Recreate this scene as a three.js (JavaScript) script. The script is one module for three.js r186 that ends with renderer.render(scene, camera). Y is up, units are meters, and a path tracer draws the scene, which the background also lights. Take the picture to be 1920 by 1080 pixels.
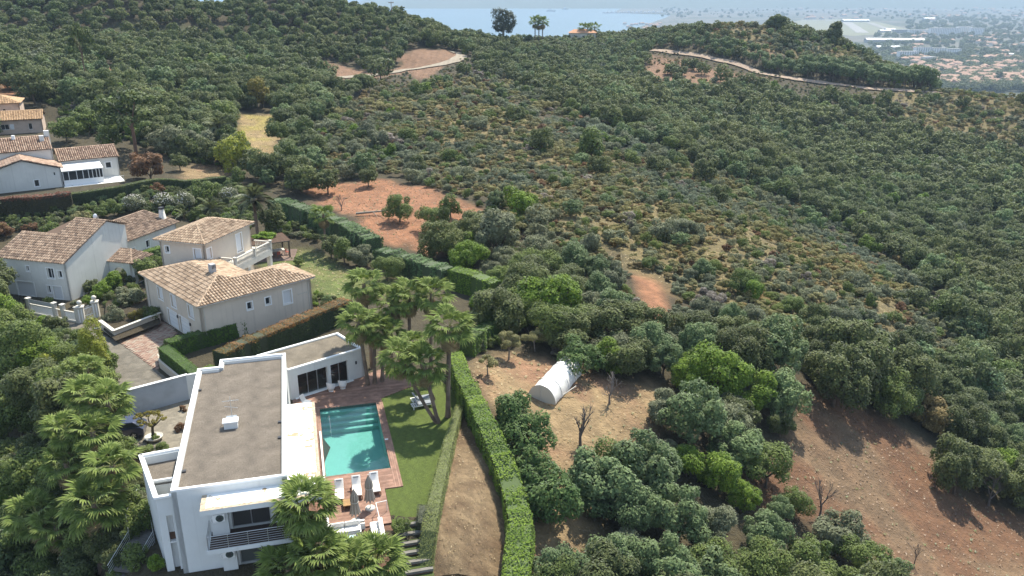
import * as THREE from 'three';
import { mergeGeometries, mergeVertices } from 'three/addons/utils/BufferGeometryUtils.js';
import { RoundedBoxGeometry } from 'three/addons/geometries/RoundedBoxGeometry.js';

// ---------------------------------------------------------------- camera, sky, sun, exposure, air
const scene = new THREE.Scene();
const CAM_H = 34, FPX = 1550, PITCH = Math.atan(556 / FPX);
const camera = new THREE.PerspectiveCamera(2 * Math.atan(540 / FPX) * 180 / Math.PI, 16 / 9, 0.5, 30000);
camera.position.set(0, CAM_H, 0);
camera.rotation.set(-PITCH, 0, 0);
const renderer = new THREE.WebGLRenderer({ antialias: true });
renderer.toneMapping = THREE.LinearToneMapping;
renderer.toneMappingExposure = 2.05;
renderer.shadowMap.enabled = true;
const SUN_EL = 57 * Math.PI / 180, SUN_AZ = 24 * Math.PI / 180;            // beyond the hills, a little to the right
const sunDir = new THREE.Vector3(Math.sin(SUN_AZ) * Math.cos(SUN_EL), Math.sin(SUN_EL), -Math.cos(SUN_AZ) * Math.cos(SUN_EL));
// a bright, milky summer sky: pale at the horizon, soft blue overhead, whiter towards the sun
{
  const W = 512, Hh = 256, d = new Float32Array(W * Hh * 4), v = new THREE.Vector3();
  for (let j = 0; j < Hh; j++) for (let i = 0; i < W; i++) {
    const up = ((j + 0.5) / Hh - 0.5) * Math.PI, az = ((i + 0.5) / W - 0.5) * 2 * Math.PI; v.set(Math.cos(az) * Math.cos(up), Math.sin(up), Math.sin(az) * Math.cos(up));
    const h = Math.pow(Math.max(0, v.y), 0.45), c = Math.max(0, v.dot(sunDir)), g = 0.55 * Math.pow(c, 6) + 1.1 * Math.pow(c, 40), o = (j * W + i) * 4, dn = v.y < 0 ? 1 + 0.4 * v.y : 1;
    d[o] = ((0.86 - 0.50 * h) + g) * dn; d[o + 1] = ((0.93 - 0.38 * h) + g * 0.97) * dn; d[o + 2] = ((1.02 - 0.16 * h) + g * 0.92) * dn; d[o + 3] = 1;
  }
  const t = new THREE.DataTexture(d, W, Hh, THREE.RGBAFormat, THREE.FloatType); t.mapping = THREE.EquirectangularReflectionMapping; t.magFilter = THREE.LinearFilter; t.needsUpdate = true;
  scene.background = t; scene.environment = t; scene.environmentIntensity = scene.backgroundIntensity = 0.58;
}
const sun = new THREE.DirectionalLight(new THREE.Color(1, 0.935, 0.79), 4.6);
sun.name = 'sun'; sun.position.copy(sunDir).multiplyScalar(800).add(new THREE.Vector3(0, 0, -150)); sun.target.position.set(0, 0, -150);
sun.castShadow = true; sun.shadow.mapSize.set(4096, 4096);
Object.assign(sun.shadow.camera, { left: -400, right: 400, top: 400, bottom: -400, near: 10, far: 2000 });
scene.add(sun, sun.target);
scene.fog = new THREE.FogExp2(new THREE.Color(0.56, 0.76, 1.0), 0.00014);

// ---------------------------------------------------------------- small tools
function rng(seed) { let s = seed >>> 0 || 1; return () => { s |= 0; s = s + 0x6D2B79F5 | 0; let t = Math.imul(s ^ s >>> 15, 1 | s); t = t + Math.imul(t ^ t >>> 7, 61 | t) ^ t; return ((t ^ t >>> 14) >>> 0) / 4294967296; }; }
const lerp = (a, b, t) => a + (b - a) * t, clamp = (x, a = 0, b = 1) => Math.min(b, Math.max(a, x)), smooth = (a, b, x) => { const t = clamp((x - a) / (b - a)); return t * t * (3 - 2 * t); };
const hash2 = (x, y) => { let h = Math.imul(x | 0, 374761393) + Math.imul(y | 0, 668265263) | 0; h = Math.imul(h ^ h >>> 13, 1274126177); return ((h ^ h >>> 16) >>> 0) / 4294967296; };
function vnoise(x, y) { const i = Math.floor(x), j = Math.floor(y), u = x - i, v = y - j, s = u * u * (3 - 2 * u), t = v * v * (3 - 2 * v); return lerp(lerp(hash2(i, j), hash2(i + 1, j), s), lerp(hash2(i, j + 1), hash2(i + 1, j + 1), s), t); }
const fbm = (x, y, o = 4) => { let a = 0.5, s = 0, n = 0; for (let k = 0; k < o; k++) { s += a * vnoise(x, y); n += a; a *= 0.58; x = x * 2.03 + 17.1; y = y * 2.03 + 9.7; } return s / n; };
const V = (x, y, z) => new THREE.Vector3(x, y, z);
const used = new Map();
function numbered(name) { const n = used.get(name) ?? 0; used.set(name, n + 1); return n ? name + '_' + String(n).padStart(3, '0') : name; }
function tag(o, label, category, group, kind) {
  if (label) o.userData.label = label;
  if (category) o.userData.category = category;
  if (group) o.userData.group = group; if (kind) o.userData.kind = kind;
  return o;
}
const shadows = (o) => { o.castShadow = true; o.receiveShadow = true; return o; };
function thing(name, label, category, [x, y, z] = [0, 0, 0], turn = 0, group) { const o = new THREE.Group(); o.name = numbered(name); o.position.set(x, y, z); o.rotation.y = turn; scene.add(o); return tag(o, label, category, group); }
function obj(name, geos, mat, parent = scene) {
  const g = Array.isArray(geos) ? merge(geos) : geos;
  const m = shadows(new THREE.Mesh(g, mat)); m.name = parent === scene ? numbered(name) : name; parent.add(m); return m;
}
function struct(name, geos, mat) { const m = obj(name, geos, mat); m.userData.kind = 'structure'; return m; }
function copyOf(root, pos, turn, scale, label, group) {
  const r = root.clone(); r.name = numbered(root.userData.base ?? root.name.replace(/_\d{3}$/, '')); r.userData = { ...root.userData };
  r.position.set(...pos); r.rotation.set(0, turn, 0); if (scale) typeof scale === 'number' ? r.scale.setScalar(scale) : r.scale.set(...scale);
  if (label) r.userData.label = label; if (group) r.userData.group = group; else if (group === null) delete r.userData.group;
  scene.add(r); return r;
}
function merge(list) {
  list = list.map((g) => { let h = g.index ? g.toNonIndexed() : g; for (const k of Object.keys(h.attributes)) if (!['position', 'normal', 'uv', 'color'].includes(k)) h.deleteAttribute(k); return h; });
  const col = list.some((g) => g.attributes.color);
  for (const g of list) {
    if (!g.attributes.normal) g.computeVertexNormals();
    if (!g.attributes.uv) g.setAttribute('uv', new THREE.BufferAttribute(new Float32Array(g.attributes.position.count * 2), 2));
    if (col && !g.attributes.color) g.setAttribute('color', new THREE.BufferAttribute(new Float32Array(g.attributes.position.count * 3).fill(1), 3));
  }
  return list.length === 1 ? list[0] : mergeGeometries(list, false);
}
// uv in metres from the dominant axis of each face
function metric(g, s = 1) {
  if (g.index) g = g.toNonIndexed();
  const p = g.attributes.position, n = g.attributes.normal, uv = new Float32Array(p.count * 2);
  for (let i = 0; i < p.count; i++) {
    const ax = Math.abs(n.getX(i)), ay = Math.abs(n.getY(i)), az = Math.abs(n.getZ(i));
    const [u, v] = ay >= ax && ay >= az ? [p.getX(i), p.getZ(i)] : ax > az ? [p.getZ(i), p.getY(i)] : [p.getX(i), p.getY(i)];
    uv[2 * i] = u * s; uv[2 * i + 1] = v * s;
  }
  g.setAttribute('uv', new THREE.BufferAttribute(uv, 2)); return g;
}
function bx(x0, y0, z0, x1, y1, z1) { const g = new THREE.BoxGeometry(Math.abs(x1 - x0), Math.abs(y1 - y0), Math.abs(z1 - z0)); g.translate((x0 + x1) / 2, (y0 + y1) / 2, (z0 + z1) / 2); return metric(g); }
function rbx(x0, y0, z0, x1, y1, z1, r = 0.03) { const g = new RoundedBoxGeometry(Math.abs(x1 - x0), Math.abs(y1 - y0), Math.abs(z1 - z0), 2, r); g.translate((x0 + x1) / 2, (y0 + y1) / 2, (z0 + z1) / 2); return g; }
function bar(a, b, r, seg = 6, r2 = r) { const d = b.clone().sub(a), L = d.length(), g = new THREE.CylinderGeometry(r2, r, L, seg, 1); g.translate(0, L / 2, 0); g.applyQuaternion(new THREE.Quaternion().setFromUnitVectors(V(0, 1, 0), d.normalize())); g.translate(a.x, a.y, a.z); return g; }
function tint(g, r, gg, b) { const n = g.attributes.position.count, c = new Float32Array(n * 3); for (let i = 0; i < n; i++) { c[3 * i] = r; c[3 * i + 1] = gg; c[3 * i + 2] = b; } g.setAttribute('color', new THREE.BufferAttribute(c, 3)); return g; }
function fromArrays(pos, col, nor, uv) {
  const g = new THREE.BufferGeometry(); g.setAttribute('position', new THREE.Float32BufferAttribute(pos, 3));
  if (col) g.setAttribute('color', new THREE.Float32BufferAttribute(col, 3));
  if (nor) g.setAttribute('normal', new THREE.Float32BufferAttribute(nor, 3)); else g.computeVertexNormals();
  if (uv) g.setAttribute('uv', new THREE.Float32BufferAttribute(uv, 2)); return g;
}
// a flat polygon [[x,z]...] extruded from y0 up to y1
function prism(pts, y0, y1) {
  const s = new THREE.Shape(pts.map(([x, z]) => new THREE.Vector2(x, -z))); const g = new THREE.ExtrudeGeometry(s, { depth: y1 - y0, bevelEnabled: false }); g.rotateX(-Math.PI / 2); g.translate(0, y0, 0); return metric(g);
}
// wall from a to b ([x,z]), top y1, bottom y0, thickness t going back from the face (the face looks to the right of a->b ... outward normal = left-hand side down), holes [u,v,w,h]
function wall(a, b, y0, y1, holes = [], t = 0.25, top) {
  const dx = b[0] - a[0], dz = b[1] - a[1], L = Math.hypot(dx, dz), s = new THREE.Shape();
  s.moveTo(0, y0); s.lineTo(L, y0);
  if (top) for (const [u, y] of top) s.lineTo(u, y); else { s.lineTo(L, y1); s.lineTo(0, y1); }
  s.closePath();
  for (const [u, v, w, h] of holes) { const p = new THREE.Path(); p.moveTo(u, v); p.lineTo(u, v + h); p.lineTo(u + w, v + h); p.lineTo(u + w, v); p.closePath(); s.holes.push(p); }
  const g = new THREE.ExtrudeGeometry(s, { depth: t, bevelEnabled: false }); g.translate(0, 0, -t);
  metric(g); g.applyMatrix4(wallFrame(a, b)); return g;
}
// frame whose x runs a->b, y up, z outward
function wallFrame(a, b) { const dx = b[0] - a[0], dz = b[1] - a[1], L = Math.hypot(dx, dz); const m = new THREE.Matrix4().makeBasis(V(dx / L, 0, dz / L), V(0, 1, 0), V(-dz / L, 0, dx / L)); m.setPosition(a[0], 0, a[1]); return m; }

// ---------------------------------------------------------------- textures and plain materials
function dataTex(n, fn, srgb = true, rep = 1) {
  const d = new Uint8Array(n * n * 4);
  for (let y = 0; y < n; y++) for (let x = 0; x < n; x++) { const c = fn(x / n, y / n, x, y), o = (y * n + x) * 4; if (typeof c === 'number') { d[o] = d[o + 1] = d[o + 2] = clamp(c) * 255; } else { d[o] = clamp(c[0]) * 255; d[o + 1] = clamp(c[1]) * 255; d[o + 2] = clamp(c[2]) * 255; } d[o + 3] = 255; }
  const t = new THREE.DataTexture(d, n, n); t.wrapS = t.wrapT = THREE.RepeatWrapping; t.magFilter = THREE.LinearFilter; t.minFilter = THREE.LinearMipmapLinearFilter; t.generateMipmaps = true;
  t.colorSpace = srgb ? THREE.SRGBColorSpace : THREE.NoColorSpace; t.repeat.set(rep, rep); t.needsUpdate = true; return t;
}
// tileable value noise
function tnoise(x, y, p, seed = 0) { x *= p; y *= p; const i = Math.floor(x), j = Math.floor(y), u = x - i, v = y - j, s = u * u * (3 - 2 * u), t = v * v * (3 - 2 * v), h = (a, b) => hash2(((a % p) + p) % p + seed * 131, ((b % p) + p) % p + seed * 57); return lerp(lerp(h(i, j), h(i + 1, j), s), lerp(h(i, j + 1), h(i + 1, j + 1), s), t); }
const tfbm = (x, y, p, o = 5, seed = 0) => { let a = 0.5, s = 0, n = 0; for (let k = 0; k < o; k++) { s += a * tnoise(x, y, p, seed + k); n += a; a *= 0.55; p *= 2; } return s / n; };
const std = (o) => new THREE.MeshStandardMaterial({ roughness: 0.9, ...o });
const lin = (r, g, b) => new THREE.Color().setRGB(r, g, b);
const T = {}, M = {};
T.grain = dataTex(512, (x, y, i, j) => 0.62 + 0.3 * tfbm(x, y, 8, 6) + 0.14 * (hash2(i, j) - 0.5), true);
T.plaster = dataTex(512, (x, y, i, j) => 0.9 + 0.1 * tfbm(x, y, 4, 6, 3) + 0.03 * (hash2(i, j) - 0.5), true);
T.gravel = dataTex(512, (x, y, i, j) => { const a = hash2(i >> 1, j >> 1), b = hash2(i, j + 7); return 0.45 + 0.42 * a + 0.12 * (b - 0.5) + 0.22 * (tfbm(x, y, 4, 4, 9) - 0.5); }, true);
T.gravelBump = dataTex(512, (x, y, i, j) => hash2(i >> 1, j >> 1), false);
T.rough = dataTex(256, (x, y) => tfbm(x, y, 16, 4, 21), false);
T.stain = dataTex(512, (x, y) => { const a = tfbm(x, y, 3, 6, 40), b = tfbm(x, y, 7, 5, 50); return 0.90 + 0.1 * smooth(0.3, 0.6, a) - 0.05 * smooth(0.58, 0.72, b); }, true);
const texClone = (t, rep) => { const c = t.clone(); c.repeat.set(rep, rep); c.needsUpdate = true; return c; };
// rain streaks down pale render
T.streak = dataTex(512, (x, y) => { const s = tnoise(x, 0.37, 24, 3) * 0.6 + tnoise(x, 0.11, 48, 9) * 0.4, v = tfbm(x, y, 6, 5, 33), run = smooth(0.60, 0.86, s) * smooth(0.15, 0.9, tnoise(x * 0.999, y, 4, 71)); return [1, 0.995, 0.98].map((c) => c * (0.93 + 0.07 * v - 0.06 * run)); }, true);
M.white = std({ color: lin(0.68, 0.70, 0.71), map: texClone(T.streak, 0.19), roughness: 0.85, bumpMap: texClone(T.rough, 0.7), bumpScale: 0.004 });
M.whitePaint = std({ color: lin(0.8, 0.8, 0.79), roughness: 0.5 });
M.metal = std({ color: lin(0.6, 0.61, 0.62), roughness: 0.35, metalness: 0.9 });
M.darkMetal = std({ color: lin(0.05, 0.05, 0.055), roughness: 0.45, metalness: 0.3 });
M.glass = new THREE.MeshPhysicalMaterial({ color: lin(0.75, 0.8, 0.82), roughness: 0.03, transmission: 1, thickness: 0, ior: 1.5 });
M.darkGlass = std({ color: lin(0.03, 0.035, 0.04), roughness: 0.06, metalness: 0.0 });
M.bark = std({ color: lin(1, 1, 1), vertexColors: true, roughness: 0.95 });
M.leaf = new THREE.MeshPhysicalMaterial({ color: lin(1, 1, 1), vertexColors: true, roughness: 0.9, transmission: 0.36, thickness: 0, side: THREE.DoubleSide, specularIntensity: 0.4 });
M.solidLeaf = std({ color: lin(1, 1, 1), vertexColors: true, roughness: 0.75, side: THREE.DoubleSide });
// ---------------------------------------------------------------- the lie of the land
const SP = Math.sin(PITCH), CP = Math.cos(PITCH);
// where the line of sight through a point of the photograph meets the level plane y = g
function at(x, y, g = 0) { const u = (x - 960) / FPX, v = (y - 540) / FPX, d = SP + v * CP, h = CAM_H - g; return [u / d * h, -(CP - v * SP) / d * h]; }
const SEA = -112;
// surveyed heights: [photo x, photo y, height]
const survey = [
  [0, 900, -5], [100, 1000, -6.5], [60, 1080, -8], [250, 1060, -6], [235, 960, -4], [120, 780, -3], [20, 700, -2.5], [180, 900, -3.5],
  [300, 820, 0], [300, 640, 0], [150, 605, 0], [10, 570, 0], [60, 520, 0], [330, 720, 0], [560, 760, 0], [700, 900, 0], [760, 980, -0.2], [850, 760, 0], [620, 480, 0.2], [540, 520, 0.2], [700, 560, 0],
  [420, 400, 1.2], [250, 395, 1.6], [100, 395, 2], [130, 350, 3], [0, 355, 3], [240, 330, 3.2], [60, 255, 6], [0, 235, 7], [380, 310, 2.6], [480, 230, 3.6], [490, 300, 2.4], [580, 370, 1.4], [640, 330, 1.8],
  [350, 250, 5], [240, 260, 5.5], [200, 180, 9.5], [100, 150, 12], [0, 130, 14], [350, 140, 11], [500, 120, 12], [500, 175, 7.5], [580, 160, 8],
  [160, 70, 19], [350, 60, 17.5], [0, 60, 21], [550, 60, 15.5], [420, 90, 14.5], [650, 145, 7.6], [700, 150, 7.2], [720, 130, 8.6], [760, 127, 8.2], [820, 118, 10.2], [870, 105, 11], [780, 105, 11.8], [660, 100, 12],
  [660, 60, 14.5], [760, 75, 13.2], [900, 90, 11.5], [1000, 88, 9], [1100, 82, 8.4], [1180, 76, 9],
  [780, 1000, -2.2], [760, 1065, -3.4], [880, 1080, -4.2], [880, 900, -1.6], [870, 780, -0.6], [860, 700, -0.2], [960, 700, -1], [1000, 560, -1], [1080, 800, -2.6], [1100, 980, -5], [1200, 740, -3], [1050, 650, -1.2], [980, 1080, -5],
  [760, 440, 1], [700, 390, 1.6], [880, 430, 0.2], [750, 330, 2.4], [880, 330, 1.6], [700, 250, 4], [860, 220, 4.2], [900, 300, 2.6], [960, 380, 1], [1000, 200, 2.4], [1000, 140, 4],
  [1200, 400, -0.6], [1050, 300, 1.2], [1200, 560, -2], [1200, 300, -3.2], [1350, 420, -3.2], [1500, 500, -6.5], [1350, 600, -4], [1620, 560, -9.5], [1740, 650, -14], [1550, 660, -8], [1440, 700, -5.5],
  [1400, 320, -10], [1300, 230, -5], [1500, 250, -11], [1600, 330, -17], [1650, 450, -18.5], [1750, 450, -22], [1800, 540, -21.5], [1880, 600, -23], [1900, 400, -23], [1900, 300, -19], [1750, 330, -19.5], [1700, 250, -13], [1850, 230, -12], [1600, 200, -6], [1750, 700, -16.5], [1900, 760, -21],
  [1480, 750, -7], [1500, 1000, -10], [1600, 850, -10.5], [1700, 1040, -15], [1750, 900, -15], [1900, 1000, -19], [1900, 900, -19.5], [1560, 760, -8.8], [1300, 900, -6.5], [1300, 1060, -8], [1250, 700, -3.2], [1400, 850, -7],
  [1100, 180, 1], [1200, 160, 0], [1150, 110, 5], [1200, 200, -2], [1230, 97, 8], [1320, 112, 5.6], [1400, 128, 3.4], [1500, 150, 0.2], [1600, 162, -1.8], [1700, 170, -3.4], [1800, 175, -4.6], [1880, 182, -6.4], [1300, 140, 2], [1400, 170, -2], [1500, 180, -3.6],
  [1300, 60, 15], [1350, 56, 17], [1450, 72, 14], [1550, 86, 10.5], [1620, 110, 5], [1400, 95, 9.5], [1500, 115, 5.5], [1240, 70, 11.5],
].map(([x, y, g]) => [...at(x, y, g), g]);
// ground out of the picture: under the camera, behind the ridges, far down the slopes
survey.push([0, 20, -13], [-60, 10, -14], [60, 10, -20], [-25, -20, -10], [30, -20, -12], [-40, -40, -9], [40, -44, -13], [-90, -50, -7], [110, -60, -27], [-120, -90, -3], [-130, -150, 6], [-190, -200, 17], [-230, -260, 24], [-150, -330, 35], [-62, -362, 24.5], [-100, -372, 32], [-200, -400, 42], [-260, -340, 37], [-45, -380, 19], [-340, -320, 32],
  [200, -130, -33], [260, -200, -33], [230, -300, -18], [280, -300, -26], [190, -360, -12], [250, -400, -40], [330, -350, -60],
  [0, -430, 6], [-60, -430, 9], [60, -430, 7], [120, -480, 12], [180, -450, -4], [200, -500, -30], [300, -500, -75], [0, -540, -22], [-150, -520, 8], [120, -580, -26], [-300, -600, -20], [0, -700, -80], [200, -700, -100], [-300, -800, -90], [-420, -420, 15], [-420, -200, 20], [450, -200, -90], [450, -450, -110], [420, 0, -60], [-400, 0, -10],
  [600, -300, -122], [600, -700, -122], [0, -950, -122], [-600, -900, -122], [600, 100, -110], [-600, -500, -40], [-600, 0, -20]);
const RBF = (() => {
  const n = survey.length, c2 = 14 * 14, k = (dx, dz) => Math.sqrt(dx * dx + dz * dz + c2), N = n + 3, A = [];
  for (let i = 0; i < N; i++) A.push(new Float64Array(N + 1));
  for (let i = 0; i < n; i++) {
    for (let j = 0; j < n; j++) A[i][j] = k(survey[i][0] - survey[j][0], survey[i][1] - survey[j][1]) + (i === j ? -1.2 : 0);
    const q = [1, survey[i][0] / 100, survey[i][1] / 100];
    for (let c = 0; c < 3; c++) { A[i][n + c] = q[c]; A[n + c][i] = q[c]; }
    A[i][N] = survey[i][2];
  }
  for (let i = 0; i < N; i++) {
    let p = i; for (let r = i + 1; r < N; r++) if (Math.abs(A[r][i]) > Math.abs(A[p][i])) p = r;
    [A[i], A[p]] = [A[p], A[i]];
    for (let r = 0; r < N; r++) if (r !== i) { const f = A[r][i] / A[i][i]; if (f) for (let c = i; c <= N; c++) A[r][c] -= f * A[i][c]; }
  }
  const w = A.map((row, i) => row[N] / row[i]);
  return (x, z) => { let s = w[n] + w[n + 1] * x / 100 + w[n + 2] * z / 100; for (let i = 0; i < n; i++) s += w[i] * k(x - survey[i][0], z - survey[i][1]); return s; };
})();
function inPoly(x, z, P) { let c = false; for (let i = 0, j = P.length - 1; i < P.length; j = i++) { const [xi, zi] = P[i], [xj, zj] = P[j]; if ((zi > z) !== (zj > z) && x < (xj - xi) * (z - zi) / (zj - zi) + xi) c = !c; } return c; }
function polyDist(x, z, P) { let d = 1e9; for (let i = 0, j = P.length - 1; i < P.length; j = i++) { const [ax, az] = P[j], [bx2, bz] = P[i], ex = bx2 - ax, ez = bz - az, t = clamp(((x - ax) * ex + (z - az) * ez) / (ex * ex + ez * ez)); d = Math.min(d, Math.hypot(x - ax - t * ex, z - az - t * ez)); } return inPoly(x, z, P) ? -d : d; }
// level ground made for the houses
const EO = [-13.88, -53.1], ET = 14.7 * Math.PI / 180, EU = [Math.cos(ET), -Math.sin(ET)], EW = [-Math.sin(ET), -Math.cos(ET)];
const est = (a, b) => [EO[0] + a * EU[0] + b * EW[0], EO[1] + a * EU[1] + b * EW[1]];           // house grid: a across, b away
const pads = [
  { y: 0, soft: 5, P: [[-66, -94], [-58, -104], [-44, -112], [-30, -108], [-20, -102], [-10, -92], [-7, -78], [-3.2, -70], [-2.6, -64], [-5.4, -50], est(6.2, -6.9), est(-0.2, -6.9), est(-0.2, -11), est(-11, -9), est(-13, -2), [-33, -55], [-40, -66], [-54, -78], [-64, -84]] },
  { y: 3, soft: 5, P: [[-92, -130], [-60, -131], [-62, -150], [-92, -146]] },
  { y: 6.2, soft: 5, P: [[-115, -165], [-88, -163], [-86, -190], [-118, -190]] },
];
const poolDig = [est(-0.2, -6.5), est(3.9, -6.5), est(3.9, -3), est(5.6, -2.6), est(8, 2), est(8, 12), est(0, 12)];
function H(x, z) {
  let y = RBF(x, z);
  y += (fbm(x * 0.09 + 40, z * 0.09, 3) - 0.5) * 1.4 * smooth(60, 160, Math.hypot(x, z));
  for (const p of pads) { const d = polyDist(x, z, p.P); if (d < p.soft) y = lerp(p.y, y, smooth(0, p.soft, d)); }
  return y;
}
// a fast table of the same heights
const GX = [], GZ = [];
{ let x = -130, s = 1.5; while (x <= 150) { GX.push(x); x += s; } let k = 2; let l = -130, r = GX[GX.length - 1]; while (r < 760) { k *= 1.09; r += k; GX.push(r); } k = 2; while (l > -760) { k *= 1.09; l -= k; GX.unshift(l); }
  let z = 30; while (z > -38) { GZ.push(z); z -= 3; } while (z > -170) { GZ.push(z); z -= 1.5; } k = 1.5; while (z > -1000) { GZ.push(z); k *= 1.02; z -= k; } GZ.push(z); }
const NX = GX.length, NZ = GZ.length, HT = new Float32Array(NX * NZ);
for (let j = 0; j < NZ; j++) for (let i = 0; i < NX; i++) HT[j * NX + i] = H(GX[i], GZ[j]);
const find = (A, v, up) => { let lo = 0, hi = A.length - 1; while (hi - lo > 1) { const m = lo + hi >> 1; if (up ? A[m] <= v : A[m] >= v) lo = m; else hi = m; } return lo; };
function ground(x, z) {
  const i = find(GX, x, true), j = find(GZ, z, false), u = clamp((x - GX[i]) / (GX[i + 1] - GX[i])), v = clamp((z - GZ[j]) / (GZ[j + 1] - GZ[j]));
  const a = HT[j * NX + i], b = HT[j * NX + i + 1], c = HT[(j + 1) * NX + i], d = HT[(j + 1) * NX + i + 1];
  return u + v < 1 ? a + (b - a) * u + (c - a) * v : d + (c - d) * (1 - u) + (b - d) * (1 - v);      // the two triangles of the mesh
}
// where the line of sight through a point of the photograph meets the land
function gp(x, y, lift = 0) {
  const u = (x - 960) / FPX, v = (y - 540) / FPX, dx = u, dy = -SP - v * CP, dz = -(CP - v * SP);
  let t0 = 20, t = 20;
  for (; t < 1500; t += 1 + t * 0.004) { if (CAM_H + dy * t < ground(dx * t, dz * t) + lift) break; t0 = t; }
  for (let k = 0; k < 18; k++) { const m = (t0 + t) / 2; if (CAM_H + dy * m < ground(dx * m, dz * m) + lift) t = m; else t0 = m; }
  return [dx * t, dz * t];
}
const onGround = (x, y) => { const [a, b] = gp(x, y); return V(a, ground(a, b), b); };
const gpoly = (list) => list.map(([x, y]) => gp(x, y));
// ---------------------------------------------------------------- ground cover by area
const area = {
  estate: gpoly([[245, 700], [300, 610], [640, 560], [860, 640], [862, 760], [800, 1079], [240, 1079], [262, 850], [230, 830]]),
  strip: gpoly([[868, 770], [845, 860], [812, 1079], [770, 1400], [960, 1400], [950, 1079], [945, 960], [900, 830]]),
  clay: gpoly([[560, 330], [640, 345], [700, 335], [790, 350], [890, 390], [890, 440], [820, 478], [760, 462], [700, 440], [650, 400], [600, 380]]),
  clayPath: gpoly([[1178, 510], [1205, 506], [1240, 520], [1250, 560], [1252, 600], [1225, 628], [1196, 610], [1205, 570]]),
  clayBits: gpoly([[960, 505], [1000, 500], [1000, 520], [965, 522]]),
  clayLow: gpoly([[1280, 590], [1320, 585], [1325, 612], [1290, 615]]),
  orchard: gpoly([[868, 690], [960, 660], [1080, 700], [1240, 730], [1260, 760], [1210, 830], [1190, 900], [1120, 870], [1100, 960], [1090, 1079], [995, 1079], [1000, 900], [930, 770]]),
  field: gpoly([[1460, 715], [1560, 745], [1740, 835], [1780, 920], [1919, 975], [2060, 1000], [2100, 1300], [1640, 1300], [1690, 1079], [1560, 985], [1440, 955], [1400, 900], [1480, 850], [1500, 790]]),
  tan: gpoly([[448, 215], [520, 215], [530, 250], [515, 280], [520, 330], [480, 325], [450, 270]]),
  tan2: gpoly([[340, 318], [400, 300], [430, 330], [350, 345]]),
  gardenC: gpoly([[500, 470], [590, 470], [680, 520], [760, 530], [750, 560], [600, 560], [590, 530], [500, 500]]),
  clayRoad: gpoly([[585, 128], [600, 112], [640, 122], [700, 138], [760, 120], [740, 108], [790, 92], [845, 96], [866, 108], [830, 126], [800, 150], [778, 152], [770, 136], [650, 152]]),
  clayLeft: gpoly([[90, 130], [190, 125], [280, 132], [275, 150], [180, 152], [100, 148]]),
  clayFarLeft: gpoly([[0, 140], [30, 145], [30, 180], [0, 190]]),
  clayHill: gpoly([[1190, 135], [1230, 105], [1300, 120], [1440, 150], [1380, 165], [1340, 185], [1280, 165], [1200, 155]]),
  clayHill2: gpoly([[1420, 80], [1470, 84], [1465, 110], [1430, 108]]),
  hedgeZone: gpoly([[836, 640], [905, 640], [960, 720], [1012, 900], [1015, 1079], [1000, 1300], [760, 1300], [785, 1060], [850, 780]]),
  villaFront: gpoly([[215, 905], [330, 890], [800, 1079], [800, 1400], [120, 1400], [215, 1000]]),
  street: [[50, 575], [150, 604], [216, 638], [297, 697], [355, 745], [345, 842], [235, 835], [222, 755], [150, 680], [60, 615]].map(([x, y]) => at(x, y, 0)),
  brush: gpoly([[800, 165], [900, 160], [1000, 220], [1090, 270], [1190, 320], [1340, 345], [1480, 420], [1640, 500], [1775, 630], [1720, 670], [1640, 600], [1500, 600], [1420, 570], [1300, 560], [1180, 505], [1060, 440], [960, 370], [860, 300], [790, 230]]),
  mixed: gpoly([[560, 250], [700, 170], [800, 150], [960, 150], [1100, 230], [1350, 330], [1560, 420], [1700, 520], [1780, 650], [1700, 690], [1500, 690], [1250, 640], [1100, 520], [930, 480], [880, 430], [880, 380], [700, 330], [600, 330]]),
  brushHill: gpoly([[1300, 50], [1480, 75], [1640, 120], [1600, 130], [1450, 105], [1300, 90]]),
  brushRight: gpoly([[1640, 190], [1919, 190], [1919, 290], [1700, 250]]),
  meadow: gpoly([[200, 58], [440, 52], [440, 80], [300, 80], [200, 75]]),
};
const C = { clay: [0.42, 0.195, 0.10], clayDull: [0.33, 0.19, 0.115], dry: [0.38, 0.265, 0.14], straw: [0.42, 0.30, 0.145], stripC: [0.36, 0.245, 0.13], field: [0.215, 0.108, 0.055], lawnC: [0.16, 0.20, 0.05], scrub: [0.235, 0.185, 0.08], wood: [0.085, 0.068, 0.035], green: [0.07, 0.085, 0.03] };
const groundRule = [['strip', 'stripC', 0], ['clay', 'clay', 2], ['clayPath', 'clay', 1.2], ['clayBits', 'clay', 1], ['clayLow', 'clay', 1], ['orchard', 'dry', 2], ['field', 'field', 2.5], ['tan', 'straw', 2], ['tan2', 'dry', 2], ['gardenC', 'lawnC', 1.5], ['clayRoad', 'clayDull', 2], ['clayLeft', 'clay', 3], ['clayFarLeft', 'clay', 3], ['clayHill', 'clayDull', 4], ['clayHill2', 'clayDull', 4], ['brush', 'scrub', 5], ['brushHill', 'scrub', 8], ['brushRight', 'scrub', 8], ['meadow', 'green', 6]];
const boxOf = (P) => { const b = [1e9, 1e9, -1e9, -1e9]; for (const [x, z] of P) { b[0] = Math.min(b[0], x); b[1] = Math.min(b[1], z); b[2] = Math.max(b[2], x); b[3] = Math.max(b[3], z); } return b; };
const areaBox = Object.fromEntries(Object.entries(area).map(([k, P]) => [k, boxOf(P)]));
function inArea(k, x, z, soft = 0) { const b = areaBox[k]; if (x < b[0] - soft || x > b[2] + soft || z < b[1] - soft || z > b[3] + soft) return false; return soft ? polyDist(x, z, area[k]) < soft : inPoly(x, z, area[k]); }
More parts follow.
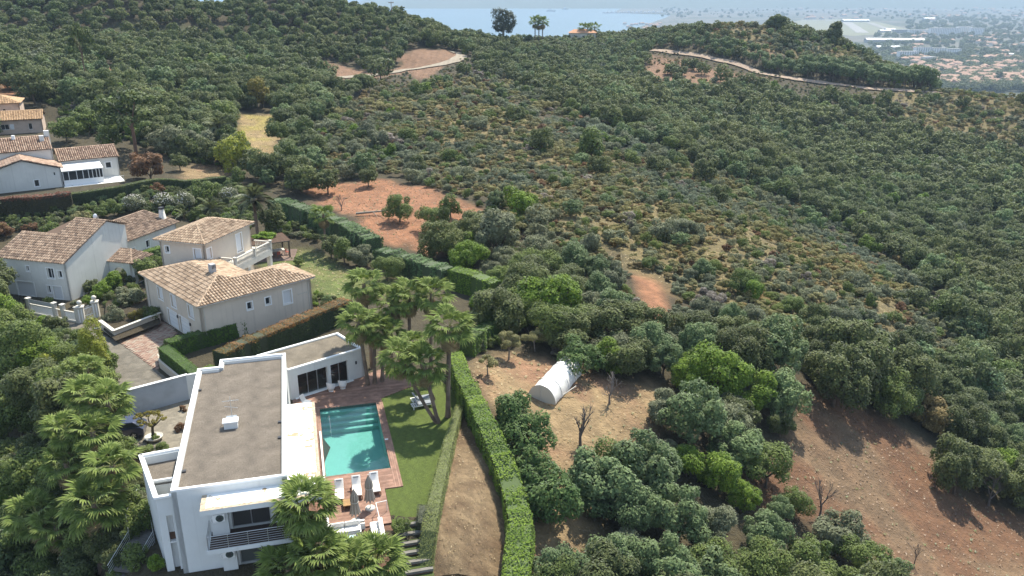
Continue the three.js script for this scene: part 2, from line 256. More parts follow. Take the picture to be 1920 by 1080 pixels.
function groundColor(x, z) {
  let c = C.wood.slice();
  for (const [k, name, soft] of groundRule) {
    const b = areaBox[k]; if (x < b[0] - soft || x > b[2] + soft || z < b[1] - soft || z > b[3] + soft) continue;
    const wob = (fbm(x * 0.35, z * 0.35, 3) - 0.5) * soft * 2.2, d = polyDist(x, z, area[k]) + wob, t = 1 - smooth(-soft * 0.5, soft * 0.5 + 0.01, d); if (t <= 0) continue;
    let q = C[name];
    const n = fbm(x * 0.22 + 5, z * 0.22, 4), m = fbm(x * 0.9, z * 0.9 + 31, 3);
    if (name === 'field') q = [lerp(q[0], 0.24, smooth(0.42, 0.68, n)), lerp(q[1], 0.155, smooth(0.42, 0.68, n)), lerp(q[2], 0.088, smooth(0.42, 0.68, n))];
    if (name === 'dry') q = [lerp(q[0], 0.40, smooth(0.5, 0.7, n)), lerp(q[1], 0.22, smooth(0.5, 0.7, n)), lerp(q[2], 0.13, smooth(0.5, 0.7, n))];
    if (name === 'lawnC') q = [lerp(q[0], 0.26, smooth(0.5, 0.75, n)), lerp(q[1], 0.22, smooth(0.5, 0.75, n)), lerp(q[2], 0.08, smooth(0.5, 0.75, n))];
    if (name === 'straw') q = [q[0], lerp(q[1], 0.34, smooth(0.45, 0.65, n)), lerp(q[2], 0.10, smooth(0.45, 0.65, n))];
    const s = 0.72 + 0.56 * m;
    for (let i = 0; i < 3; i++) c[i] = lerp(c[i], q[i] * s, t);
  }
  return c;
}
{
  const pos = [], col = [], uv = [], idx = [];
  for (let j = 0; j < NZ; j++) for (let i = 0; i < NX; i++) {
    const x = GX[i], z = GZ[j]; let y = HT[j * NX + i];
    if (polyDist(x, z, poolDig) < 0) y -= 2.4; else if (inArea('strip', x, z, 0) && polyDist(x, z, area.strip) < -0.2) y -= 0.4;
    pos.push(x, y, z); col.push(...groundColor(x, z)); uv.push(x / 5, z / 5);
  }
  for (let j = 0; j < NZ - 1; j++) for (let i = 0; i < NX - 1; i++) { const a = j * NX + i, b = a + 1, c = a + NX, d = c + 1; idx.push(a, b, c, b, d, c); }
  const g = fromArrays(pos, col, null, uv); g.setIndex(idx); g.computeVertexNormals();
  M.ground = std({ vertexColors: true, map: T.grain, roughness: 1, bumpMap: texClone(T.rough, 2), bumpScale: 0.12 });
  struct('terrain', g, M.ground);
}
// ---------------------------------------------------------------- plants
const P3 = () => ({ pos: [], col: [], nor: [] });
const _a = V(), _b = V(), _n = V(), _t = V(), _q = new THREE.Quaternion();
// one leaf (or small spray of leaves): a folded lozenge of two triangles
function leafAt(o, p, n, size, wide, R, c) {
  _n.copy(n); _t.set(R() - 0.5, R() - 0.5, R() - 0.5).cross(_n); if (_t.lengthSq() < 1e-6) _t.set(1, 0, 0); _t.normalize(); _b.crossVectors(_n, _t);
  const l = size * 0.5, w = size * wide * 0.5, f = size * 0.12;
  const A = [p.x - _t.x * l, p.y - _t.y * l, p.z - _t.z * l], B = [p.x + _b.x * w - _n.x * f, p.y + _b.y * w - _n.y * f, p.z + _b.z * w - _n.z * f], D = [p.x + _t.x * l, p.y + _t.y * l, p.z + _t.z * l], E = [p.x - _b.x * w - _n.x * f, p.y - _b.y * w - _n.y * f, p.z - _b.z * w - _n.z * f];
  o.pos.push(...A, ...D, ...B, ...A, ...E, ...D);
  for (let k = 0; k < 6; k++) { o.col.push(c[0], c[1], c[2]); o.nor.push(_n.x, _n.y, _n.z); }
}
const leafGeo = (o) => fromArrays(o.pos, o.col, o.nor);
const mixc = (a, b, t) => [lerp(a[0], b[0], t), lerp(a[1], b[1], t), lerp(a[2], b[2], t)];
const PAL = {
  oak: [[0.048, 0.066, 0.020], [0.165, 0.190, 0.066]],
  green: [[0.056, 0.090, 0.018], [0.19, 0.24, 0.062]],
  bright: [[0.070, 0.130, 0.010], [0.225, 0.320, 0.036]],
  grey: [[0.095, 0.110, 0.058], [0.26, 0.275, 0.16]],
  blue: [[0.070, 0.110, 0.040], [0.205, 0.270, 0.115]],
  olive: [[0.15, 0.145, 0.055], [0.33, 0.31, 0.14]],
  heather: [[0.16, 0.12, 0.045], [0.34, 0.26, 0.11]],
  rust: [[0.120, 0.062, 0.028], [0.240, 0.130, 0.065]],
  gold: [[0.120, 0.105, 0.016], [0.300, 0.255, 0.050]],
  pine: [[0.042, 0.066, 0.016], [0.145, 0.18, 0.052]],
  dead: [[0.130, 0.110, 0.095], [0.250, 0.215, 0.190]],
  straw: [[0.25, 0.19, 0.09], [0.46, 0.36, 0.18]],
  red: [[0.16, 0.045, 0.02], [0.30, 0.10, 0.045]],
};
// a crown: leaves on the shells of many overlapping lobes inside an ellipsoid rx, ry, rz centred at height cy
function crownInto(o, { seed, rx = 1, ry = 0.9, rz = 1, cy = 0, lobes = 16, lobe = 0.42, n = 1500, leaf = 0.1, wide = 0.6, pal, low = -0.55, spread = 0.80, flat = 0 }) {
  const R = rng(seed), L = [];
  for (let k = 0; k < lobes; k++) {
    let x, y, z; do { x = R() * 2 - 1; y = R() * 2 - 1; z = R() * 2 - 1; } while (x * x + y * y + z * z > 1 || y < low);
    const q = Math.cbrt(x * x + y * y + z * z) ** 0.3; const f = spread * (0.75 + 0.4 * R()) / Math.max(q, 0.4);
    const r = lobe * (0.42 + 0.85 * R() * R() + 0.15 * R()); L.push([x * f * rx, cy + y * f * ry, z * f * rz, r * Math.min(rx, rz), R(), r * ry]);
  }
  let tot = 0; const cum = L.map((l) => tot += l[3] * l[3]);
  const p = V(), d = V();
  for (let i = 0; i < n; i++) {
    let ok = false, li;
    for (let t = 0; t < 6 && !ok; t++) {
      const w = R() * tot; li = cum.findIndex((c) => c >= w); const l = L[li];
      d.set(R() * 2 - 1, R() * 1.7 - 0.7, R() * 2 - 1); if (d.lengthSq() < 0.01) continue; d.normalize();
      const s = 0.76 + 0.3 * R() + (R() < 0.14 ? 0.3 * R() : 0); p.set(l[0] + d.x * l[3] * s, l[1] + d.y * l[5] * s, l[2] + d.z * l[3] * s);
      ok = true; for (const m of L) if (m !== l) { const ex = (p.x - m[0]) / m[3], ey = (p.y - m[1]) / m[5], ez = (p.z - m[2]) / m[3]; if (ex * ex + ey * ey + ez * ez < 0.5) { ok = false; break; } }
    }
    if (!ok) continue;
    _a.set(d.x + (R() - 0.5) * 1.3, d.y + 0.35 + (R() - 0.5) * 1.1, d.z + (R() - 0.5) * 1.3).normalize();
    const tone = clamp(0.08 + 0.42 * L[li][4] + 0.8 * (R() - 0.32)), c = mixc(pal[0], pal[1], tone);
    leafAt(o, p, _a, leaf * (0.65 + 0.7 * R()), wide, R, c);
  }
  return o;
}
// a tapered, slightly bent limb
function limb(o, a, b, r0, r1, c, seg = 6, bend = 0, R = Math.random, steps = 3) {
  const pts = []; const d = b.clone().sub(a), L = d.length(), side = V(R() - 0.5, 0, R() - 0.5).multiplyScalar(bend * L);
  for (let k = 0; k <= steps; k++) { const t = k / steps; pts.push(a.clone().addScaledVector(d, t).addScaledVector(side, Math.sin(t * Math.PI))); }
  d.normalize(); const u = V(1, 0, 0); if (Math.abs(d.x) > 0.8) u.set(0, 0, 1); const e1 = d.clone().cross(u).normalize(), e2 = d.clone().cross(e1);
  const ring = (k) => { const r = lerp(r0, r1, k / steps), out = []; for (let s = 0; s < seg; s++) { const an = s / seg * 2 * Math.PI; out.push([pts[k].x + (e1.x * Math.cos(an) + e2.x * Math.sin(an)) * r, pts[k].y + (e1.y * Math.cos(an) + e2.y * Math.sin(an)) * r, pts[k].z + (e1.z * Math.cos(an) + e2.z * Math.sin(an)) * r, e1.x * Math.cos(an) + e2.x * Math.sin(an), e1.y * Math.cos(an) + e2.y * Math.sin(an), e1.z * Math.cos(an) + e2.z * Math.sin(an)]); } return out; };
  let A = ring(0);
  for (let k = 1; k <= steps; k++) { const B = ring(k); const f = 0.8 + 0.4 * R(); for (let s = 0; s < seg; s++) { const t = (s + 1) % seg; for (const q of [A[s], A[t], B[t], A[s], B[t], B[s]]) { o.pos.push(q[0], q[1], q[2]); o.nor.push(q[3], q[4], q[5]); o.col.push(c[0] * f, c[1] * f, c[2] * f); } } A = B; }
}
const BARK = { brown: [0.10, 0.075, 0.055], grey: [0.17, 0.15, 0.13], palm: [0.16, 0.115, 0.085], red: [0.17, 0.10, 0.07] };
// trunk with a few limbs reaching into the crown
function trunkGeo(seed, h, r, reach, spread, c, n = 5, forks = 1) {
  const R = rng(seed), o = P3();
  for (let f = 0; f < forks; f++) {
    const foot = V((R() - 0.5) * 0.3 * (forks - 1), -0.3, (R() - 0.5) * 0.3 * (forks - 1)), top = V((R() - 0.5) * h * 0.2 * forks, h, (R() - 0.5) * h * 0.2 * forks);
    limb(o, foot, top, r, r * 0.7, c, 7, 0.06, R, 4);
    for (let k = 0; k < n; k++) { const an = (k + R()) / n * 2 * Math.PI, m = top.clone().lerp(foot, R() * 0.25), e = V(Math.cos(an) * spread * (0.4 + 0.5 * R()), h + reach * (0.3 + 0.6 * R()), Math.sin(an) * spread * (0.4 + 0.5 * R())); limb(o, m, e, r * 0.5, r * 0.16, c, 5, 0.12, R, 3); }
  }
  return leafGeo(o);
}
function bareTreeGeo(seed, h, r, c, depth = 4, splay = 0.6) {
  const R = rng(seed), o = P3();
  const grow = (a, dir, len, rad, d) => { const b = a.clone().addScaledVector(dir, len); limb(o, a, b, rad, rad * 0.65, c, d > 2 ? 6 : 4, 0.08, R, d > 2 ? 3 : 2); if (!d) return; const k = d > 2 ? 3 : 3; for (let i = 0; i < k; i++) { const nd = dir.clone().add(V((R() - 0.5) * 2 * splay, (R() - 0.15) * 0.5, (R() - 0.5) * 2 * splay)).normalize(); grow(a.clone().lerp(b, 0.6 + 0.4 * R()), nd, len * (0.62 + 0.25 * R()), rad * 0.58, d - 1); } };
  grow(V(0, -0.2, 0), V((R() - 0.5) * 0.15, 1, (R() - 0.5) * 0.15).normalize(), h * 0.34, r, depth); return leafGeo(o);
}
// ---- kinds of crown, unit size: crown about 2 wide, foot at y = 0
const KIND = {
  oak: { pal: PAL.oak, lobes: 30, lobe: 0.40, ry: 0.85, cy: 0.95, trunk: 0.55 },
  green: { pal: PAL.green, lobes: 30, lobe: 0.41, ry: 0.85, cy: 0.9, trunk: 0.5 },
  bright: { pal: PAL.bright, lobes: 30, lobe: 0.40, ry: 0.85, cy: 0.85, trunk: 0.45 },
  grey: { pal: PAL.grey, lobes: 24, lobe: 0.42, ry: 0.8, cy: 0.75, trunk: 0.35 },
  blue: { pal: PAL.blue, lobes: 46, lobe: 0.33, ry: 0.9, cy: 0.9, trunk: 0.5 },
  olive: { pal: PAL.olive, lobes: 14, lobe: 0.36, ry: 0.6, cy: 1.15, trunk: 0.8, low: -0.3, leaf: 0.75 },
  heather: { pal: PAL.heather, lobes: 12, lobe: 0.42, ry: 0.6, cy: 0.45, trunk: 0.2 },
  rust: { pal: PAL.rust, lobes: 12, lobe: 0.42, ry: 0.8, cy: 0.7, trunk: 0.2 },
  gold: { pal: PAL.gold, lobes: 16, lobe: 0.36, ry: 1.05, cy: 1.0, trunk: 0.3 },
  pine: { pal: PAL.pine, lobes: 16, lobe: 0.36, ry: 0.75, cy: 1.35, trunk: 1.1, low: -0.4, leaf: 0.8 },
  round: { pal: PAL.pine, lobes: 18, lobe: 0.42, ry: 0.8, cy: 1.35, trunk: 0.9, low: -0.5, spread: 0.55, leaf: 0.8 },
  young: { pal: PAL.blue, lobes: 14, lobe: 0.36, ry: 1.2, cy: 1.5, trunk: 0.7, leaf: 0.8 },
  broadleaf: { pal: [[0.05, 0.10, 0.025], [0.15, 0.215, 0.065]], lobes: 30, lobe: 0.46, ry: 0.9, cy: 0.85, trunk: 0.3, leaf: 1.5 },
  feathery: { pal: [[0.17, 0.19, 0.02], [0.36, 0.38, 0.055]], lobes: 24, lobe: 0.46, ry: 1.2, cy: 1.1, trunk: 0.2 },
  twiggy: { pal: PAL.dead, lobes: 12, lobe: 0.40, ry: 0.7, cy: 0.6, trunk: 0.3, wide: 0.12, leaf: 1.6 },
};
const cache = new Map();
// lod 0: about 0.25 m sprays at r = 4 m, lod 1: coarser, lod 2: far
function crownGeo(kind, variant, lod) {
  const key = kind + variant + lod; if (cache.has(key)) return cache.get(key);
  const k = KIND[kind], n = [7600, 2200, 600][lod], leaf = [0.080, 0.135, 0.23][lod] * (k.leaf ?? 1);
  const R0 = rng(variant * 71 + lod + kind.length), o = crownInto(P3(), { ...k, seed: variant * 977 + kind.length * 131 + kind.charCodeAt(0) * 17 + lod, n: k.leaf > 1.2 ? n * 0.55 : n, leaf, wide: k.wide ?? 0.6, rx: 0.86 + 0.24 * R0(), rz: 0.86 + 0.24 * R0() });
  const g = leafGeo(o); cache.set(key, g); return g;
}
function trunkOf(kind, variant) { const key = 'trunk' + kind + variant; if (!cache.has(key)) { const k = KIND[kind]; cache.set(key, trunkGeo(variant * 31 + 7, k.trunk, kind === 'pine' || kind === 'round' ? 0.055 : 0.06, k.cy + 0.2 - k.trunk * 0.5, 0.7, kind === 'pine' || kind === 'round' ? BARK.red : kind === 'olive' ? BARK.grey : BARK.brown, 5, kind === 'grey' || kind === 'heather' || kind === 'gold' ? 2 : 1)); } return cache.get(key); }
const plantColor = new Map();
let plantCount = 0;
const heroSpots = [];
// a tree or bush whose crown shows at (x, y) in the photograph, w wide there; tall stretches it upwards
function plant(name, category, kind, x, y, w, label, { tall = 1, group, lod, tintBy, base } = {}) {
  const k = KIND[kind]; let r = 3, g;
  for (let i = 0; i < 4; i++) { const lift = k.cy * r * tall; g = base ? gp(...base) : gp(x, y, lift); const yy = ground(...g), depth = -(g[1]) * CP + (CAM_H - yy - lift) * SP; r = w / 2 * depth / FPX / 1.02; }
  const d = Math.hypot(g[0], g[1]), v = plantCount++ % 3;
  const t = thing(name, label, category, [g[0], ground(...g) - 0.05, g[1]], (plantCount * 2.4) % 6.28, group);
  t.scale.set(r * 0.94, r * tall * 0.96, r * 0.94);
  obj('trunk', trunkOf(kind, v), M.bark, t);
  obj('crown', crownGeo(kind, v, lod ?? (r / d > 0.02 && d < 130 ? 0 : d < 260 ? 1 : 2)), M.leaf, t);
  heroSpots.push([g[0], g[1], r]);
  return t;
}
// ---- palms
function fanFrond(seed, dry) {
  const R = rng(seed), o = P3(), c0 = dry ? [0.22, 0.16, 0.085] : [0.085, 0.135, 0.022], c1 = dry ? [0.40, 0.32, 0.17] : [0.22, 0.285, 0.062];
  const L = 1.1, pe = [[0, 0, 0], [0.55, 0.07, 0], [L, -0.04, 0]];
  for (let k = 0; k < 2; k++) { const a = pe[k], b = pe[k + 1]; for (const s of [-1, 1]) { o.pos.push(a[0], a[1], -0.022, b[0], b[1], -0.016, b[0], b[1], 0.016, a[0], a[1], -0.022, b[0], b[1], 0.016, a[0], a[1], 0.022); for (let q = 0; q < 6; q++) { o.nor.push(0, s, 0.2 * s); o.col.push(dry ? 0.25 : 0.20, dry ? 0.17 : 0.21, 0.07); } break; } }
  const n = 20;
  for (let i = 0; i < n; i++) {
    const an = lerp(-2.0, 2.0, (i + 0.5) / n) + (R() - 0.5) * 0.06, len = 0.92 * (0.78 + 0.22 * Math.cos(an * 0.6)) * (0.9 + 0.15 * R()), w = 0.078, dr = dry ? 0.55 : 0.16 + 0.26 * R();
    const ca = Math.cos(an), sa = Math.sin(an), t = R(), cc = mixc(c0, c1, t), tip = mixc(cc, dry ? [0.3, 0.24, 0.14] : [0.24, 0.26, 0.10], 0.5);
    const pt = (s, side, dn) => [L - 0.04 + ca * len * s - sa * side, -0.04 + 0.14 * Math.sin(s * 2.4) * 0.4 - dn + Math.abs(an) * 0.03 * s, sa * len * s + ca * side];
    const q0 = pt(0.03, -0.008, 0), q1 = pt(0.03, 0.008, 0), a0 = pt(0.58, -w, dr * 0.12), a1 = pt(0.58, w, dr * 0.12), m = pt(0.58, 0, dr * 0.12 + 0.03), e = pt(1, 0, dr * (0.7 + 0.5 * R()));
    const tri = (A, B, D, ca_, cb_, cd_) => { o.pos.push(...A, ...B, ...D); const nx = (B[1] - A[1]) * (D[2] - A[2]) - (B[2] - A[2]) * (D[1] - A[1]), ny = (B[2] - A[2]) * (D[0] - A[0]) - (B[0] - A[0]) * (D[2] - A[2]), nz = (B[0] - A[0]) * (D[1] - A[1]) - (B[1] - A[1]) * (D[0] - A[0]), l = Math.hypot(nx, ny, nz) || 1; for (let q = 0; q < 3; q++) o.nor.push(nx / l, ny / l, nz / l); o.col.push(...ca_, ...cb_, ...cd_); };
    tri(q0, m, a0, cc, cc, cc); tri(q1, a1, m, cc, cc, cc); tri(a0, m, e, cc, cc, tip); tri(m, a1, e, cc, cc, tip);
  }
  return leafGeo(o);
}
function featherFrond(seed) {
  const R = rng(seed), o = P3(), n = 26, L = 2.2, P = (t) => [L * t * (1 - 0.12 * t * t), 0.55 * Math.sin(t * 2.0) - 0.75 * t * t, 0];
  for (let i = 0; i < n; i++) for (const s of [-1, 1]) {
    const t = 0.14 + 0.86 * i / n, p = P(t), l = 0.5 * Math.sin(0.4 + t * 2.4) + 0.08, c = mixc([0.07, 0.095, 0.035], [0.18, 0.20, 0.09], R());
    const e = [p[0] + 0.28 * l, p[1] - 0.1 - 0.25 * l * R(), s * l], w = 0.035;
    o.pos.push(p[0] - w, p[1], p[2], p[0] + w, p[1], p[2], ...e); for (let q = 0; q < 3; q++) { o.nor.push(0, 1, 0); o.col.push(...c); }
  }
  for (let k = 0; k < 6; k++) { const a = P(k / 6), b = P((k + 1) / 6); o.pos.push(a[0], a[1], -0.03, b[0], b[1], -0.02, b[0], b[1], 0.02, a[0], a[1], -0.03, b[0], b[1], 0.02, a[0], a[1], 0.03); for (let q = 0; q < 6; q++) { o.nor.push(0, 1, 0); o.col.push(0.2, 0.19, 0.09); } }
  return leafGeo(o);
}
const FR = { green: [1, 2, 3, 4].map((s) => fanFrond(s * 91, false)), dry: [5, 6].map((s) => fanFrond(s * 57, true)), feather: [1, 2, 3].map((s) => featherFrond(s * 13)) };
function palmTrunk(seed, h, r, lean, c = BARK.palm) {
  const R = rng(seed), o = P3(), n = Math.max(6, Math.round(h * 2.2)), seg = 9, pts = [];
  for (let k = 0; k <= n; k++) { const t = k / n; pts.push([lean[0] * Math.pow(t, lean[2] ?? 1.4), -0.3 + (h + 0.3) * t, lean[1] * Math.pow(t, lean[2] ?? 1.4), r * (1.25 - 0.4 * smooth(0, 0.25, t) + 0.12 * smooth(0.75, 1, t)) * (k % 2 ? 1.05 : 0.96)]); }
  for (let k = 0; k < n; k++) { const a = pts[k], b = pts[k + 1], f = 0.75 + 0.5 * R(); for (let s = 0; s < seg; s++) { const u = s / seg * 6.283, v = (s + 1) / seg * 6.283; const q = (p, an) => [p[0] + Math.cos(an) * p[3], p[1], p[2] + Math.sin(an) * p[3], Math.cos(an), Math.sin(an)]; for (const e of [q(a, u), q(b, u), q(b, v), q(a, u), q(b, v), q(a, v)]) { o.pos.push(e[0], e[1], e[2]); o.nor.push(e[3], 0, e[4]); const ff = f * (0.85 + 0.3 * R()); o.col.push(c[0] * ff, c[1] * ff, c[2] * ff); } } }
  return leafGeo(o);
}
let palmCount = 0;
// a palm standing at [x, z] (land) with its crown's heart at height h above the foot
function palm([x, z], h, size, label, { big = 1, lean = [0, 0], fronds = 26, dry = 17, group, feather = false, r = 0.19, name = 'fan_palm', y0 } = {}) {
  size *= 0.70 * big; fronds = Math.round(fronds * 0.86); const seed = 500 + palmCount++ * 37, R = rng(seed), t = thing(name, label, 'palm', [x, y0 ?? ground(x, z), z], 0, group);
  obj('trunk', palmTrunk(seed, h, r, lean), M.bark, t);
  const put = (geo, el, az, s, roll, nm) => { const f = shadows(new THREE.Mesh(geo, M.leaf)); f.name = nm; f.position.set(lean[0], h - 0.1 + 0.12 * Math.sin(el), lean[1]); f.rotation.order = 'YZX'; f.rotation.set(roll, az, el); f.scale.setScalar(s); t.add(f); };
  for (let k = 0; k < fronds; k++) { const q = k / (fronds - 1), el = lerp(1.3, -0.5, Math.pow(q, 0.85)) + (R() - 0.5) * 0.4; put(feather ? FR.feather[k % 3] : FR.green[k % 4], el, k * 2.39996 + R() * 0.3, size * (q < 0.15 ? 0.72 : 0.9 + 0.2 * R()), (R() - 0.5) * 0.7, 'frond'); }
  for (let k = 0; k < dry; k++) put(FR.dry[k % 2], -1.0 - 0.38 * R(), k * 2.39996 + 1, size * (0.75 + 0.2 * R()), (R() - 0.5) * 0.5, 'dead_frond');
  return t;
}
// ---- hedges: a clipped body covered with leaves along a ground line
function hedgeGeos(line, w, h, { seed = 1, pal = PAL.green, topPal, leaf = 0.16, dens = 70, taper = 0.9, bumpy = 0.1, hEnd, wEnd } = {}) {
  const R = rng(seed), o = P3(), core = P3(), n = line.length; let total = 0; const seg = [];
  for (let i = 0; i < n - 1; i++) { const L = Math.hypot(line[i + 1][0] - line[i][0], line[i + 1][1] - line[i][1]); seg.push([total, L]); total += L; }
  const here = (s) => { let i = 0; while (i < seg.length - 1 && s > seg[i][0] + seg[i][1]) i++; const t = clamp((s - seg[i][0]) / seg[i][1]), a = line[i], b = line[i + 1], dx = (b[0] - a[0]) / seg[i][1], dz = (b[1] - a[1]) / seg[i][1]; return [lerp(a[0], b[0], t), lerp(a[1], b[1], t), -dz, dx, s / total]; };
  const prof = (s) => { const [x, z, nx, nz, f] = here(s); const hh = lerp(h, hEnd ?? h, f), ww = lerp(w, wEnd ?? w, f); return [x, z, nx, nz, hh, ww, ground(x, z)]; };
  const area2 = total * (2 * h + w), cnt = Math.round(area2 * dens), p = V();
  for (let i = 0; i < cnt; i++) {
    const s = R() * total, [x, z, nx, nz, hh, ww, y] = prof(s), q = R() * (2 * hh + ww), b = bumpy * (fbm(x * 1.3 + seed, z * 1.3, 2) - 0.5) * 2; let lat, up, dir;
    if (q < hh) { lat = -ww / 2 * lerp(1, taper, q / hh) - b; up = q; dir = [-nx, 0.25, -nz]; } else if (q < hh + ww) { lat = (q - hh - ww / 2) * taper; up = hh + b; dir = [0, 1, 0]; } else { up = q - hh - ww; lat = ww / 2 * lerp(1, taper, up / hh) + b; dir = [nx, 0.25, nz]; }
    p.set(x + nx * lat + (R() - 0.5) * 0.06, y + up + (R() - 0.5) * 0.08, z + nz * lat + (R() - 0.5) * 0.06);
    _a.set(dir[0] + (R() - 0.5) * 1.2, dir[1] + (R() - 0.5) * 1.2 + 0.2, dir[2] + (R() - 0.5) * 1.2).normalize();
    const pal2 = topPal && up > hh * 0.86 ? topPal : pal; leafAt(o, p, _a, leaf * (0.7 + 0.6 * R()), 0.62, R, mixc(pal2[0], pal2[1], clamp(0.3 + 0.6 * (R() - 0.3) + (fbm(x, z + up, 2) - 0.5) * 0.9)));
  }
  for (const e of [0, total]) { const [x, z, nx, nz, hh, ww, y] = prof(e), out = e ? 1 : -1; for (let i = 0; i < ww * hh * dens; i++) { const lat = (R() - 0.5) * ww, up = R() * hh; p.set(x + nx * lat, y + up, z + nz * lat); _a.set(nz * out + (R() - 0.5), R() - 0.3, -nx * out + (R() - 0.5)).normalize(); leafAt(o, p, _a, leaf, 0.62, R, mixc(pal[0], pal[1], R() * 0.8)); } }
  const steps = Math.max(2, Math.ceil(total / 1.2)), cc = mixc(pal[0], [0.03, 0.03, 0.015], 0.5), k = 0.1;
  let A = null;
  for (let i = 0; i <= steps; i++) {
    const [x, z, nx, nz, hh, ww, y] = prof(total * i / steps), B = [[-ww / 2 + k, -0.4], [(-ww / 2 + k) * taper, hh - k], [(ww / 2 - k) * taper, hh - k], [ww / 2 - k, -0.4]].map(([l, u]) => [x + nx * l, y + u, z + nz * l]);
    if (A) for (let e = 0; e < 3; e++) core.pos.push(...A[e], ...A[e + 1], ...B[e + 1], ...A[e], ...B[e + 1], ...B[e]);
    if (i === 0 || i === steps) core.pos.push(...B[0], ...B[1], ...B[2], ...B[0], ...B[2], ...B[3]);
    A = B;
  }
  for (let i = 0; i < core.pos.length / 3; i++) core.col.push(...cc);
  return { leaves: leafGeo(o), core: fromArrays(core.pos, core.col) };
}
function hedge(label, line, w, h, opt = {}) {
  const t = thing(opt.name ?? 'hedge', label, 'hedge', [0, 0, 0], 0, opt.group), [ox, oz] = line[0], y = ground(ox, oz);
  const g = hedgeGeos(line, w, h, opt); g.leaves.translate(-ox, -y, -oz); g.core.translate(-ox, -y, -oz); t.position.set(ox, y, oz);
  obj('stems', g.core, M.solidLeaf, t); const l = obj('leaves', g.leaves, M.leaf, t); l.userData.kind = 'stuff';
  return t;
}
// ---------------------------------------------------------------- the white house with the pool: everything here lies on the house grid (x = a, z = -b)
const EY = 0;
const estPos = (a, b, y = 0) => { const [x, z] = est(a, b); return [x, y, z]; };
const eThing = (name, label, cat, a, b, y = 0, turn = 0, group) => thing(name, label, cat, estPos(a, b, y), ET + turn, group);
M.gravel = std({ color: lin(0.42, 0.35, 0.28), map: texClone(T.gravel, 0.33), bumpMap: texClone(T.gravelBump, 0.33), bumpScale: 0.03, roughness: 1 });
M.gravelTan = std({ color: lin(0.44, 0.37, 0.28), map: texClone(T.gravel, 0.3), bumpMap: texClone(T.gravelBump, 0.3), bumpScale: 0.03, roughness: 1 });
// weathered white waterproofing on the overhanging slab: paint peeled to sand along its edges
T.peel = dataTex(1024, (x, y) => { const n = tfbm(x, y, 10, 6, 77), e = Math.min(1, Math.min(x, 1 - x, y, 1 - y) * 0), p = smooth(0.715, 0.735, n + 0.08 * tfbm(x, y, 40, 3, 5)), s = tfbm(x, y, 5, 4, 60); return mixc(mixc([0.97, 0.955, 0.92], [0.95, 0.92, 0.82], smooth(0.5, 0.72, s) * 0.6), [0.68, 0.58, 0.45], p); });
M.slabTop = std({ color: lin(0.80, 0.83, 0.89), map: texClone(T.peel, 0.11), roughness: 0.8 });
M.sandEdge = std({ color: lin(0.50, 0.40, 0.29), map: texClone(T.stain, 0.4), roughness: 1, bumpMap: texClone(T.rough, 1.5), bumpScale: 0.03 });
M.louvre = std({ color: lin(0.035, 0.033, 0.032), roughness: 0.6 });
M.deckShade = std({ color: lin(0.10, 0.055, 0.035), roughness: 0.8 });
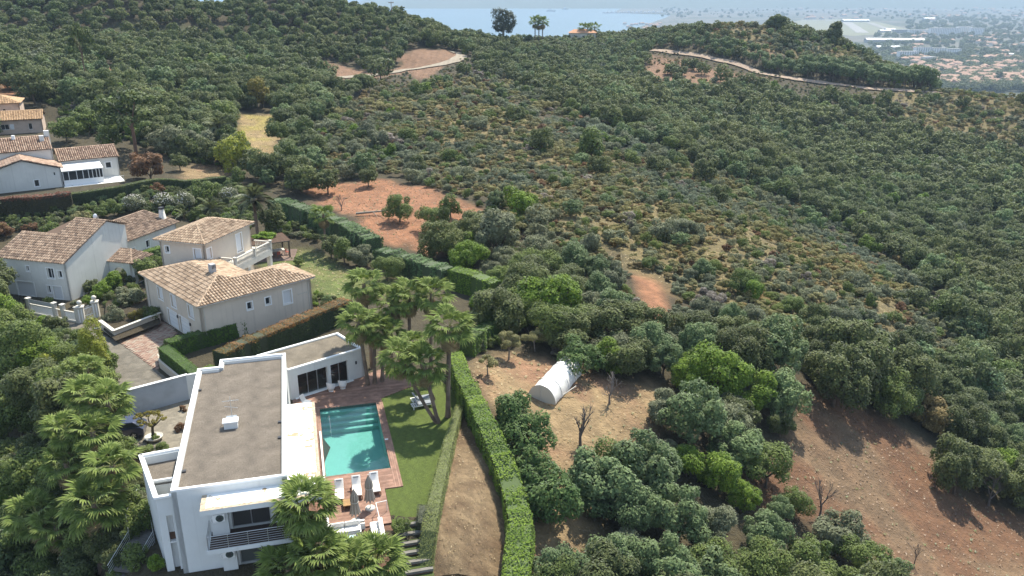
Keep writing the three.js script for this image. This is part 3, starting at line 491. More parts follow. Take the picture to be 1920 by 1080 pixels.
{
  const t = eThing('modern_villa', 'large white flat-roofed modern villa with a grey gravel roof beside the pool', 'house', 0, 0);
  const roofP = [[-9, 8.75], [-9, -8.8], [-2.3, -8.8], [-2.3, 10.1], [-7.4, 10.1], [-7.4, 8.75]].map(([a, b]) => [a, -b]);
  const inset = [[-8.8, 8.55], [-8.8, -8.6], [-2.5, -8.6], [-2.5, 9.9], [-7.2, 9.9], [-7.2, 8.55]].map(([a, b]) => [a, -b]);
  // outer walls; front wall is cut for the upper loggia and the lower window
  const zf = 8.8, walls = [];
  walls.push(wall([-9, -8.75], [-9, zf], -2.5, 5.86, [], 0.3), wall([-2.3, zf], [-2.3, -10.1], -0.3, 5.86, [[1.2, 0.3, 5.0, 2.0], [8.0, 0.3, 4.2, 2.0], [13.5, 0.3, 3.6, 2.0], [1.6, 2.95, 5.2, 1.9], [9.2, 2.95, 6, 1.9]], 0.3), wall([-2.3, -10.1], [-7.4, -10.1], -0.3, 5.86, [], 0.3), wall([-7.4, -10.1], [-7.4, -8.75], -0.3, 5.86, [], 0.3), wall([-7.4, -8.75], [-9, -8.75], -0.3, 5.86, [], 0.3));
  const frontHoles = [[3.2, 2.72, 2.3, 2.0], [3.4, 0.0, 2.6, 1.95]];
  walls.push(wall([-9, zf], [-2.3, zf], -2.5, 5.86, frontHoles, 0.3));
  obj('wall', walls, M.white, t);
  const roof = obj('roof', prism(inset, 5.45, 5.62), M.gravel, t);
  // parapet coping, a ring standing slightly proud of the walls
  const sh = new THREE.Shape(roofP.map(([x, z]) => new THREE.Vector2(x + Math.sign(x + 5.6) * 0.02, -z))); sh.holes.push(new THREE.Path(inset.map(([x, z]) => new THREE.Vector2(x, -z))));
  const cop = new THREE.ExtrudeGeometry(sh, { depth: 0.13, bevelEnabled: false }); cop.rotateX(-Math.PI / 2); cop.translate(0, 5.862, 0);
  obj('parapet', metric(cop), M.whitePaint, t);
  // overhanging slab round the front and the pool side
  const slabP = [[-7.3, 8.795], [-7.3, 10.5], [-0.3, 10.5], [-0.3, -1.9], [-2.295, -1.9], [-2.295, 8.795]];
  const slab = obj('canopy_slab', [prism(slabP, 5.02, 5.36)], M.white, t);
  obj('weathered_top', prism([[-7.0, 8.80], [-7.0, 10.25], [-0.52, 10.25], [-0.52, -1.9], [-2.292, -1.9], [-2.292, 8.80]], 5.361, 5.375), M.slabTop, slab);
  // crumbling sandy rim along the edges
  { const R = rng(5), g = []; for (let i = 0; i < 130; i++) { const u = R(); let x, z; if (u < 0.36) { x = lerp(-7.2, -0.6, R()); z = 10.35 + (R() - 0.5) * 0.2; } else if (u < 0.92) { x = -0.42 + (R() - 0.5) * 0.2; z = lerp(10.3, -1.8, R()); } else { x = -7.15 + (R() - 0.5) * 0.22; z = lerp(8.9, 10.4, R()); } const s = 0.06 + 0.13 * R() * R(); const b = new THREE.IcosahedronGeometry(s, 0); b.scale(1, 0.16, 1); b.rotateY(R() * 6); b.translate(x, 5.37, z); g.push(b); } obj('gravel_rim', g, M.sandEdge, slab).userData.kind = 'stuff';
    obj('sandy_rim', [bx(-7.298, 5.362, 10.26, -0.302, 5.368, 10.498), bx(-0.51, 5.362, -1.898, -0.302, 5.368, 10.25), bx(-7.298, 5.362, 8.80, -7.01, 5.368, 10.25)], M.sandEdge, slab); }
  // upper balcony: floor, wall stub with the cooling unit, railing
  obj('balcony', [bx(-7.2, 2.42, 8.802, -0.02, 2.7, 10.7), bx(-2.298, 2.42, 8.8, -0.02, 2.7, -1.9)], M.white, t);
  const planks = []; for (let k = 0; k < 13; k++) { const z0 = 8.82 + k * 0.14; planks.push(tint(bx(-7.05, 2.701, z0, -0.15, 2.725, z0 + 0.13), ...mixc([0.07, 0.045, 0.035], [0.11, 0.065, 0.045], hash2(k, 3)))); } M.plank = std({ vertexColors: true, map: texClone(T.grain, 0.5), roughness: 0.75 });
  obj('balcony_floor', planks, M.plank, t).userData.kind = 'stuff';
  const side = []; for (let k = 0; k < 15; k++) { const x0 = -2.27 + k * 0.148; side.push(tint(bx(x0, 2.701, 8.8, x0 + 0.138, 2.725, -1.85), ...mixc([0.20, 0.085, 0.05], [0.32, 0.15, 0.09], hash2(k, 8)))); }
  obj('terrace_floor', side, M.plank, t).userData.kind = 'stuff';
  obj('balcony_edge', [bx(-0.14, 2.70, 10.7, -0.02, 2.86, -1.9)], M.whitePaint, t);
  const rail = (a, b, name) => { const r = t; const d = b.clone().sub(a), L = d.length(), n = Math.max(2, Math.round(L / 1.25)); for (let i = 0; i <= n; i++) { const p = a.clone().addScaledVector(d, i / n); obj('railing_post', bar(p, p.clone().setY(p.y + 0.92), 0.022), M.metal, r); } for (let k = 0; k < 6; k++) { const y = 0.12 + k * 0.16; obj('rail', bar(a.clone().setY(a.y + y), b.clone().setY(b.y + y), k === 5 ? 0.026 : 0.013), M.metal, r); } };
  rail(V(-7.1, 2.7, 10.62), V(-0.2, 2.7, 10.62)); rail(V(-7.1, 2.7, 8.95), V(-7.1, 2.7, 10.62));
  // wall return that carries the cooling unit on each floor
  obj('wall_return', [bx(-6.95, 2.73, 8.803, -5.95, 5.018, 9.25), bx(-6.6, -0.3, 8.803, -5.75, 2.418, 9.2)], M.white, t);
  // windows: frames, sliding panes
  const slider = (x0, x1, y0, y1, z, n, mat = M.louvre) => { const f = obj('window_frame', [bx(x0, y0, z - 0.09, x1, y0 + 0.07, z), bx(x0, y1 - 0.07, z - 0.09, x1, y1, z), bx(x0, y0 + 0.07, z - 0.09, x0 + 0.06, y1 - 0.07, z), bx(x1 - 0.06, y0 + 0.07, z - 0.09, x1, y1 - 0.07, z), ...Array.from({ length: n - 1 }, (_, k) => { const x = lerp(x0, x1, (k + 1) / n); return bx(x - 0.03, y0 + 0.07, z - 0.085, x + 0.03, y1 - 0.07, z - 0.005); })], M.metal, t); for (let k = 0; k < n; k++) { const a = lerp(x0, x1, k / n) + 0.05, b = lerp(x0, x1, (k + 1) / n) - 0.04; obj('pane', bx(a, y0 + 0.06, z - 0.06, b, y1 - 0.06, z - 0.04), mat, f); } };
  M.curtain = std({ color: lin(0.09, 0.10, 0.095), roughness: 0.35 });
  slider(-5.8, -3.5, 2.72, 4.72, 8.66, 2, M.louvre); slider(-5.6, -3.0, 0.0, 1.95, 8.66, 2, M.curtain);
  obj('lower_floor', [bx(-6.6, -0.6, 8.802, -0.2, -0.31, 10.6)], M.deckShade, t);
  for (const [b0, b1] of [[-7.6, -2.6], [-0.8, 3.4], [4.7, 8.3]]) obj('pool_side_pane', bx(-2.52, 0.32, -b1, -2.5, 2.28, -b0), M.darkGlass, t);
  for (const [b0, b1] of [[-7.2, -2.0], [0.4, 6.4]]) obj('terrace_pane', bx(-2.52, 2.97, -b1, -2.5, 4.83, -b0), M.darkGlass, t);
  // lower wing on the road side: skewed, part gravel roof, part open stair well
  const W = [[-10, 8.35], [-9.004, 8.3], [-9.004, 2.65], [-11.6, 3.0]], lerp2 = (A, B, f) => [lerp(A[0], B[0], f), lerp(A[1], B[1], f)], mL = lerp2(W[3], W[0], 0.5), mR = lerp2(W[2], W[1], 0.52);
  const wing = [wall(W[0], [-9.004, 8.3], -6, 5.3, [[0.42, -1.2, 0.36, 5.2]], 0.2), wall(W[3], W[0], -6, 5.3, [], 0.2), wall([-9.004, 2.65], W[3], -3, 5.3, [], 0.2), wall(mL, mR, 2.0, 4.85, [], 0.12)];
  obj('stair_wing_wall', wing, M.white, t);
  const c = 0.22; obj('wing_coping', [bar2(W[3], W[0], 5.3, c), bar2([-9.03, 2.65], W[3], 5.3, c), bar2(W[0], [-9.03, 8.3], 5.3, c), bar2(mL, mR, 4.85, 0.12)], M.whitePaint, t);
  obj('wing_roof', prism([[W[3][0] + 0.15, W[3][1] + 0.12], mL, mR, [-9.02, 2.8]], 4.6, 4.75), M.gravel, t);
  obj('stair_well_floor', prism([mL, W[0], [-9.02, 8.28], mR], 2.0, 2.1), M.white, t);
  obj('slit_back', bx(-9.62, -1.25, 7.9, -9.2, 4.05, 8.0), M.white, t);
  for (const y of [-1.24, 1.9]) obj('slit_panel', bx(-9.6, y, 8.001, -9.22, y + 0.7, 8.05), M.deckShade, t);
  // vent box and aerial on the roof, drain spouts
  const vent = obj('roof_vent', [bx(-6.45, 5.62, 0.72, -5.55, 6.1, 1.28)], M.white, t);
  obj('vent_cap', [bx(-6.52, 6.1, 0.64, -5.48, 6.18, 1.36), bx(-6.3, 6.18, 0.92, -5.7, 6.24, 1.08)], M.whitePaint, vent);
  obj('vent_hood', [bx(-6.35, 5.62, -0.1, -5.65, 5.95, 0.5)], std({ color: lin(0.22, 0.25, 0.29), roughness: 0.6 }), t);
  obj('aerial', [bar(V(-5.95, 5.6, 0.1), V(-5.95, 7.5, 0.1), 0.025), bar(V(-6.5, 7.2, 0.1), V(-5.4, 7.2, 0.1), 0.016), ...[-6.4, -6.1, -5.75, -5.45].map((x) => bar(V(x, 7.0, -0.2), V(x, 7.35, 0.4), 0.014)), bar(V(-6.4, 6.7, -0.1), V(-5.5, 6.7, 0.3), 0.014)], M.metal, t);
  for (const [x, z] of [[-8.55, 6.2], [-8.6, -5.4], [-2.75, 3.4], [-2.75, 1.2]]) obj('drain', bx(x - 0.12, 5.62, z - 0.12, x + 0.12, 5.72, z + 0.12), M.darkMetal, t);
}
function bar2(a, b, y, w, h = 0.14) { const L = Math.hypot(b[0] - a[0], b[1] - a[1]), g = new THREE.BoxGeometry(L + w * 0.5, h, w); g.rotateY(-Math.atan2(b[1] - a[1], b[0] - a[0])); g.translate((a[0] + b[0]) / 2, y + h / 2 + 0.002, (a[1] + b[1]) / 2); return g; }
// cooling units on the front wall
for (const [x, y, lab] of [[-6.45, 4.05, 'round-fan cooling unit on the white wall of the upper balcony'], [-6.18, 1.35, 'round-fan cooling unit on the white wall of the lower floor']]) {
  const t = eThing('cooling_unit', lab, 'air conditioner', x, y > 3 ? -9.252 : -9.202, y);
  obj('casing', rbx(-0.36, -0.26, 0, 0.36, 0.26, 0.26, 0.03), M.whitePaint, t);
  const f = obj('fan', [new THREE.CircleGeometry(0.22, 20).translate(0.06, 0, 0.263), new THREE.TorusGeometry(0.22, 0.018, 6, 22).translate(0.06, 0, 0.264)], std({ color: lin(0.05, 0.08, 0.07), roughness: 0.6, side: THREE.DoubleSide }), t);
  for (let k = 0; k < 5; k++) { const b = new THREE.BoxGeometry(0.19, 0.07, 0.012); b.translate(0.1, 0, 0); b.rotateZ(k * 1.257); b.translate(0.06, 0, 0.272); obj('blade', b, M.darkMetal, f); }
  obj('hose', new THREE.TubeGeometry(new THREE.CatmullRomCurve3([V(-0.36, 0, 0.05), V(-0.5, -0.15, 0.06), V(-0.4, -0.38, 0.06), V(-0.1, -0.42, 0.05)]), 12, 0.02, 5), M.whitePaint, t);
}
// ---- pool house at the far end of the deck, turned to the street
const AT = 40 * Math.PI / 180, AO = [-19.45, -65.45];
{
  const t = thing('pool_house', 'low white pool house with tan gravel roof and glass doors behind the palms', 'house', [AO[0], 0, AO[1]], AT);
  const L = 7.4, D = 4.9, Ht = 2.85;
  obj('wall', [wall([0, 0], [L, 0], 0, Ht, [[0.72, 0.08, 2.9, 2.1], [3.95, 0.08, 1.75, 2.1]], 0.3), wall([L, 0], [L, -D], 0, Ht), wall([L, -D], [-0.9, -D], 0, Ht), wall([-0.9, -D], [0, 0], -0.3, Ht)], M.white, t);
  obj('room_floor', bx(0.1, 0.02, -D + 0.3, L - 0.3, 0.06, -0.3), std({ color: lin(0.28, 0.2, 0.13), roughness: 0.5 }), t);
  obj('roof', prism([[0.05, -0.25], [L - 0.25, -0.25], [L - 0.25, -D + 0.25], [-0.65, -D + 0.25]], Ht - 0.3, Ht - 0.1), M.gravelTan, t);
  obj('roof_edge', [bar2([0, -0.1], [L, -0.1], Ht, 0.26, 0.12), bar2([-0.8, -D + 0.1], [L, -D + 0.1], Ht - 0.05, 0.2, 0.1), bar2([L - 0.1, -0.25], [L - 0.1, -D + 0.25], Ht - 0.02, 0.2, 0.1)], M.whitePaint, t);
  const win = (x0, x1, n) => { const y0 = 0.09, y1 = 2.17, z = -0.14, f = obj('door_frame', [bx(x0, y0, z - 0.08, x1, y0 + 0.05, z), bx(x0, y1 - 0.05, z - 0.08, x1, y1, z), ...Array.from({ length: n + 1 }, (_, k) => { const x = lerp(x0 + 0.03, x1 - 0.03, k / n); return bx(x - 0.03, y0 + 0.05, z - 0.08, x + 0.03, y1 - 0.05, z); })], M.metal, t); for (let k = 0; k < n; k++) obj('pane', bx(lerp(x0, x1, k / n) + 0.05, y0 + 0.05, z - 0.05, lerp(x0, x1, (k + 1) / n) - 0.05, y1 - 0.05, z - 0.035), M.glass, f); };
  win(0.73, 3.61, 3); win(3.96, 5.69, 2);
  obj('furniture', [bx(1.6, 0.06, -2.6, 3.2, 0.5, -1.7), bx(4.2, 0.06, -2.8, 5.4, 0.9, -2.1)], std({ color: lin(0.2, 0.13, 0.08), roughness: 0.7 }), t);
  for (let k = 0; k < 4; k++) obj('shelf', bx(4.1, 0.7 + k * 0.38, -1.25, 5.5, 0.74 + k * 0.38, -0.95), std({ color: lin(0.4, 0.2, 0.14), roughness: 0.7 }), t);
  obj('wall_lamp', rbx(6.45, 1.55, 0.002, 6.6, 1.85, 0.1, 0.02), M.darkMetal, t);
  obj('step', bx(0.3, 0.0, 0.01, 6.1, 0.09, 0.25), M.whitePaint, t);
}
// ---- decks
M.deck = std({ vertexColors: true, map: texClone(T.grain, 0.35), roughness: 0.8 });
function deckGeo(P, dir, y, seed, pal = [[0.34, 0.18, 0.125], [0.50, 0.29, 0.21]], pw = 0.15) {
  // planks running along x (dir 0) or along b (dir 1), cut to the polygon P given as [a, b]
  const g = [], k = dir ? 0 : 1, o = 1 - k, lo = Math.min(...P.map((p) => p[k])), hi = Math.max(...P.map((p) => p[k]));
  for (let v = lo, n = 0; v < hi - 0.02; v += pw, n++) {
    const c = v + pw / 2, xs = []; for (let i = 0, j = P.length - 1; i < P.length; j = i++) { const A = P[i], B = P[j]; if ((A[k] > c) !== (B[k] > c)) xs.push(A[o] + (B[o] - A[o]) * (c - A[k]) / (B[k] - A[k])); } xs.sort((a, b) => a - b);
    for (let i = 0; i + 1 < xs.length; i += 2) { let s = xs[i]; while (s < xs[i + 1] - 0.05) { const e = Math.min(xs[i + 1], s + 1.6 + 2.2 * hash2(n, Math.round(s * 7) + seed)), q = mixc(pal[0], pal[1], hash2(n * 3 + 1, Math.round(s * 11) + seed)), top = y - 0.004 * hash2(n, Math.round(s * 3)); const A = [s + 0.004, e - 0.004], B = [v + 0.006, v + pw - 0.006]; g.push(tint(dir ? bx(B[0], y - 0.05, -A[1], B[1], top, -A[0]) : bx(A[0], y - 0.05, -B[1], A[1], top, -B[0]), ...q)); s = e; } }
  }
  return merge(g);
}
{
  const t = eThing('pool_deck', 'reddish wooden deck laid round the swimming pool', 'deck', 0, 0);
  const far = [[-2.2, 10.95], [5.4, 10.95], [5.4, 11.6], [8.6, 13.4], [10.4, 15.6], [8.4, 16.8], [6.3, 17.8], [4.3, 16.6], [-2.2, 13.2]];
  const side = [[4.85, -2.7], [5.4, -2.7], [5.4, 10.95], [4.85, 10.95]], near = [[-0.3, -6.9], [4.1, -6.9], [4.1, -2.75], [5.36, -2.75], [5.36, -2.7], [4.85, -2.7], [4.85, 0], [-0.3, 0]], left = [[-2.2, -6.9], [-0.3, -6.9], [-0.3, 0], [0, 0], [0, 10.95], [-2.2, 10.95]];
  for (const [nm, P, dir, seed] of [['far_planks', far, 0, 1], ['edge_planks', side, 1, 2], ['near_planks', near, 0, 3], ['house_planks', left, 1, 4]]) obj(nm, deckGeo(P, dir, 0.06, seed), M.deck, t).userData.kind = 'stuff';
  const base = (P) => prism(P.map(([a, b]) => [a, -b]), -0.3, -0.01);
  obj('substructure', [far, side, near, left].map(base), M.deckShade, t);
}
// ---- the pool
{
  const t = eThing('swimming_pool', 'rectangular turquoise swimming pool with wide steps at its far end', 'pool', 0, 0);
  T.mosaic = dataTex(512, (x, y, i, j) => { const c = 0.62 + 0.38 * hash2(i >> 2, j >> 2), g = (i % 4 === 0 || j % 4 === 0) ? 0.9 : 1; return [0.72 * c * g, 0.86 * c * g, 0.83 * c * g]; });
  M.mosaic = std({ color: lin(0.78, 0.98, 0.95), map: texClone(T.mosaic, 0.5), roughness: 0.4 });
  const x0 = 0, x1 = 4.85, z0 = 0, z1 = -10.95, d = -1.55;
  obj('basin', [bx(x0, d - 0.1, z1, x1, d, z0), bx(x0 - 0.12, d, z1, x0, 0.0, z0), bx(x1, d, z1, x1 + 0.12, 0.0, z0), bx(x0 - 0.12, d, z1 - 0.12, x1 + 0.12, 0.0, z1), bx(x0 - 0.12, d, z0, x1 + 0.12, 0.0, z0 + 0.12)], M.mosaic, t);
  for (let k = 0; k < 4; k++) obj('step', bx(x0 + 0.002, d, z1 + 0.002 + k * 0.48 + (k ? 0.002 : 0), x1 - 0.002, -0.22 - k * 0.32, z1 + (k + 1) * 0.48), M.mosaic, t);
  // water with faint ripples
  const w = new THREE.PlaneGeometry(x1 - x0 - 0.004, z0 - z1 - 0.004, 60, 120); w.rotateX(-Math.PI / 2); w.translate((x0 + x1) / 2, -0.07, (z0 + z1) / 2);
  const p = w.attributes.position; for (let i = 0; i < p.count; i++) p.setY(i, -0.07 + 0.012 * (fbm(p.getX(i) * 2.2, p.getZ(i) * 2.2, 3) - 0.5)); w.computeVertexNormals();
  M.water = new THREE.MeshPhysicalMaterial({ color: lin(0.66, 0.86, 0.85), roughness: 0.02, transmission: 1, thickness: 0, ior: 1.33, side: THREE.DoubleSide });
  obj('water', w, M.water, t);
  obj('pool_rail', [bar(V(0.55, 0.0, -8.9), V(0.75, 0.75, -8.2), 0.02), bar(V(0.75, 0.75, -8.2), V(0.8, -0.6, -6.9), 0.02)], M.metal, t);
  obj('pool_light', bx(4.9, 0.062, -4.35, 5.15, 0.1, -4.2), M.whitePaint, t);
}
// ---------------------------------------------------------------- lawn, strips, paths and hedges about the pool
function sheet(P, lift, step, mat, name, label, colorFn, uvs = 0.25) {
  // ground cover draped over the land inside the polygon P ([x, z])
  const b = boxOf(P), pos = [], uv = [], col = [], idx = [], id = new Map();
  const shape = new THREE.Shape(P.map(([x, z]) => new THREE.Vector2(x, -z)));
  const nx = Math.ceil((b[2] - b[0]) / step), nz = Math.ceil((b[3] - b[1]) / step), tri = [];
  // clip every grid cell to the polygon (Sutherland-Hodgman on the cell, polygon may be concave)
  const clipCell = (P0, ax, v, keepMore) => { const out = []; for (let i = 0; i < P0.length; i++) { const A = P0[i], B = P0[(i + 1) % P0.length], ia = keepMore ? A[ax] >= v : A[ax] <= v, ib = keepMore ? B[ax] >= v : B[ax] <= v; if (ia) out.push(A); if (ia !== ib) { const t = (v - A[ax]) / (B[ax] - A[ax]); out.push([A[0] + (B[0] - A[0]) * t, A[1] + (B[1] - A[1]) * t]); } } return out; };
  const v = (x, z) => { const k = x.toFixed(3) + '|' + z.toFixed(3); if (!id.has(k)) { id.set(k, pos.length / 3); pos.push(x, ground(x, z) + lift, z); uv.push(x * uvs, z * uvs); if (colorFn) col.push(...colorFn(x, z)); } return id.get(k); };
  const tris = THREE.ShapeUtils.triangulateShape(P.map(([x, z]) => new THREE.Vector2(x, z)), []);
  for (const T3 of tris) {
    const Q = T3.map((i) => P[i]), bb = boxOf(Q);
    for (let i = Math.floor((bb[0] - b[0]) / step); i <= (bb[2] - b[0]) / step; i++) { let col1 = clipCell(clipCell(Q, 0, b[0] + i * step, true), 0, b[0] + (i + 1) * step, false); if (col1.length < 3) continue;
      for (let j = Math.floor((bb[1] - b[1]) / step); j <= (bb[3] - b[1]) / step; j++) { const cell = clipCell(clipCell(col1, 1, b[1] + j * step, true), 1, b[1] + (j + 1) * step, false); if (cell.length < 3) continue; const I = cell.map(([x, z]) => v(x, z)); for (let k = 1; k + 1 < I.length; k++) { const A = cell[0], B = cell[k], D = cell[k + 1], s = (B[0] - A[0]) * (D[1] - A[1]) - (B[1] - A[1]) * (D[0] - A[0]); if (Math.abs(s) < 1e-7) continue; s < 0 ? idx.push(I[0], I[k], I[k + 1]) : idx.push(I[0], I[k + 1], I[k]); } } }
  }
  const g = fromArrays(pos, colorFn ? col : null, new Array(pos.length).fill(0), uv); g.setIndex(idx); g.computeVertexNormals();
  const m = struct(name, g, mat); if (label) m.userData.label = label; return m;
}
T.grass = dataTex(512, (x, y, i, j) => { const n = tfbm(x, y, 10, 5, 11), h = hash2(i, j); return 0.62 + 0.22 * n + 0.22 * (h - 0.5); });
M.lawn = std({ vertexColors: true, map: T.grass, roughness: 1, bumpMap: texClone(T.gravelBump, 1), bumpScale: 0.03 });
M.cover = std({ vertexColors: true, map: texClone(T.grain, 2), roughness: 1, bumpMap: texClone(T.gravelBump, 1.2), bumpScale: 0.05 });
M.asphalt = std({ vertexColors: true, map: texClone(T.grain, 1), roughness: 0.95, bumpMap: texClone(T.gravelBump, 2), bumpScale: 0.008 });
const lawnLine = { left: [[5.42, 10.9], [5.42, -2.78], [4.12, -2.78], [4.12, -6.95]] };
const H1 = [at(862, 752), at(848, 800), at(836, 850), at(826, 900), at(816, 950), gp(808, 1000), gp(800, 1040), gp(792, 1085)];
{
  const e = (a, b) => est(a, b);
  const lawn = [e(5.42, 11.7), e(5.42, -2.78), e(4.12, -2.78), e(4.12, -6.95), e(7.6, -7.6), at(816, 950), at(826, 900), at(836, 850), at(848, 800), at(860, 752), at(856, 738), e(10.6, 15.3), e(8.6, 13.3)];
  sheet(lawn, 0.03, 1.2, M.lawn, 'lawn', 'smooth green lawn beside the pool', (x, z) => { const n = fbm(x * 0.5, z * 0.5, 3); return mixc([0.16, 0.235, 0.035], [0.23, 0.30, 0.055], n); }, 0.5);
  const strip = [[866, 772], [853, 800], [842, 850], [832, 900], [824, 950], [817, 1000], [811, 1040], [806, 1085], [945, 1085], [947, 1040], [945, 960], [925, 890], [903, 830], [880, 785]].map(([x, y]) => gp(x, y));
  sheet(strip, 0.035, 0.9, M.cover, 'dry_grass_strip', 'dry brown grass strip between two clipped hedges', (x, z) => { const n = fbm(x * 1.6, z * 1.6, 4), q = mixc([0.30, 0.19, 0.105], [0.54, 0.38, 0.215], smooth(0.25, 0.72, n)); return q; });
}
// ---------------------------------------------------------------- tiled houses
const TILE = { tan: [[0.30, 0.21, 0.14], [0.43, 0.32, 0.225], [0.22, 0.155, 0.105]], brown: [[0.20, 0.135, 0.095], [0.33, 0.24, 0.175], [0.12, 0.085, 0.065]], orange: [[0.36, 0.225, 0.12], [0.48, 0.32, 0.19], [0.26, 0.16, 0.09]], red: [[0.24, 0.15, 0.105], [0.40, 0.285, 0.21], [0.15, 0.095, 0.07]] };
M.tile = std({ vertexColors: true, roughness: 0.95, side: THREE.DoubleSide });
M.tileBase = std({ color: lin(0.13, 0.085, 0.06), roughness: 1 });
M.cream = std({ color: lin(0.66, 0.58, 0.50), map: texClone(T.streak, 0.17), roughness: 0.95, bumpMap: texClone(T.rough, 1), bumpScale: 0.006 });
M.creamLight = std({ color: lin(0.57, 0.54, 0.48), map: texClone(T.stain, 0.3), roughness: 0.9 });
M.offWhite = std({ color: lin(0.70, 0.70, 0.68), map: texClone(T.streak, 0.21), roughness: 0.95, bumpMap: texClone(T.rough, 1), bumpScale: 0.006 });
M.shutter = std({ color: lin(0.66, 0.67, 0.68), roughness: 0.6 });
// half-round tiles over one roof slope; P: corners [x, y, z], the first two are the eave from left to right seen from outside
function tileSlope(P, pal, seed, w = 0.33, l = 0.46, over = 0.1) {
  const A = V(...P[0]), e = V(...P[1]).sub(A).normalize(), B = V(...P[2]).sub(A), n = V().crossVectors(e, B).normalize(); if (n.y < 0) n.negate(); const up = V().crossVectors(n, e).normalize(); if (up.y < 0) up.negate();
  const Q = P.map((p) => { const d = V(...p).sub(A); return [d.dot(e), d.dot(up)]; }), o = P3(), R = rng(seed), u0 = Math.min(...Q.map((q) => q[0])), u1 = Math.max(...Q.map((q) => q[0])), seg = 4;
  for (let u = u0 + w / 2; u < u1; u += w) {
    const vs = []; for (let i = 0, j = Q.length - 1; i < Q.length; j = i++) if ((Q[i][0] > u) !== (Q[j][0] > u)) vs.push(Q[i][1] + (Q[j][1] - Q[i][1]) * (u - Q[i][0]) / (Q[j][0] - Q[i][0])); vs.sort((a, b) => a - b);
    for (let i = 0; i + 1 < vs.length; i += 2) for (let v = vs[i] < 0.05 ? vs[i] - over : vs[i]; v < vs[i + 1]; v += l) {
      const e1 = Math.min(v + l * 1.06, vs[i + 1] + 0.03), t = R(), c0 = t < 0.7 ? mixc(pal[0], pal[1], R()) : t < 0.9 ? mixc(pal[0], pal[2], R()) : pal[1], f = 0.85 + 0.3 * R(), c = c0.map((x) => x * f), du = (R() - 0.5) * 0.02;
      let prev = null;
      for (let s = 0; s <= seg; s++) { const an = Math.PI * s / seg, cx = -Math.cos(an) * w * 0.42, h = Math.sin(an) * w * 0.5, mk = (vv, lift, sc) => A.clone().addScaledVector(e, u + du + cx * sc).addScaledVector(up, vv).addScaledVector(n, 0.035 + h * sc + lift); const nn = e.clone().multiplyScalar(-Math.cos(an)).addScaledVector(n, Math.sin(an) * 1.0 + 0.01).normalize(); const cur = [mk(v, 0.03, 1.05), mk(e1, 0, 0.92), nn]; if (prev) { for (const [p, q] of [[prev[0], prev[2]], [cur[0], cur[2]], [cur[1], cur[2]], [prev[0], prev[2]], [cur[1], cur[2]], [prev[1], prev[2]]]) { o.pos.push(p.x, p.y, p.z); o.nor.push(q.x, q.y, q.z); o.col.push(...c); } } prev = cur; }
    }
  }
  return leafGeo(o);
}
function ridgeTiles(a, b, pal, seed, r = 0.13) {
  const R = rng(seed), d = V(...b).sub(V(...a)), L = d.length(), n = Math.max(2, Math.round(L / 0.4)), g = []; d.normalize();
  for (let k = 0; k < n; k++) { const p = V(...a).addScaledVector(d, (k + 0.5) * L / n), c = new THREE.CylinderGeometry(r * 0.9, r * 1.1, L / n * 1.1, 7, 1, true, 0, 6.283); c.applyQuaternion(new THREE.Quaternion().setFromUnitVectors(V(0, 1, 0), d)); c.translate(p.x, p.y + 0.05, p.z); g.push(tint(c, ...mixc(pal[0], pal[1], R()).map((v) => v * 1.05))); }
  return merge(g);
}
const polyGeo = (P) => { const pos = []; for (let k = 1; k + 1 < P.length; k++) pos.push(...P[0], ...P[k], ...P[k + 1]); const g = fromArrays(pos); g.setAttribute('uv', new THREE.Float32BufferAttribute(new Float32Array(pos.length / 3 * 2), 2)); return g; };
// slopes: list of polygons; adds roof > roof_tiles, ridge_tiles
function tiledRoof(t, slopes, ridges, pal, seed, opt = {}) {
  const roof = obj(opt.name ?? 'roof', slopes.map((P) => polyGeo(P)), M.roofBase ??= std({ color: lin(0.13, 0.085, 0.06), roughness: 1, side: THREE.DoubleSide }), t);
  slopes.forEach((P, i) => { obj('roof_tiles', tileSlope(P, pal, seed + i * 7, opt.w, opt.l), M.tile, roof).userData.kind = 'stuff'; });
  if (ridges.length) obj('ridge_tiles', ridges.map(([a, b], i) => ridgeTiles(a, b, pal, seed + 50 + i)), M.tile, roof).userData.kind = 'stuff';
  return roof;
}
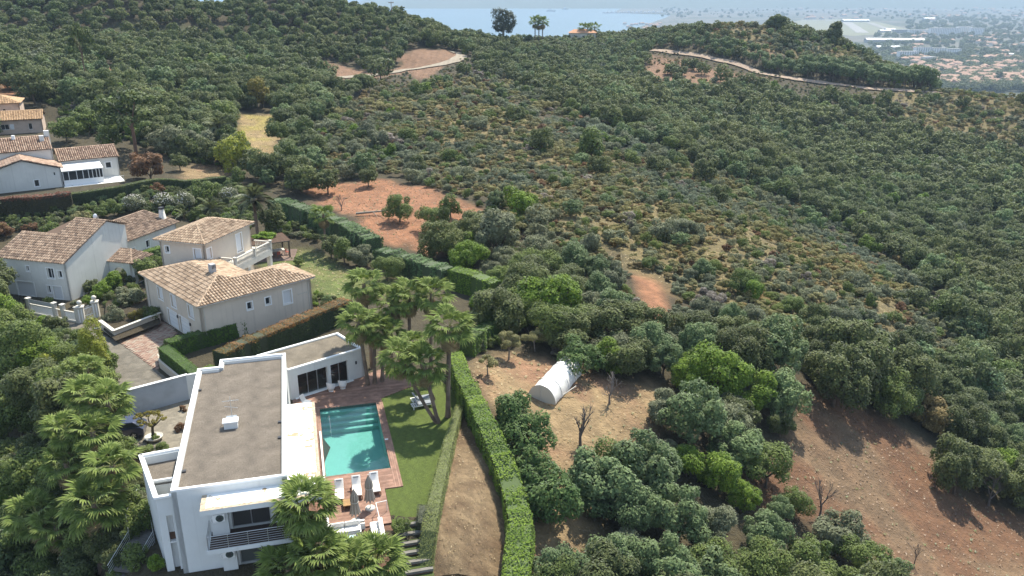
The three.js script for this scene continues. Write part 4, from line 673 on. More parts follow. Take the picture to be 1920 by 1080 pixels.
// window standing in a wall frame (matrix m: x along, y up, z out): surround, frame, panes, optional shutters
function windowIn(t, m, u, v, w, h, { n = 2, shutters = false, closed = false, surround = true, glass = M.darkGlass, depth = 0.14 } = {}) {
  const ap = (g) => g.applyMatrix4(m);
  const gs = [bx(u, v, -depth - 0.05, u + w, v + 0.06, -depth), bx(u, v + h - 0.06, -depth - 0.05, u + w, v + h, -depth), ...Array.from({ length: n + 1 }, (_, k) => { const x = lerp(u + 0.03, u + w - 0.03, k / n); return bx(x - 0.03, v + 0.06, -depth - 0.05, x + 0.03, v + h - 0.06, -depth); })];
  const f = obj('window', gs.map(ap), M.whitePaint, t);
  if (closed) obj('shutter', ap(bx(u + 0.04, v + 0.05, -depth + 0.01, u + w - 0.04, v + h - 0.05, -depth + 0.04)), M.shutter, f); else for (let k = 0; k < n; k++) obj('pane', ap(bx(lerp(u, u + w, k / n) + 0.05, v + 0.05, -depth - 0.04, lerp(u, u + w, (k + 1) / n) - 0.05, v + h - 0.05, -depth - 0.03)), glass, f);
  if (surround) obj('surround', [bx(u - 0.13, v - 0.12, 0.002, u + w + 0.13, v, 0.04), bx(u - 0.13, v + h, 0.002, u + w + 0.13, v + h + 0.12, 0.035), bx(u - 0.13, v, 0.002, u, v + h, 0.035), bx(u + w, v, 0.002, u + w + 0.13, v + h, 0.035)].map(ap), M.whitePaint, f);
  if (shutters) for (const s of [-1, 1]) obj('shutter', ap(bx(s < 0 ? u - w / 2 - 0.14 : u + w + 0.14, v, 0.036, s < 0 ? u - 0.14 : u + w + w / 2 + 0.14, v + h, 0.075)), M.shutter, f);
}
// ---- the cream villa across the hedge: lower block with a hipped L roof, an upper tower and a balcony on columns
{
  const TC = 44.2 * Math.PI / 180, C0 = [-31.18, -76.45], t = thing('cream_villa', 'cream villa with tan tiled roofs, garage doors and a columned balcony', 'house', [C0[0], 0, C0[1]], TC);
  // local: x towards the garden end (q), -z towards the far garage end (p); eave corner at the origin
  const q1 = 13.3, p1 = 14.8, w1 = 8.6, w2 = 6.4, E = 4.5, s = 0.30, ov = 0.35, r1 = E + s * w1 / 2, r2 = E + s * w2 / 2, X = (q, y, p) => [q, y, -p];
  const slopes = [
    [X(0, E, p1), X(0, E, 0), X(w1 / 2, r1, w1 / 2), X(w1 / 2, r1, p1 - w1 / 2)],
    [X(0, E, 0), X(q1, E, 0), X(q1 - w2 / 2, r2, w2 / 2), X(w1 - w2 / 2, r2, w2 / 2), X(w1 / 2, r1, w1 / 2)],
    [X(q1, E, 0), X(q1, E, w2), X(q1 - w2 / 2, r2, w2 / 2)],
    [X(q1, E, w2), X(w1, E, w2), X(w1 - w2 / 2, r2, w2 / 2), X(q1 - w2 / 2, r2, w2 / 2)],
    [X(w1, E, w2), X(w1, E, p1), X(w1 / 2, r1, p1 - w1 / 2), X(w1 / 2, r1, w1 / 2), X(w1 - w2 / 2, r2, w2 / 2)],
    [X(w1, E, p1), X(0, E, p1), X(w1 / 2, r1, p1 - w1 / 2)],
  ];
  const ridges = [[X(0, E, 0), X(w1 / 2, r1, w1 / 2)], [X(w1 / 2, r1, w1 / 2), X(w1 / 2, r1, p1 - w1 / 2)], [X(w1 / 2, r1, w1 / 2), X(w1 - w2 / 2, r2, w2 / 2)], [X(w1 - w2 / 2, r2, w2 / 2), X(q1 - w2 / 2, r2, w2 / 2)], [X(q1, E, 0), X(q1 - w2 / 2, r2, w2 / 2)], [X(q1, E, w2), X(q1 - w2 / 2, r2, w2 / 2)], [X(0, E, p1), X(w1 / 2, r1, p1 - w1 / 2)], [X(w1, E, p1), X(w1 / 2, r1, p1 - w1 / 2)]];
  tiledRoof(t, slopes, ridges, TILE.tan, 11);
  const a = [ov, -p1 + ov], b = [ov, -ov], c = [q1 - ov, -ov], d = [q1 - ov, -w2 + ov], e = [w1 - ov, -w2 + ov], f = [w1 - ov, -p1 + ov];
  const gar = [[5.6, 0.02, 2.3, 1.9], [8.6, 0.02, 2.3, 1.9]], up = [[3.6, 2.55, 1.2, 1.35], [7.0, 2.55, 1.2, 1.35], [11.2, 2.55, 1.2, 1.35]], front = [[5.0, 2.7, 0.55, 0.8], [7.1, 2.7, 0.55, 0.8], [9.2, 2.2, 0.95, 1.5]];
  obj('wall', [wall(a, b, -0.3, E - 0.04, [...gar, ...up]), wall(b, c, -0.3, E - 0.04, front), wall(c, d, -0.3, E - 0.04), wall(d, e, -0.3, E - 0.04), wall(e, f, -0.3, E - 0.04), wall(f, a, -0.3, E - 0.04)], M.cream, t);
  const F1 = wallFrame(a, b), F2 = wallFrame(b, c);
  for (const [u, v, w, h] of up) windowIn(t, F1, u, v, w, h, { closed: true });
  windowIn(t, F2, ...front[0], { n: 1 }); windowIn(t, F2, ...front[1], { n: 1 }); windowIn(t, F2, ...front[2], { n: 1, glass: M.shutter });
  for (const [u, v, w, h] of gar) { const g = obj('garage_door', [bx(u + 0.02, v, -0.16, u + w - 0.02, v + h - 0.02, -0.1).applyMatrix4(F1)], M.shutter, t); obj('door_panel', Array.from({ length: 4 }, (_, k) => bx(u + 0.12, v + 0.1 + k * 0.45, -0.098, u + w - 0.12, v + 0.46 + k * 0.45, -0.085).applyMatrix4(F1)), M.whitePaint, g); obj('surround', [bx(u - 0.12, v, 0.002, u, v + h + 0.12, 0.03).applyMatrix4(F1), bx(u + w, v, 0.002, u + w + 0.12, v + h + 0.12, 0.03).applyMatrix4(F1), bx(u, v + h, 0.002, u + w, v + h + 0.12, 0.03).applyMatrix4(F1)], M.whitePaint, g); }
  obj('wall_lamp', bx(8.15, 1.55, 0.002, 8.3, 1.85, 0.12).applyMatrix4(F1), M.darkMetal, t); obj('wall_lamp', bx(11.2, 1.55, 0.002, 11.35, 1.85, 0.12).applyMatrix4(F1), M.darkMetal, t);
  const gut = (A, B, y) => bar(V(A[0], y, A[1]), V(B[0], y, B[1]), 0.075, 7);
  obj('gutter', [gut([0, -p1], [0, 0], E - 0.02), gut([0, 0], [q1, 0], E - 0.02), gut([q1, 0], [q1, -w2], E - 0.02)], M.creamLight, t);
  obj('soffit', [bx(0.03, E - 0.1, -p1 + 0.03, ov, E - 0.03, -0.03), bx(ov, E - 0.1, -ov, q1 - 0.03, E - 0.031, -0.03)], M.creamLight, t);
  for (const [x, z] of [[ov + 0.35, -ov + 0.08], [ov - 0.08, -p1 + 1.3], [q1 - ov - 0.4, -ov + 0.08]]) obj('downpipe', bar(V(x, 0, z), V(x, E - 0.1, z), 0.045), M.creamLight, t);
  obj('wall_sign', [bx(11.0, 2.9, 0.002, 12.0, 2.96, 0.03).applyMatrix4(F2), bx(10.95, 2.8, 0.002, 11.0, 3.05, 0.03).applyMatrix4(F2), bx(12.0, 2.8, 0.002, 12.05, 3.05, 0.03).applyMatrix4(F2)], M.creamLight, t);
  const ch = obj('chimney', bx(w1 / 2 - 0.2, r1 - 0.5, -w1 / 2 - 1.55, w1 / 2 + 0.35, r1 + 1.0, -w1 / 2 - 0.85), std({ color: lin(0.40, 0.40, 0.40), map: texClone(T.stain, 0.5), roughness: 0.95 }), t);
  obj('chimney_slots', Array.from({ length: 3 }, (_, k) => bx(w1 / 2 - 0.1 + k * 0.16, r1 + 0.55, -w1 / 2 - 0.849, w1 / 2 - 0.02 + k * 0.16, r1 + 0.9, -w1 / 2 - 0.83)), M.darkMetal, ch);
  obj('flashing', bx(w1 / 2 - 0.35, r1 - 0.42, -w1 / 2 - 0.85, w1 / 2 + 0.42, r1 - 0.2, -w1 / 2 - 0.6), M.creamLight, ch);
  // tower, turned on the block: built in its own axes, then set on the house
  const TT = 73.4 * Math.PI / 180, tw = new THREE.Group(); tw.position.set(-34.55, 0, -89.09); tw.rotation.y = TT; tw.updateMatrix();
  const inv = new THREE.Matrix4().makeRotationY(TC).setPosition(C0[0], 0, C0[1]).invert(), K = inv.multiply(tw.matrix), on = (m) => { m.applyMatrix4(K); return m; };
  const Q = 9.8, P = 6.8, Et = 7.2, rt = 0.34, rr = Et + rt * P / 2, Y = (q, y, p) => [q, y, -p];
  on(tiledRoof(t, [[Y(0, Et, P), Y(0, Et, 0), Y(P / 2, rr, P / 2)], [Y(0, Et, 0), Y(Q, Et, 0), Y(Q - P / 2, rr, P / 2), Y(P / 2, rr, P / 2)], [Y(Q, Et, 0), Y(Q, Et, P), Y(Q - P / 2, rr, P / 2)], [Y(Q, Et, P), Y(0, Et, P), Y(P / 2, rr, P / 2), Y(Q - P / 2, rr, P / 2)]], [[Y(0, Et, 0), Y(P / 2, rr, P / 2)], [Y(0, Et, P), Y(P / 2, rr, P / 2)], [Y(Q, Et, 0), Y(Q - P / 2, rr, P / 2)], [Y(P / 2, rr, P / 2), Y(Q - P / 2, rr, P / 2)]], TILE.tan, 71, { name: 'tower_roof' }));
  const A1 = [0.4, -P + 0.4], B1 = [0.4, -0.4], C1 = [Q - 0.4, -0.4], D1 = [Q - 0.4, -P + 0.4], wl = [[0.7, 5.7, 0.5, 0.75], [4.55, 5.25, 0.85, 1.2]], wr = [[0.35, 5.2, 0.8, 1.2], [6.0, 4.35, 1.1, 2.2]];
  on(obj('tower_wall', [wall(A1, B1, 0, Et - 0.04, wl), wall(B1, C1, 0, Et - 0.04, wr), wall(C1, D1, 0, Et - 0.04), wall(D1, A1, 0, Et - 0.04)], M.cream, t));
  const G1 = K.clone().multiply(wallFrame(A1, B1)), G2 = K.clone().multiply(wallFrame(B1, C1));
  windowIn(t, G1, ...wl[0], { n: 1 }); windowIn(t, G1, ...wl[1], { closed: true }); windowIn(t, G2, ...wr[0], { closed: true, n: 1 }); windowIn(t, G2, ...wr[1], { closed: true });
  on(obj('tower_gutter', [gut([0, -P], [0, 0], Et - 0.02), gut([0, 0], [Q, 0], Et - 0.02), bar(V(Q, Et - 0.02, 0), V(Q, Et - 0.02, -P), 0.075, 7)], M.creamLight, t));
  on(obj('soffit', [bx(0.03, Et - 0.1, -P + 0.03, 0.4, Et - 0.03, -0.03), bx(0.4, Et - 0.1, -0.4, Q - 0.03, Et - 0.031, -0.03)], M.creamLight, t));
  // balcony
  const bq0 = 2.6, bq1 = 10.2, bd = 1.9, by = 3.95;
  on(obj('balcony', [bx(bq0, by - 0.25, -0.398, bq1, by, bd), bx(bq0, by - 0.75, bd - 0.3, bq1 - 0.002, by - 0.251, bd - 0.002), bx(Q - 0.4, by - 0.25, -P + 0.6, bq1, by - 0.002, -0.4)], M.creamLight, t));
  const balu = []; const seg = (ax, az, ex, ez) => { const L = Math.hypot(ex - ax, ez - az), n = Math.round(L / 0.24); on(obj('handrail', bar2([ax, az], [ex, ez], by + 0.85, 0.22, 0.1), M.creamLight, t)); on(obj('plinth', bar2([ax, az], [ex, ez], by + 0.01, 0.2, 0.09), M.creamLight, t)); for (let i = 0; i < n; i++) { const u = (i + 0.5) / n, pr = [[0.045, 0], [0.07, 0.12], [0.085, 0.24], [0.05, 0.42], [0.04, 0.58], [0.065, 0.7], [0.05, 0.76]].map(([r, y]) => new THREE.Vector2(r, y)); const g = new THREE.LatheGeometry(pr, 6); g.translate(lerp(ax, ex, u), by + 0.1, lerp(az, ez, u)); balu.push(g); } };
  seg(bq0 + 0.1, bd - 0.12, 6.5, bd - 0.12); seg(6.75, bd - 0.12, bq1 - 0.1, bd - 0.12); seg(bq1 - 0.12, bd - 0.2, bq1 - 0.12, -0.4); seg(bq0 + 0.12, bd - 0.2, bq0 + 0.12, -0.3);
  for (const g of balu) on(obj('baluster', g, M.creamLight, t));
  for (const [x, z] of [[bq0 + 0.1, bd - 0.12], [6.62, bd - 0.12], [bq1 - 0.12, bd - 0.12]]) on(obj('pillar', [bx(x - 0.14, by, z - 0.14, x + 0.14, by + 1.02, z + 0.14), bx(x - 0.19, by + 1.02, z - 0.19, x + 0.19, by + 1.1, z + 0.19)], M.creamLight, t));
  for (const [x, z] of [[5.2, bd - 0.3], [bq1 - 0.3, bd - 0.3], [bq1 - 0.3, -P + 1.2]]) { on(obj('column', [bx(x - 0.24, 0.02, z - 0.24, x + 0.24, by - 0.78, z + 0.24), bx(x - 0.32, by - 0.92, z - 0.32, x + 0.32, by - 0.752, z + 0.32)], M.creamLight, t)); }
  on(obj('terrace', bx(2.6, 0.0, 0.0, 12.4, 0.1, 3.6), M.slabTop, t));
}
// ---- the off-white villa with brown tiles at the street gate
{
  const TB = -15.5 * Math.PI / 180, pt = at(123, 494, 4.6), t = thing('gabled_villa', 'off-white villa with brown tiled roofs and a tapered chimney above the street gate', 'house', [pt[0], 0, pt[1]], TB);
  // local x to the right along the street front (runs to -10), -z away
  const E = 4.6, s = 0.42, X = (x, y, z) => [x, y, z], L = 9.9, d1 = 4.3, d2 = 7.4, xm = -4.6;
  // street block: one slope, its right part deeper and so higher
  tiledRoof(t, [[X(-L, E, 0.3), X(0, E, 0.3), X(0, E + s * d2, -d2), X(xm, E + s * d2, -d2), X(xm, E + s * d1, -d1), X(-L, E + s * d1, -d1)], [X(0, E + s * d2 - 0.05, -d2), X(0, E + s * d2 - 1.2, -d2 - 3), X(xm, E + s * d2 - 1.2, -d2 - 3), X(xm, E + s * d2 - 0.05, -d2)], [X(xm, E + s * d1, -d1), X(xm, E + s * d1 - 1.2, -d1 - 3), X(-L, E + s * d1 - 1.2, -d1 - 3), X(-L, E + s * d1, -d1)]], [[X(xm, E + s * d2, -d2), X(0, E + s * d2, -d2)], [X(-L, E + s * d1, -d1), X(xm, E + s * d1, -d1)]], TILE.brown, 131);
  const front = [[0.9 + 3.2, 3.15, 0.4, 0.65], [L - 2.9, 2.55, 0.95, 1.25], [L - 1.35, 2.75, 0.55, 0.85], [2.2, 0.0, 2.5, 1.75], [L - 3.3, 0.7, 0.45, 0.9], [L - 2.5, 0.0, 1.2, 1.6]];
  const top = [[L, E - 0.08], [0, E - 0.08]];
  obj('wall', [wall([-L, 0], [-0.12, 0], -0.4, E - 0.08, front), wall([-0.12, 0], [-0.12, -d2 - 3], -0.4, E, [], 0.25, [[d2 + 3, E + s * d2 - 1.28], [d2, E + s * d2 - 0.08], [0, E - 0.08]]), wall([-0.12, -d2 - 3], [-L, -d2 - 3], -0.4, E), wall([-L, -d2 - 3], [-L, 0], -0.4, E, [], 0.25, [[d2 + 3, E - 0.08], [d2 + 3 - d1, E + s * d1 - 0.08], [0, E - 0.1]]), wall([xm, -d1 + 0.02], [xm, -d2], E + 1, E + 3, [], 0.2, [[d2 - d1, E + s * d2 - 0.1], [0, E + s * d1 - 0.1]])], M.offWhite, t);
  const F = wallFrame([-L, 0], [-0.12, 0]); for (const i of [0, 1, 2, 4]) windowIn(t, F, ...front[i], { n: i === 1 ? 2 : 1 });
  for (const i of [3, 5]) windowIn(t, F, ...front[i], { closed: true });
  // rear wing running away to the right
  const R0 = at(218, 462, 3.4), Rl = V(R0[0] - pt[0], 0, R0[1] - pt[1]).applyAxisAngle(V(0, 1, 0), -TB), x0 = Rl.x, z0 = Rl.z, WL = 12.2, WD = 8.6, EW2 = 3.4, sw = 0.40;
  const tr = Math.PI / 2 - 0.03, Kc = new THREE.Matrix4().makeRotationY(tr).setPosition(x0, 0, z0), on = (m) => { m.applyMatrix4(Kc); return m; };
  const hp = EW2 + sw * WD / 2;
  on(tiledRoof(t, [[X(-1, EW2, 0), X(WL, EW2, 0), X(WL - 1.6, hp, -WD / 2), X(-1, hp, -WD / 2)], [X(WL, EW2, 0), X(WL, EW2, -WD), X(WL - 1.6, hp, -WD / 2)], [X(WL, EW2, -WD), X(-1, EW2, -WD), X(-1, hp, -WD / 2), X(WL - 1.6, hp, -WD / 2)]], [[X(-1, hp, -WD / 2), X(WL - 1.6, hp, -WD / 2)], [X(WL, EW2, 0), X(WL - 1.6, hp, -WD / 2)]], TILE.brown, 171, { name: 'wing_roof' }));
  const wh = [[6.6, 1.5, 0.7, 1.0], [9.2, 1.5, 0.7, 1.0], [3.8, 1.2, 0.7, 1.0]];
  on(obj('wing_wall', [wall([-1, -0.35], [WL - 0.35, -0.35], -0.3, EW2 - 0.06, wh), wall([WL - 0.35, -0.35], [WL - 0.35, -WD + 0.35], -0.3, EW2 - 0.06), wall([WL - 0.35, -WD + 0.35], [-1, -WD + 0.35], -0.3, EW2 - 0.06)], M.offWhite, t));
  const F3 = Kc.clone().multiply(wallFrame([-1, -0.35], [WL - 0.35, -0.35])); for (const w of wh) windowIn(t, F3, ...w, { n: 1 });
  on(obj('chimney', new THREE.CylinderGeometry(0.34, 0.62, 2.1, 4, 1).rotateY(Math.PI / 4).translate(WL - 1.2, EW2 + 1.0, -1.7), M.offWhite, t));
  on(obj('chimney_cap', bx(WL - 1.5, EW2 + 2.1, -2.0, WL - 0.9, EW2 + 2.35, -1.4), M.darkMetal, t));
  // porch with two round arches in the corner
  const ps = new THREE.Shape(); ps.moveTo(0, -0.3); ps.lineTo(3.0, -0.3); ps.lineTo(3.0, 2.75); ps.lineTo(0, 2.75); ps.closePath(); { const h = new THREE.Path(); h.moveTo(0.55, 0); h.lineTo(2.45, 0); h.lineTo(2.45, 1.2); h.absarc(1.5, 1.2, 0.95, 0, Math.PI, false); h.lineTo(0.55, 0); ps.holes.push(h); }
  const arch = () => { const g = new THREE.ExtrudeGeometry(ps, { depth: 0.3, bevelEnabled: false, curveSegments: 10 }); return metric(g); };
  const g1 = arch(); g1.translate(0, 0, 0); const g2 = arch(); g2.rotateY(Math.PI / 2); g2.translate(3.0, 0, -0.002);
  const PO = [-0.1, -6.9];
  for (const g of [g1, g2]) g.translate(PO[0], 0, PO[1]);
  obj('porch_arch', [g1, g2], M.offWhite, t);
  tiledRoof(t, [[X(PO[0] - 0.1, 2.78, PO[1] + 0.4), X(PO[0] + 3.5, 2.78, PO[1] + 0.4), X(PO[0] + 1.4, 3.7, PO[1] - 2.2), X(PO[0] - 0.1, 3.7, PO[1] - 2.2)], [X(PO[0] + 3.5, 2.78, PO[1] + 0.4), X(PO[0] + 3.5, 2.78, PO[1] - 3.6), X(PO[0] + 1.4, 3.7, PO[1] - 2.2)]], [[X(PO[0] + 3.5, 2.78, PO[1] + 0.4), X(PO[0] + 1.4, 3.7, PO[1] - 2.2)]], TILE.brown, 191, { name: 'porch_roof' });
  obj('satellite_dish', [new THREE.SphereGeometry(0.5, 12, 6, 0, 6.283, 0, 0.7).rotateX(1.2).translate(-3.0, 7.6, -9.2), bar(V(-3, 6.5, -9.2), V(-3, 7.6, -9.3), 0.03)], M.shutter, t);
}
// ---- white house with a conservatory on the terrace above
{
  const TA = 33 * Math.PI / 180, o = at(120, 350, 3), t = thing('conservatory_house', 'white house with reddish tiled roofs and a white glazed conservatory', 'house', [o[0], 3, o[1]], TA);
  const X = (x, y, z) => [x, y, z];
  // front gable block reaching left out of view
  const E = 3.2, gw = 12, gx = 0.3;
  tiledRoof(t, [[X(gx, E, 0.4), X(gx, E, -6.4), X(-5.5, E + 1.9, -6.4), X(-5.5, E + 1.9, 0.4)], [X(-gw, E, -6.4), X(-gw, E, 0.4), X(-5.5, E + 1.9, 0.4), X(-5.5, E + 1.9, -6.4)]], [[X(-5.5, E + 1.9, 0.4), X(-5.5, E + 1.9, -6.4)]], TILE.red, 211);
  obj('wall', [wall([-gw + 0.4, 0], [0, 0], -0.5, E, [[7.4, 0.5, 0.7, 1.1], [10.4, 2.0, 0.3, 0.6]], 0.25, [[gw - 0.4, E - 0.1], [gw - 5.9, E + 1.7], [0, E - 0.1]]), wall([0, 0], [0, -6], -0.5, E - 0.1), wall([0, -6], [-gw + 0.4, -6], -0.5, E - 0.1)], M.offWhite, t);
  const F = wallFrame([-gw + 0.4, 0], [0, 0]); windowIn(t, F, 7.4, 0.5, 0.7, 1.1, { n: 1 }); windowIn(t, F, 10.4, 2.0, 0.3, 0.6, { n: 1, surround: false });
  // upper storey behind
  const uz = -5.6, ux0 = -9.5, ux1 = -0.4, UE = 5.6;
  tiledRoof(t, [[X(ux0, UE, uz + 0.4), X(ux1, UE, uz + 0.4), X(ux1, UE + 1.7, uz - 4.2), X(ux0, UE + 1.7, uz - 4.2)], [X(ux1, UE, uz - 8.6), X(ux0, UE, uz - 8.6), X(ux0, UE + 1.7, uz - 4.2), X(ux1, UE + 1.7, uz - 4.2)]], [[X(ux0, UE + 1.7, uz - 4.2), X(ux1, UE + 1.7, uz - 4.2)]], TILE.red, 231, { name: 'upper_roof' });
  obj('upper_wall', [wall([ux0, uz], [ux1 + 0.02, uz], 0, UE - 0.08, [[4.0, 4.2, 0.6, 0.7]]), wall([ux1, uz], [ux1, uz - 8.2], 0, UE, [], 0.25, [[8.2, UE - 0.08], [4.2, UE + 1.6], [0, UE - 0.08]]), wall([ux0, uz - 8.2], [ux0, uz], 0, UE, [], 0.25, [[8.2, UE - 0.08], [4.0, UE + 1.6], [0, UE - 0.08]])], M.offWhite, t);
  windowIn(t, wallFrame([ux0, uz], [ux1, uz]), 4.0, 4.2, 0.6, 0.7, { n: 1 });
  obj('chimney', [bx(ux1 - 1.4, UE + 0.6, uz - 2.9, ux1 - 0.7, UE + 2.0, uz - 2.2), bx(ux1 - 0.5, UE - 1.5, uz - 4.4, ux1 + 0.3, UE + 2.6, uz - 3.6)], M.offWhite, t); obj('roof_vent', new THREE.CylinderGeometry(0.28, 0.3, 0.7, 8).translate(-5.6, UE + 1.9, uz - 3.6), M.whitePaint, t);
  // right wing
  const rx0 = 0.1, rx1 = 9.8, RE = 3.5, rz = -4.4;
  tiledRoof(t, [[X(rx0, RE, rz + 0.4), X(rx1, RE, rz + 0.4), X(rx1, RE + 1.5, rz - 3.8), X(rx0, RE + 1.5, rz - 3.8)], [X(rx1, RE, rz - 8), X(rx0, RE, rz - 8), X(rx0, RE + 1.5, rz - 3.8), X(rx1, RE + 1.5, rz - 3.8)]], [[X(rx0, RE + 1.5, rz - 3.8), X(rx1, RE + 1.5, rz - 3.8)]], TILE.red, 251, { name: 'wing_roof' });
  obj('wing_wall', [wall([rx0 - 0.1, rz], [rx1 - 0.3, rz], -0.5, RE - 0.06, [[7.4, 1.6, 0.9, 1.0]]), wall([rx1 - 0.3, rz], [rx1 - 0.3, rz - 7.6], -0.5, RE, [], 0.25, [[7.6, RE - 0.06], [3.8, RE + 1.4], [0, RE - 0.06]])], M.offWhite, t);
  windowIn(t, wallFrame([rx0 - 0.1, rz], [rx1 - 0.3, rz]), 7.4, 1.6, 0.9, 1.0, { n: 1 });
  // conservatory
  const cx0 = 0.15, cx1 = 6.3, cz1 = -0.2, cz0 = -4.38, CE = 2.5, W = M.whitePaint;
  obj('conservatory_roof', [(() => { const g = new THREE.BoxGeometry(cx1 - cx0 + 0.3, 0.09, 4.4); g.rotateX(0.12); g.translate((cx0 + cx1) / 2, CE + 0.3, (cz0 + cz1) / 2); return g; })()], W, t);
  const cons = obj('conservatory_frame', [bx(cx0, 0, cz1 - 0.08, cx1, 0.95, cz1), bx(cx0, CE - 0.1, cz1 - 0.08, cx1, CE + 0.05, cz1), bx(cx1 - 0.08, 0, cz0, cx1, 0.9, cz1 - 0.081), ...[0, 0.14, 0.34, 0.5, 0.64, 0.74, 0.84, 0.92, 1].map((f) => { const x = lerp(cx0 + 0.04, cx1 - 0.04, f); return bx(x - 0.045, 0.951, cz1 - 0.09, x + 0.045, CE - 0.101, cz1 + 0.01); }), ...[0.33, 0.66].map((f) => { const z = lerp(cz0, cz1, f); return bx(cx1 - 0.09, 0.901, z - 0.04, cx1 + 0.01, CE, z + 0.04); })], W, t);
  const fs = [0, 0.14, 0.34, 0.5, 0.64, 0.74, 0.84, 0.92, 1]; for (let k = 0; k < 8; k++) obj('pane', bx(lerp(cx0 + 0.04, cx1 - 0.04, fs[k]) + 0.05, 0.96, cz1 - 0.06, lerp(cx0 + 0.04, cx1 - 0.04, fs[k + 1]) - 0.05, CE - 0.11, cz1 - 0.04), M.darkGlass, cons);
  obj('terrace', [bx(0, -0.6, cz1 + 0.05, 9.4, 0.02, cz1 + 1.1), bx(cx1 + 0.1, -0.6, cz0, 9.4, 0.02, cz1)], M.slabTop, t);
  for (const x of [6.9, 8.1, 9.3]) obj('railing_post', bar(V(x, 0, 0.8), V(x, 0.95, 0.8), 0.03), W, t); obj('handrail', bar(V(6.5, 0.95, 0.8), V(9.4, 0.95, 0.8), 0.03), W, t);
}
// ---- two rosy houses at the upper edge of the hamlet
function rosyHouse(name, label, px, py, g, turn, L, D, E, s, pal, seed, holes, gableRight) {
  const o = at(px, py, g), t = thing(name, label, 'house', [o[0], g, o[1]], turn), X = (x, y, z) => [x, y, z], hp = E + s * D / 2;
  tiledRoof(t, gableRight ? [[X(-L, E, 0.4), X(0.3, E, 0.4), X(0.3, hp, -D / 2), X(-L, hp, -D / 2)], [X(0.3, E, -D - 0.4), X(-L, E, -D - 0.4), X(-L, hp, -D / 2), X(0.3, hp, -D / 2)]] : [[X(-L, E, 0.4), X(0.3, E, 0.4), X(-D / 2, hp, -D / 2), X(-L + D / 2, hp, -D / 2)], [X(0.3, E, 0.4), X(0.3, E, -D - 0.4), X(-D / 2, hp, -D / 2)], [X(0.3, E, -D - 0.4), X(-L, E, -D - 0.4), X(-L + D / 2, hp, -D / 2), X(-D / 2, hp, -D / 2)], [X(-L, E, -D - 0.4), X(-L, E, 0.4), X(-L + D / 2, hp, -D / 2)]], [[X(gableRight ? -L : -L + D / 2, hp, -D / 2), X(gableRight ? 0.3 : -D / 2, hp, -D / 2)]], pal, seed, { w: 0.3, l: 0.45 });
  obj('wall', [wall([-L + 0.3, 0], [0, 0], -3, E - 0.06, holes), wall([0, 0], [0, -D], -3, E, [], 0.25, gableRight ? [[D, E - 0.06], [D / 2, hp - 0.1], [0, E - 0.06]] : undefined), wall([0, -D], [-L + 0.3, -D], -3, E - 0.06), wall([-L + 0.3, -D], [-L + 0.3, 0], -3, E - 0.06)], M.rosy ??= std({ color: lin(0.55, 0.43, 0.35), map: texClone(T.stain, 0.15), roughness: 0.95 }), t);
  for (const h of holes) windowIn(t, wallFrame([-L + 0.3, 0], [0, 0]), ...h, { n: h[2] > 0.9 ? 2 : 1, surround: false, shutters: h[2] > 0.9 });
}
rosyHouse('rosy_house', 'rosy tiled house half hidden by bushes, lower of the two behind', 82, 246, 6.4, 0.42, 10.5, 7, 2.6, 0.4, TILE.orange, 301, [[2.6, 0.7, 1.5, 1.1], [7.6, 0.5, 0.7, 1.3]], true);
rosyHouse('rosy_house', 'tall rosy house with an orange tiled roof, cut off by the frame edge', 44, 237, 6.4, 0.42, 9, 8, 5.0, 0.36, TILE.orange, 321, [[5.4, 2.6, 0.6, 1.3]], false);
